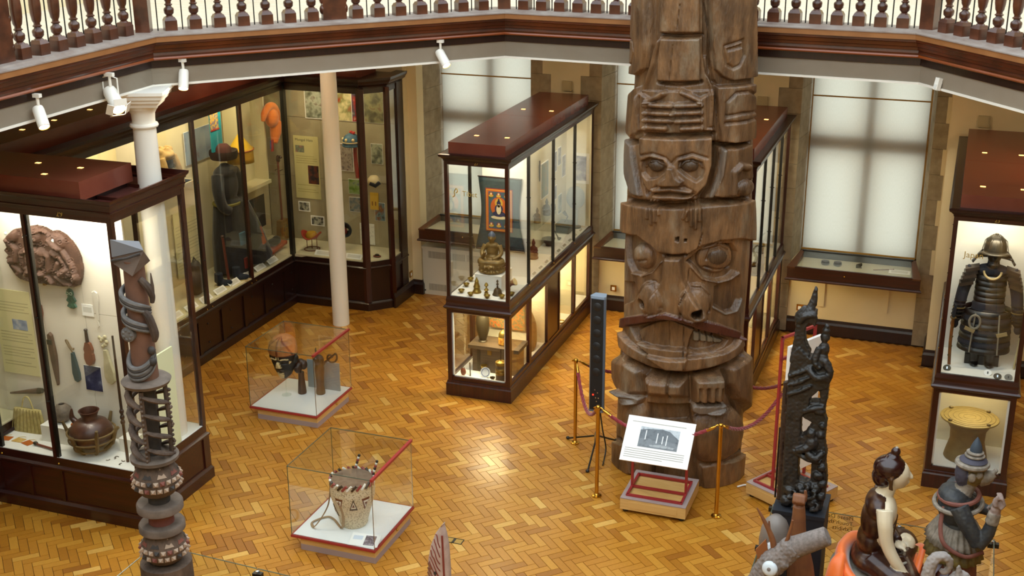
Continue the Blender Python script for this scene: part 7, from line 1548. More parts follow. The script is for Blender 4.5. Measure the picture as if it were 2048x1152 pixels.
# ================================================================ contents of case 29
BY = 9.38
KAURI = mat('red_brown_carving', '432a20', rough=.7, col2='5a3d30', scale=12, bump=.4, bscale=70)
pl = thing('carved_plaque', 'broad red-brown carved wooden plaque with coiled figures and shell eyes', 'carving', (-8.22, BY-.01, 2.46))
def plaque():
    nx, nz = 150, 110; xs = np.linspace(-.50, .47, nx); zs = np.linspace(-.33, .36, nz); X, Z = np.meshgrid(xs, zs)
    out = [(-.445,.126),(-.399,.181),(-.31,.25),(-.205,.276),(-.113,.30),(-.04,.317),(.063,.307),(.133,.274),(.205,.291),(.287,.259),(.363,.193),(.41,.123),(.439,.041),(.448,-.058),(.427,-.161),(.387,-.242),(.325,-.269),(.119,-.277),(-.206,-.273),(-.31,-.254),(-.373,-.199),(-.421,-.127),(-.429,-.067),(-.451,-.053),(-.41,-.02),(-.456,.023),(-.42,.06)]
    ins = inside(X, Z, out); d = seg_dist(X, Z, out, True)
    feats = [('E', .05, 2, (-9, 22, 11, 11)), ('E', .02, 2, (-15, 20, 4, 4)), ('E', .02, 2, (-3, 20, 4, 4)), ('P', .045, .03, (-15, 10, 2, 10, 6, -2, 2, -12, -14, -12, -18, -2)), ('E', .05, 2, (-10, -2, 6, 14)), ('L', .04, .03, (-14, 8, -24, 2, -22, -12, -14, -16)), ('L', .04, .03, (0, 8, 8, 2, 6, -12, -2, -16)),
             ('L', .04, .028, (-14, -14, -22, -20, -20, -25)), ('L', .04, .028, (-4, -14, 4, -20, 8, -25)), ('E', .05, 2, (20, 18, 10, 9)), ('L', .04, .03, (14, 20, 26, 8, 34, -4, 38, -20)), ('L', .035, .026, (12, 6, 22, 2, 28, -8, 22, -16, 14, -12, 18, -4)), ('E', .05, 2, (26, -13, 8, 6)), ('L', .03, .02, (32, -24, 38, -14, 42, -20, 38, -28)), ('L', .035, .025, (14, -18, 24, -24, 36, -27)),
             ('E', .05, 2, (-34, 20, 9, 8)), ('L', .04, .03, (-40, 14, -30, 6, -32, -6, -40, -8)), ('L', .03, .025, (-36, -12, -28, -18, -34, -22)), ('L', -.02, .008, (-15, 14, -9, 16, -2, 14)), ('L', .03, .02, (-5, 26, 6, 28, 12, 24))]
    H, _ = relief(X, Z, feats, .01, .01)
    r = np.random.default_rng(5)
    for _ in range(110):                                   # small spiral bosses
        x, z = r.uniform(-.44, .43), r.uniform(-.27, .30); q = np.hypot(X-x, Z-z); H += .012*np.cos(q*240)*np.exp(-(q/.024)**2)
    H = np.where(ins, .02 + H*sstep(d/.03), 0)
    idx = -np.ones(X.shape, int); V = []; F = []
    keep = ins
    for (i, j) in np.argwhere(keep): idx[i, j] = len(V); V.append((X[i, j], -.02-H[i, j], Z[i, j]))
    nF = len(V); V += [(x, 0, z) for x, y, z in V]
    cells = keep[:-1, :-1] & keep[1:, :-1] & keep[:-1, 1:] & keep[1:, 1:]
    for i, j in np.argwhere(cells):
        a, b, c, d_ = idx[i, j], idx[i, j+1], idx[i+1, j+1], idx[i+1, j]; F.append((a, b, c, d_)); F.append((a+nF, d_+nF, c+nF, b+nF))
        for (p, q, ok) in ((a, b, i > 0 and cells[i-1, j]), (b, c, j < nx-2 and cells[i, j+1]), (c, d_, i < nz-2 and cells[i+1, j]), (d_, a, j > 0 and cells[i, j-1])):
            if not ok: F.append((q, p, p+nF, q+nF))
    me = bpy.data.meshes.new('plaque'); me.from_pydata([tuple(float(c) for c in v) for v in V], [], [tuple(int(c) for c in f) for f in F]); me.materials.append(KAURI); me.polygons.foreach_set('use_smooth', [True]*len(me.polygons)); me.set_sharp_from_angle(angle=1.0); return me
link(plaque(), 'plaque', pl)
for x, z in ((-.15, .205), (-.035, .20), (.19, .20), (-.36, .22)): G().ell((x, -.085, z), (.018, .012, .018), 10, 8).obj('shell_eye', mat('shell', 'b9c6c2', rough=.2), pl)
G().cbox((-.02, -.03, -.275), (.03, .03, .02)).obj('bracket', BRASS, pl)
JADE = mat('jade', '1e4436', rough=.3, col2='2f5c48', scale=20); BONE = mat('bone', 'b0a582', rough=.5, col2='c2b896', scale=10)
t = thing('jade_pendant', 'small green jade pendant figure on the white board', 'pendant', (-7.967, BY-.004, 1.99)); g = G()
g.ell((-.01, -.012, .125), (.045, .014, .05)); g.ell((.0, -.012, .06), (.04, .014, .045)); g.ell((.005, -.012, .0), (.045, .014, .035))
for s in (-1, 1): g.tube([(s*.025, -.015, .085), (s*.05, -.015, .05), (s*.02, -.015, .03)], .012, 6); g.tube([(s*.02, -.015, .03), (s*.05, -.015, -.01), (s*.01, -.015, -.025)], .012, 6)
organic(g, 'figure', JADE, t, .006, 1); [G().tube([(x+.014*math.cos(a), -.028, .125+.014*math.sin(a)) for a in np.linspace(0, 2*PI, 12)[:-1]], .004, 5, closed=True).obj('eye_ring', mat('jade_pale', '9fb8a0', rough=.4), t) for x in (-.03, .012)]
t = thing('caption_card', 'white caption card beside the jade pendant', 'card', (-7.80, BY-.002, 1.955)); G().box(-.065, .065, -.006, 0, -.06, .06).obj('card', PAPER, t); G().box(-.05, .05, -.007, -.005, -.02, .035).obj('printed_text', mat('pale_print', 'd2d0c8', rough=.7), t)
def club(name, label, cat, x, z, outline, th, mm, extra=None, tilt=0.0):
    t = thing(name, label, cat, (x, BY-.004, z)); t.rotation_euler = (0, tilt, 0); M = frame_m((0, 0, 0), (1, 0, 0), (0, 0, 1)); n = len(outline)
    cx_ = sum(p[0] for p in outline)/n; cz_ = sum(p[1] for p in outline)/n
    V = [(p[0], -.002, p[1]) for p in outline] + [(cx_+(p[0]-cx_)*.86, -th, cz_+(p[1]-cz_)*.97) for p in outline]; F = [tuple(range(n)), tuple(range(2*n-1, n-1, -1))] + [(i+n, (i+1) % n+n, (i+1) % n, i) for i in range(n)]
    G().add(V, F).obj('blade', mm, t); return t
t = club('bone_ornament', 'slender white bone ornament with a hanging loop', 'ornament', -7.69, 1.985, [(-.035,.17),(0,.185),(.03,.165),(.035,.08),(.02,-.02),(.014,-.12),(-.004,-.13),(-.01,-.02),(-.03,.06)], .012, mat('pale_bone', 'd5cfc2', rough=.5)); G().tube([(.0, -.01, -.12), (.012, -.01, -.17), (-.004, -.01, -.19)], .006, 6).obj('loop', mat('pale_bone', 'd5cfc2'), t)
t = club('carved_fly_whisk', 'short red-brown carved whisk grip at the left of the white board', 'whisk', -8.375, 1.78, [(-.03,.17),(.0,.185),(.035,.16),(.04,.08),(.03,.03),(.018,-.06),(.01,-.17),(-.008,-.18),(-.016,-.06),(-.03,.04),(-.04,.1)], .04, mat('red_wood', '6a3426', rough=.45)); [G().ell((x, -.045, .10), (.01, .006, .01), 8, 6).obj('shell_eye', MATS['shell'], t) for x in (-.015, .02)]
t = club('long_club', 'long tapering brown club pointing down', 'club', -8.27, 1.385, [(-.03,.27),(-.005,.285),(.022,.26),(.03,.18),(.04,.05),(.03,-.1),(.012,-.26),(0,-.285),(-.012,-.2),(-.03,-.02),(-.036,.12)], .035, mat('brown_club', '5e4230', rough=.5, col2='4a3224', scale=10), tilt=-.03); G().cbox((-.003, -.036, .19), (.055, .02, .05)).obj('carved_band', DKB, t)
t = club('jade_club', 'dark green stone club with a cord loop', 'club', -8.03, 1.39, [(-.014,.10),(.014,.10),(.03,.0),(.045,-.12),(.04,-.19),(.01,-.215),(-.025,-.2),(-.04,-.12),(-.026,0)], .03, mat('slate_jade', '2c4044', rough=.35), tilt=-.06); G().tube(spline([(0, -.015, .10), (-.03, -.02, .16), (-.055, -.02, .22), (-.035, -.02, .225), (-.01, -.02, .17), (.02, -.02, .13), (.03, -.02, .15)], 5), .007, 6).obj('cord', mat('flax_cord', '7c6444', rough=.9), t)
t = club('notched_club', 'flat notched reddish club with a dark stem', 'club', -7.84, 1.50, [(-.03,.12),(.0,.135),(.035,.115),(.058,.05),(.05,.012),(.058,0),(.062,-.06),(.04,-.11),(.0,-.125),(-.04,-.11),(-.06,-.05),(-.056,0),(-.046,.012),(-.056,.05)], .03, mat('rust_wood', '6e3a22', rough=.4, col2='7c4428', scale=8)); G().tube([(0, -.015, .12), (-.004, -.015, .24)], [.018, .014], 8).obj('stem', DARKW, t); G().ell((-.004, -.015, .25), (.022, .018, .014), 8, 6).obj('knob', DARKW, t)
t = club('bone_club', 'pale bone club with a carved frilled grip', 'club', -7.63, 1.455, [(-.02,.12),(.02,.12),(.04,.0),(.066,-.12),(.06,-.21),(.02,-.245),(-.03,-.235),(-.062,-.17),(-.05,-.05),(-.03,.03)], .03, BONE, tilt=-.06); g = G(); [g.ell((x, -.015, z), (.022, .015, .022), 8, 6) for x, z in ((-.02, .15), (.01, .17), (.03, .20), (-.03, .21), (0, .23), (-.045, .24), (.02, .25))]; organic(g, 'grip', BONE, t, .006, 1)
flat_print('photograph', 'dark blue photograph of a seated person below the clubs', 'photograph', (-7.83, BY-.003, 1.235), .20, .265, 'y-', ('1a1c3a', '20244a', '3a3f60', '8088a0'), 9, 1.0, .002)
text_panel('cream text panel with a blue landscape picture at the left of case 29', (-8.70, BY-.004, 1.61), .44, .90, 'y-', None, 22, None, [(('6a7c9c', '8a9ab8', 'b8bcc4'), .06, .09, .18, .11)])
t = thing('wooden_spear', 'dark tapering wooden spear on the board above the woven bag', 'spear', (-8.68, BY-.03, .965)); G().tube([(-.19, 0, -.03), (.0, 0, .01), (.17, 0, .045)], [.010, .022, .032], 8).obj('shaft', mat('brown_club', '5e4230'), t); G().tube([(.17, 0, .045), (.22, 0, .055)], [.034, .026], 8).obj('butt', DKB, t)
FX = mat('woven_flax', 'ab9a5c', rough=.8, col2='c4b478', scale=26, stretch=(1, 1, 1), bump=.5, bscale=70)
t = thing('woven_bag', 'yellow woven flax bag with a looped handle', 'bag', (-8.58, 9.24, .602), .05); g = G(); P2 = np.array([[((.19-.035*f)*math.copysign(abs(math.cos(a))**.5, math.cos(a)), (.045-.03*f)*math.copysign(abs(math.sin(a))**.5, math.sin(a)), .25*f) for a in np.linspace(0, 2*PI, 40)[:-1]] for f in np.linspace(0, 1, 8)]); link(grid_mesh('pouch', P2, FX, wrap=True), 'pouch', t)
G().tube(spline([(-.07, 0, .24), (-.03, 0, .36), (.03, 0, .37), (.07, 0, .24)], 5), .008, 6).obj('handle', FX, t)
for k in range(9): G().tube([(-.185+.046*k, -.047, .01), (-.145+.036*k, -.02, .245)], .006, 5, flat=.6).obj('weave_strip', mat('flax_dark', '8e7e48', rough=.85), t)
t = thing('white_block', 'white display block behind the mullion of case 29', 'block', (-8.04, 9.22, .602)); G().box(-.28, .18, -.12, .12, 0, .17).obj('block', WHITEB, t); G().box(-.282, .182, -.122, .122, .168, .172).obj('top', WHITEB, t)
t = thing('round_pot', 'small round grey-brown pot with a dark mouth on the white block', 'pot', (-8.16, 9.25, .774)); G().lathe([(.03, 0), (.075, .03), (.098, .085), (.09, .14), (.05, .18), (.032, .19), (.026, .18), (.03, .15)], n=28).obj('body', mat('speckled_pot', '5e5246', rough=.7, col2='76695a', scale=30), t); G().ell((.0, 0, .175), (.034, .034, .012), 14, 6).obj('mouth', BLACK, t)
t = thing('orange_fruit_carving', 'small orange lobed object on the white block', 'ornament', (-7.95, 9.16, .774)); g = G(); g.ell((0, 0, .03), (.045, .03, .03)); g.ell((.03, .01, .025), (.03, .025, .025)); organic(g, 'body', mat('orange_ochre', 'b5601e', rough=.6), t, .007, 1); G().cbox((.02, -.02, .012), (.03, .02, .02)).obj('stem', RUSTP, t)
# large vessel in a cane cradle
VS = mat('dark_red_vessel', '3c2016', rough=.4, col2='55301f', scale=6, coat=.15); CANE = mat('cane', '5e4a26', rough=.7, col2='6e5832', scale=14)
t = thing('cradled_vessel', 'large dark vessel with a flared neck resting in a cane cradle', 'vessel', (-7.70, 9.09, .602)); t.scale = (.93, .93, .93)
G().lathe([(.06, .06), (.14, .08), (.20, .13), (.225, .20), (.215, .27), (.17, .33), (.11, .365), (.085, .375), (.08, .40), (.10, .455), (.108, .465), (.095, .465), (.07, .40), (.07, .36)], n=40).obj('body', VS, t)
G().tube(spline([(-.16, -.02, .31), (-.21, -.02, .36), (-.20, -.02, .46)], 4), lerps([.035, .03, .008], 9), 10).obj('spout', VS, t)
for z, r in ((.15, .235), (.235, .245), (.06, .19)): G().tube([(r*math.cos(2*PI*k/36), r*math.sin(2*PI*k/36), z) for k in range(36)], .011, 6, closed=True).obj('hoop', CANE, t)
for k in range(6):
    a = 2*PI*k/6 + .35; G().tube([(.12*math.cos(a), .12*math.sin(a), .01), (.21*math.cos(a), .21*math.sin(a), .09), (.255*math.cos(a), .255*math.sin(a), .24), (.29*math.cos(a), .29*math.sin(a), .34 if k % 2 else .27)], [.018, .022, .022, .016], 6).obj('strut', CANE, t)
t = thing('tall_spear', 'dark carved spear standing upright at the right end of case 29', 'spear', (-7.235, 9.0, .602)); G().tube([(0, 0, 0), (-.005, 0, .5), (-.01, 0, 1.3)], [.016, .014, .010], 8).obj('shaft', DKW, t); [G().ell((-.006, 0, z), (.024, .022, .03), 8, 6).obj('carved_knot', DKW, t) for z in (.42, .47, .53)]
t = thing('white_block', 'small white display block at the right end of case 29', 'block', (-7.36, 9.24, .602)); G().box(-.08, .08, -.08, .08, 0, .14).obj('block', WHITEB, t); G().box(-.082, .082, -.082, .082, .138, .142).obj('top', WHITEB, t)
for k, (x, y, mm, rz, lb) in enumerate(((-8.70, 9.02, 'orange_ochre', .3, 'orange bark cloth piece at the far left of the case floor'), (-8.55, 9.03, 'tapa_yellow', .1, 'yellow woven sample on the case floor'), (-8.42, 9.01, 'orange_ochre', -.2, 'orange bark cloth piece beside the mullion'))):
    t = thing('cloth_sample', lb, 'cloth sample', (x, y, .602), rz); mm_ = mat('tapa_yellow', 'c49a4a', rough=.8, col2='d6b26a', scale=50) if mm == 'tapa_yellow' else MATS['orange_ochre']; G().prism([(-.06, -.04), (.05, -.05), (.065, .03), (-.04, .045)], .001, .006).obj('sample', mm_, t); G().tube([(-.04, .045, .006), (.0, .07, .008), (.03, .075, .004)], .003, 5).obj('thread', PALE, t)
t = thing('small_adze', 'small dark tool lying at the front of case 29', 'tool', (-8.18, 8.97, .602)); G().tube([(-.14, .02, .02), (.12, -.02, .02)], .012, 6).obj('handle', RUSTP, t); G().ell((-.13, .02, .025), (.03, .02, .02), 8, 6).obj('head', DKB, t)
for k in range(5):
    t = thing('fish_hook', 'tiny dark hook on the floor in front of the cradled vessel', 'hook', (-7.45+.06*k*(1 if k % 2 else .6), 8.95+.05*(k % 3), .602), k*1.3, 'tiny hooks on the floor of case 29'); G().tube([(0, 0, .004), (.02, .005, .004), (.028, .02, .004), (.018, .03, .004)], .004, 5).obj('hook', DKB, t)
# second side of the case, seen through the right-hand glass
t = thing('carved_house_post', 'dark carved wooden figure post at the back of case 29', 'carving', (-7.62, 9.78, .602)); g = G(); g.lathe([(.08, 0), (.07, .3), (.08, .6), (.06, .75)], n=14); g.ell((0, 0, .85), (.075, .08, .12)); g.ell((0, -.05, .5), (.06, .05, .1)); organic(g, 'figure', DKW, t, .01, 2); G().lathe([(.1, 0), (.1, .03)], n=16).obj('foot', DKW, t)

# ================================================================ contents of the corner wall case
FZ = .725
t = thing('hooded_bust', 'veiled bust with a tan cloth headdress in the corner case', 'mannequin', (-9.2, 12.78, 2.22)); g = G(); g.ell((0, 0, .30), (.10, .10, .14), m=0); g.ell((0, 0, .12), (.16, .2, .13), m=1); g.tube([(0, 0, .15), (0, 0, .25)], [.08, .06], 10, m=1); g.ell((.0, 0, .40), (.13, .13, .07), m=2); [g.ell((.05*math.cos(k), .1*math.sin(k), .45), (.04, .04, .05), m=2) for k in range(6)]; g.tube(spline([(.05, -.12, .38), (.09, -.14, .2), (.06, -.2, .0)], 4), lerps([.04, .05, .06], 9), 8, m=2); g.tube(spline([(.05, .12, .38), (.09, .14, .2), (.06, .2, .0)], 4), lerps([.04, .05, .06], 9), 8, m=2)
TNC = mat('tan_cloth', '9a7c4c', rough=.9, col2='b0925e', scale=14); organic(g, 'bust', [mat('dark_face', '2e2820', rough=.6), mat('grey_garment', '5e5a4a', rough=.9), TNC], t, .011, 2); G().tube([(.11*math.cos(k), .11*math.sin(k), .36) for k in np.linspace(-1.2, 1.2, 8)], .012, 6).obj('head_band', OLDB, t)
t = thing('bust_shelf', 'pale box shelf carrying the veiled bust', 'shelf', (-9.28, 12.85, 1.9)); G().box(-.24, .2, -.32, .32, .0, .32).obj('box', CREAM, t); G().box(-.24, .21, -.33, .33, .3, .32).obj('top', CREAM, t)
flat_print('photograph', 'landscape photograph of a hilltop temple in the corner case', 'photograph', (-9.5, 13.95, 2.47), .62, .44, 'x+', ('6a3a30', '74869a', '8a98a8', '9aa6b0'), 4, 2.0, .004)
text_panel('tall cream text panel with a small drawing low in the corner case', (-9.5, 13.55, 1.45), .62, 1.25, 'x+', None, 24, CREAMPAPER, [(('b0a888', '8a8270', 'c8c0a0'), -.1, .2, .16, .22)])
# lit niche box
NB = mat('niche_board', 'd6cda6', rough=.85)
t = thing('niche_box', 'pale open box niche with the hats hung before it', 'niche', (-9.5, 14.62, 1.70)); G().box(0, .03, -.02, .62, 0, 1.25).obj('back', NB, t); G().box(0, .24, -.05, -.02, -.02, 1.25).obj('side', NB, t); G().box(0, .24, .62, .65, -.02, 1.25).obj('side', NB, t); G().box(0, .27, -.06, .66, -.05, 0).obj('shelf', NB, t)
t = thing('silk_banner', 'turquoise silk banner with an embroidered red and gold panel', 'banner', (-9.22, 13.97, 2.40)); G().box(-.006, .006, -.13, .13, 0, .62).obj('silk', mat('turquoise_silk', '1d7a88', rough=.5, col2='248a94', scale=10), t); G().box(.005, .01, -.13, .06, .30, .62).obj('panel', photo_mat('embroidery', ('8a2a1c', 'b8963c', '3a5a78', 'a8482a'), 30), t); G().box(.009, .012, -.13, .07, .28, .30).obj('edge', PRD, t)
t = thing('brown_felt_hat', 'dark brown felt hat with an upturned brim', 'hat', (-9.15, 14.0, 2.28)); G().lathe([(.10, .0), (.17, .02), (.19, .08), (.185, .13), (.165, .11), (.11, .10)], n=24).obj('brim', mat('dark_felt', '261612', rough=.9), t); G().lathe([(.11, .09), (.10, .17), (.06, .21), (.004, .22)], n=20).obj('crown', mat('maroon_felt', '44201a', rough=.9), t)
t = thing('yellow_peaked_hat', 'yellow peaked cloth hat with folded flaps', 'hat', (-9.12, 14.36, 2.17)); P2 = np.array([[((.16-.155*f**1.1)*math.cos(a), (.19-.185*f**1.1)*math.sin(a), .16+.24*f) for a in np.linspace(0, 2*PI, 28)[:-1]] for f in np.linspace(0, 1, 8)]); YH = mat('yellow_cloth', 'c9a21c', rough=.8); link(grid_mesh('peak', P2, YH, wrap=True), 'peak', t); P2 = np.array([[((.165+.02*math.cos(3*a)*(1-f))*math.cos(a), (.19+.02*math.cos(3*a)*(1-f))*math.sin(a), .0+.19*f) for a in np.linspace(0, 2*PI, 28)[:-1]] for f in np.linspace(0, 1, 4)]); link(grid_mesh('flap', P2, mat('ochre_cloth', 'b58c1e', rough=.8), wrap=True), 'flap', t); G().tube([(.172*math.cos(a), .198*math.sin(a), .17) for a in np.linspace(0, 2*PI, 28)[:-1]], .008, 5, closed=True).obj('trim', mat('red_trim', '9a4a20', rough=.8), t)
# robed mannequin
NV = mat('black_wool', '16171a', rough=.95, col2='202226', scale=14, sheen=.2); NV2 = mat('navy_apron', '1c2430', rough=.9); GRN = mat('olive_panel', '4e5228', rough=.9); ORG = mat('orange_panel', '8e3e1c', rough=.9)
t = thing('robed_mannequin', 'headless mannequin in a black jacket and long dark skirt with coloured panels', 'mannequin', (-9.12, 13.95, FZ)); g = G()
g.tube([(0, 0, .05), (0, 0, .5), (0, 0, .95), (0, .0, 1.05)], [.25, .24, .19, .15], 20); g.ell((0, 0, 1.22), (.14, .20, .26), 20, 14); g.ell((0, 0, 1.40), (.13, .21, .10), 18, 10); g.tube([(0, 0, 1.42), (0, 0, 1.52)], [.07, .06], 12)
for s in (-1, 1): g.tube(spline([(0, s*.18, 1.40), (.04, s*.25, 1.2), (.08, s*.24, 1.0), (.12, s*.14, .92)], 4), lerps([.085, .08, .07, .06], 13), 10)
g.tube(spline([(.05, .1, 1.0), (.12, .25, .6), (.16, .42, .12)], 4), lerps([.16, .18, .2], 9), 14); organic(g, 'robe', NV, t, .014, 3)
G().tube([(.17*math.cos(a), .20*math.sin(a), .99) for a in np.linspace(0, 2*PI, 24)[:-1]], .02, 6, closed=True).obj('belt', mat('olive_belt', '6a6428', rough=.8), t)
for nm, pts, w, mm in (('olive_stripe', [(.235, .22, .82), (.285, .28, .6)], .045, GRN), ('orange_stripe', [(.285, .28, .6), (.32, .33, .36)], .05, ORG), ('blue_pouch', [(.24, -.08, .62), (.25, -.08, .46)], .075, mat('teal_embroidery', '27566a', rough=.8)), ('red_pouch', [(.25, -.02, .26), (.255, -.02, .12)], .08, mat('red_embroidery', '7c2a1c', rough=.8))): G().tube(pts, w, 8, flat=.3, up=(1, 0, 0)).obj(nm, mm, t)
t = thing('walking_staff', 'brown wooden staff leaning by the robed mannequin', 'staff', (-8.98, 13.62, FZ)); G().tube([(0, 0, 0), (-.03, -.02, .62)], [.02, .016], 8).obj('shaft', mat('red_wood', '6a3426'), t); G().ell((-.03, -.02, .63), (.024, .024, .02), 8, 6).obj('knob', DKW, t)
for lb, x, y, rz in (('dark cloth boot nearest the staff', -9.0, 13.42, .4), ('dark cloth boot before the robed skirt', -8.92, 13.72, .2)):
    t = thing('cloth_boot', lb, 'boot', (x, y, FZ), rz, 'cloth boots in the corner case'); g = G(); g.tube([(0, .0, .18), (0, 0, .06)], [.055, .06], 12); g.tube(spline([(-.02, 0, .045), (.08, .0, .045), (.17, 0, .06)], 4), lerps([.055, .05, .02], 9), 12); organic(g, 'upper', NV2, t, .009, 2); G().box(-.06, .17, -.045, .045, 0, .015).obj('sole', PALE, t)
t = thing('leather_bag', 'slumped dark leather bag on the floor of the corner case', 'bag', (-9.1, 13.05, FZ)); g = G(); g.ell((0, 0, .17), (.12, .17, .18)); g.ell((0, .02, .34), (.07, .09, .12)); organic(g, 'bag', mat('dark_leather', '2c241a', rough=.6, col2='3a3022', scale=10), t, .012, 3); G().tube([(0, -.06, .40), (.0, 0, .50), (0, .08, .40)], .01, 6).obj('strap', DKB, t)
flat_print('picture', 'dark photograph with a small figure hung low in the corner case', 'photograph', (-9.3, 14.85, 1.28), .62, .46, 'x+', ('0e0c0e', '181418', '22181a', '5a3a2a'), 7, 3.0, .002, mount=BLACK)
t = thing('orange_crested_hat', 'large orange felt crested hat with a long neck flap', 'hat', (-9.15, 15.25, 2.28)); OF = mat('orange_felt', 'd4701a', rough=.9, col2='c8620f', scale=14, sheen=.3); g = G(); g.tube(spline([(0, -.21, .30), (0, -.17, .40), (0, -.05, .475), (0, .08, .46), (0, .17, .36), (0, .19, .22)], 5), lerps([.03, .05, .055, .055, .05, .03], 26), 12, flat=.9); g.ell((0, .03, .30), (.085, .13, .13)); g.tube([(0, .12, .24), (0, .10, .08), (0, .05, -.06)], [.085, .08, .045], 12); organic(g, 'hat', OF, t, .011, 2); G().tube([(0, -.01, .0), (0, -.02, -.16)], .035, 8, flat=.4).obj('streamer', mat('red_streamer', '8e2018', rough=.8), t); G().tube([(0.0, -.05, .0), (0, -.06, -.12)], .015, 6, flat=.4).obj('streamer', mat('blue_streamer', '3a4a78', rough=.8), t)
t = thing('long_necked_fiddle', 'long-necked fiddle with a carved head against the boards', 'instrument', (-9.2, 15.45, FZ)); G().tube([(0, 0, .30), (0, -.01, 1.2)], .016, 8).obj('neck', mat('red_wood', '6a3426'), t); G().prism([(-.13, 0), (.13, 0), (.09, .3), (-.09, .3)], -.04, .04, M=frame_m((0, 0, .03), (0, 1, 0), (0, 0, 1))).obj('sound_box', mat('fiddle_box', '7a5a2c', rough=.5), t); G().prism([(-.09, .04), (.09, .04), (.06, .26), (-.06, .26)], .04, .045, M=frame_m((0, 0, .03), (0, 1, 0), (0, 0, 1))).obj('painted_face', photo_mat('fiddle_face', ('6a4a24', '8a7038', '3a4a4a'), 20), t); g = G(); g.ell((0, 0, 1.23), (.03, .03, .06)); g.ell((.03, 0, 1.26), (.04, .02, .025)); organic(g, 'carved_head', DKW, t, .008, 1); [G().tube([(0, -.1 if k else .0, 1.05+.04*k), (0, 0 if k else .1, 1.05+.04*k)], .008, 6).obj('peg', DKW, t) for k in (0, 1)]
t = thing('embroidered_saddle', 'orange-red embroidered saddle piece on the floor of the corner case', 'saddle', (-9.1, 14.95, FZ)); g = G(); g.cbox((0, 0, .06), (.22, .52, .05), (.1, 0, 0)); g.ell((0, -.2, .09), (.12, .1, .05)); organic(g, 'pad', mat('saddle_orange', '9e3a1a', rough=.7), t, .012, 2); g = G(); g.ell((0, .05, .13), (.09, .16, .05)); g.ell((0, .14, .15), (.06, .06, .05)); organic(g, 'seat', NV, t, .01, 2)
for k, (y, lb) in enumerate(((14.35, 'black sheath lying before the saddle'), (14.62, 'dark sheath lying nearer the corner post'))):
    t = thing('knife_sheath', lb, 'sheath', (-8.93, y, FZ), .4); G().tube([(-.03, -.1, .015), (.03, .1, .02)], [.014, .02], 6, flat=.6).obj('sheath', BLACK, t); G().tube([(.03, .1, .02), (.045, .15, .02)], .012, 6).obj('hilt', OLDB, t)
for k in range(9):
    t = thing('caption_card', ('first', 'second', 'third', 'fourth', 'fifth', 'sixth', 'seventh', 'eighth', 'ninth')[k] + ' white caption card from the near end of the corner case row', 'card', (-8.86, 11.9 + k*.33, FZ), PI/2, 'caption cards along the corner case'); G().cbox((0, 0, .03), (.24, .085, .003), (.75, 0, 0)).obj('card', PAPER, t); G().cbox((0, -.001, .033), (.18, .05, .001), (.75, 0, 0)).obj('printed_text', mat('pale_print', 'd2d0c8'), t)
for k, x in enumerate((-8.34, -7.86)):
    t = thing('caption_card', 'white caption card on the floor of the corner case, ' + ('left' if k == 0 else 'right') + ' of the slim column', 'card', (x, 15.06, FZ)); G().cbox((0, 0, .03), (.26, .085, .003), (.75, 0, 0)).obj('card', PAPER, t); G().cbox((0, -.001, .033), (.2, .05, .001), (.75, 0, 0)).obj('printed_text', mat('pale_print', 'd2d0c8'), t)
# back boards
YB2 = 15.655
def bp_(lb, x0, x1, z1, z0, cols, sc=10, sd=0.0, bd=.004, mount=None): return flat_print('photograph', lb, 'photograph', ((x0+x1)/2, YB2, (z0+z1)/2), x1-x0, z1-z0, 'y-', cols, sc, sd, bd, mount)
bp_('grey photograph of two standing people at the top of the back board', -8.83, -8.52, 2.96, 2.53, ('3a4030', '7a8070', 'b0b4a4', '5a3a30'), 12, 1.2, .012)
bp_('bright photograph of dancers at the top of the back board', -8.52, -8.09, 2.96, 2.53, ('c8b684', 'd6c694', '8a8a58', 'a03a1c'), 8, 2.2)
bp_('narrow photograph with a red figure at the top behind the dark post', -8.09, -7.95, 2.96, 2.53, ('d6d2c0', '9a2018', '2a2e48', 'b0a890'), 9, 3.3)
bp_('dim photograph of a standing group at the top beside the canted pane', -7.90, -7.60, 2.97, 2.53, ('2e2820', '55503c', '8a865e', '6a2a20'), 7, 4.1)
text_panel('tall cream text panel headed Mongol Hats with a portrait photograph', (-8.85, YB2, 1.81), .40, .92, 'y-', 'Mongol Hats', 22, mat('yellow_paper', 'cfc68c', rough=.75), [(('161416', '2a2028', '6a3020', '30343e'), .10, -.10, .17, .27), (('c8b8a0', '6a7a68', 'c07a70'), -.10, .27, .14, .10)], mat('yellow_text', 'b0a66c', rough=.8))
bp_('colour photograph of a crowd left of the red streamer', -8.36, -8.10, 2.21, 1.81, ('2a2a40', '8a7a70', 'a89c8c', '5a2a28'), 18, 5.0, .008)
bp_('small green landscape photograph below the beaded hat', -8.20, -8.0, 1.70, 1.48, ('2c4a2a', '6a8a2e', '8a9a6a', '5a6a70'), 12, 6.0)
bp_('small blue-grey photograph of tents below the green landscape', -8.20, -8.0, 1.435, 1.22, ('2a3440', '5a6a74', '8a8478', '40362e'), 14, 7.0)
bp_('small black and white photograph at the lower left of the back board', -9.03, -8.84, 1.30, 1.15, ('20221e', '5a5a52', 'b8b6a4', '9a9888'), 18, 8.0, .016)
bp_('small black and white photograph of riders beside the slim column', -8.84, -8.62, 1.10, .95, ('1c1e1c', '4e4e48', 'b8b6a4', 'a4a290'), 18, 9.0, .016)
bp_('pale photograph of hatted people behind the canted pane', -7.82, -7.64, 2.24, 1.95, ('26281e', '6a705e', 'a8ac90', '90947a'), 12, 10.0)
bp_('brownish photograph behind the canted pane', -7.80, -7.64, 1.39, 1.12, ('3a3a34', '6e8a90', '7e4e30', 'a07a50'), 10, 11.0)
bp_('white strip of caption text behind the canted post', -8.05, -7.82, 1.06, .75, ('d8d6c8', 'e4e2d6', 'bcbaae'), 26, 12.0, .004)
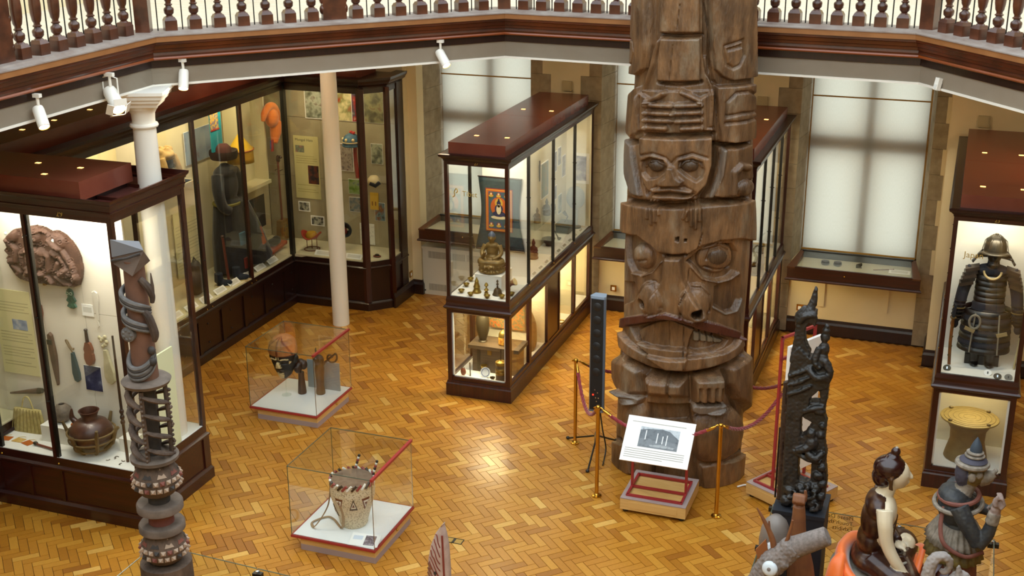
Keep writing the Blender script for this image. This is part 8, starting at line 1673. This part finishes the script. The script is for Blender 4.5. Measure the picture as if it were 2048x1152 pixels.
t = thing('yellow_hanging', 'small bright yellow hanging behind the canted pane', 'textile', (-7.80, YB2, 1.40)); G().box(-.065, .065, -.01, 0, -.12, .13).obj('cloth', mat('bright_yellow', 'd0a83a', rough=.8), t); [G().box(x-.008, x+.008, -.014, -.008, -.06, .0).obj('tassel', mat('tassel_brown', '8a5a24', rough=.8), t) for x in (-.03, .02)]
t = thing('beaded_round_hat', 'round blue beaded hat with a red knot and long red streamer', 'hat', (-8.0, 15.42, 2.24)); BH = mat('blue_beaded', '24455a', rough=.6, col2='3a6478', scale=30); G().lathe([(.11, 0), (.125, .02), (.125, .06), (.118, .10), (.085, .15), (.04, .175), (.003, .18)], n=28).obj('crown', BH, t); G().lathe([(.127, .055), (.13, .062), (.127, .07)], n=28).obj('braid', PALE, t); G().lathe([(.125, .0), (.132, .01), (.128, .03)], n=28).obj('rim', BH, t); [G().ell((.112*math.cos(a), .112*math.sin(a), .10), (.022, .022, .025), 10, 7).obj('medallion', PALE, t) for a in np.linspace(0, 2*PI, 8)[:-1]]; g = G(); [g.ell((.02*math.cos(k*2)+.03*k/3, -.01, .19+.012*math.sin(k)), (.022, .02, .02), 8, 6) for k in range(5)]; g.obj('knot', mat('bright_red', 'b02018', rough=.7), t); G().tube(spline([(0, .1, .0), (.0, .1, -.2), (.02, .1, -.48)], 5), .03, 8, flat=.25, up=(0, 1, 0)).obj('streamer', mat('red_streamer', '8e2018'), t); G().lathe([(.006, -.3), (.006, .02)], n=8).obj('rod', STEEL, t)
t = thing('white_felt_hat', 'pale and black felt hat behind the canted pane', 'hat', (-7.68, 15.42, 1.72)); G().lathe([(.07, 0), (.09, .03), (.085, .08), (.05, .12), (.003, .13)], n=20).obj('crown', PALE, t); G().tube([(-.02, -.08, .03), (.06, -.08, .0), (.10, -.03, .04)], .03, 8).obj('flap', NV, t)
t = thing('red_lined_hat', 'dark cloth hat with a red lining tilted on the back board', 'hat', (-8.16, 15.5, 1.0)); P2 = np.array([[((.03+.10*f)*math.cos(a), -.02-.12*f, (.03+.10*f)*math.sin(a)*.9+.03*f) for a in np.linspace(0, 2*PI, 24)[:-1]] for f in np.linspace(0, 1, 6)]); o = link(grid_mesh('shell', P2, NV2, wrap=True, caps=False), 'shell', t); s = o.modifiers.new('thickness', 'SOLIDIFY'); s.thickness = .012; G().ell((-.03, -.10, .0), (.07, .03, .06), 12, 8).obj('lining', mat('red_embroidery', '7c2a1c'), t)
t = thing('red_upturned_hat', 'red hat with a yellow crown and upturned brim on a wire stand', 'hat', (-8.62, 15.25, FZ)); RH = mat('scarlet_felt', 'a03420', rough=.7); P2 = np.array([[((.08+.07*f)*math.cos(a), (.08+.05*f)*math.sin(a), .17+.05*f+.05*f*math.cos(2*a)) for a in np.linspace(0, 2*PI, 32)[:-1]] for f in np.linspace(0, 1, 6)]); o = link(grid_mesh('brim', P2, RH, wrap=True, caps=False), 'brim', t); s = o.modifiers.new('thickness', 'SOLIDIFY'); s.thickness = .01; G().lathe([(.08, .18), (.085, .22), (.06, .26), (.003, .27)], n=20).obj('crown', mat('ochre_cloth', 'b58c1e'), t); G().tube([(.11*math.cos(a), .11*math.sin(a), .008) for a in np.linspace(0, 2*PI, 24)[:-1]], .006, 6, closed=True).obj('wire_base', RUSTP, t); [G().tube([(x, 0, .01), (x, 0, .19)], .006, 6).obj('wire_leg', RUSTP, t) for x in (-.08, 0, .08)]
t = thing('small_bracelet', 'small dark coiled ornament on the floor behind the canted pane', 'ornament', (-7.58, 15.22, FZ)); G().tube([(.05*math.cos(a), .03*math.sin(a), .015) for a in np.linspace(0, 2*PI, 18)[:-1]], .01, 6, closed=True).obj('coil', RUSTP, t); G().ell((0, 0, .03), (.035, .025, .02), 10, 7).obj('stone', DKB, t)
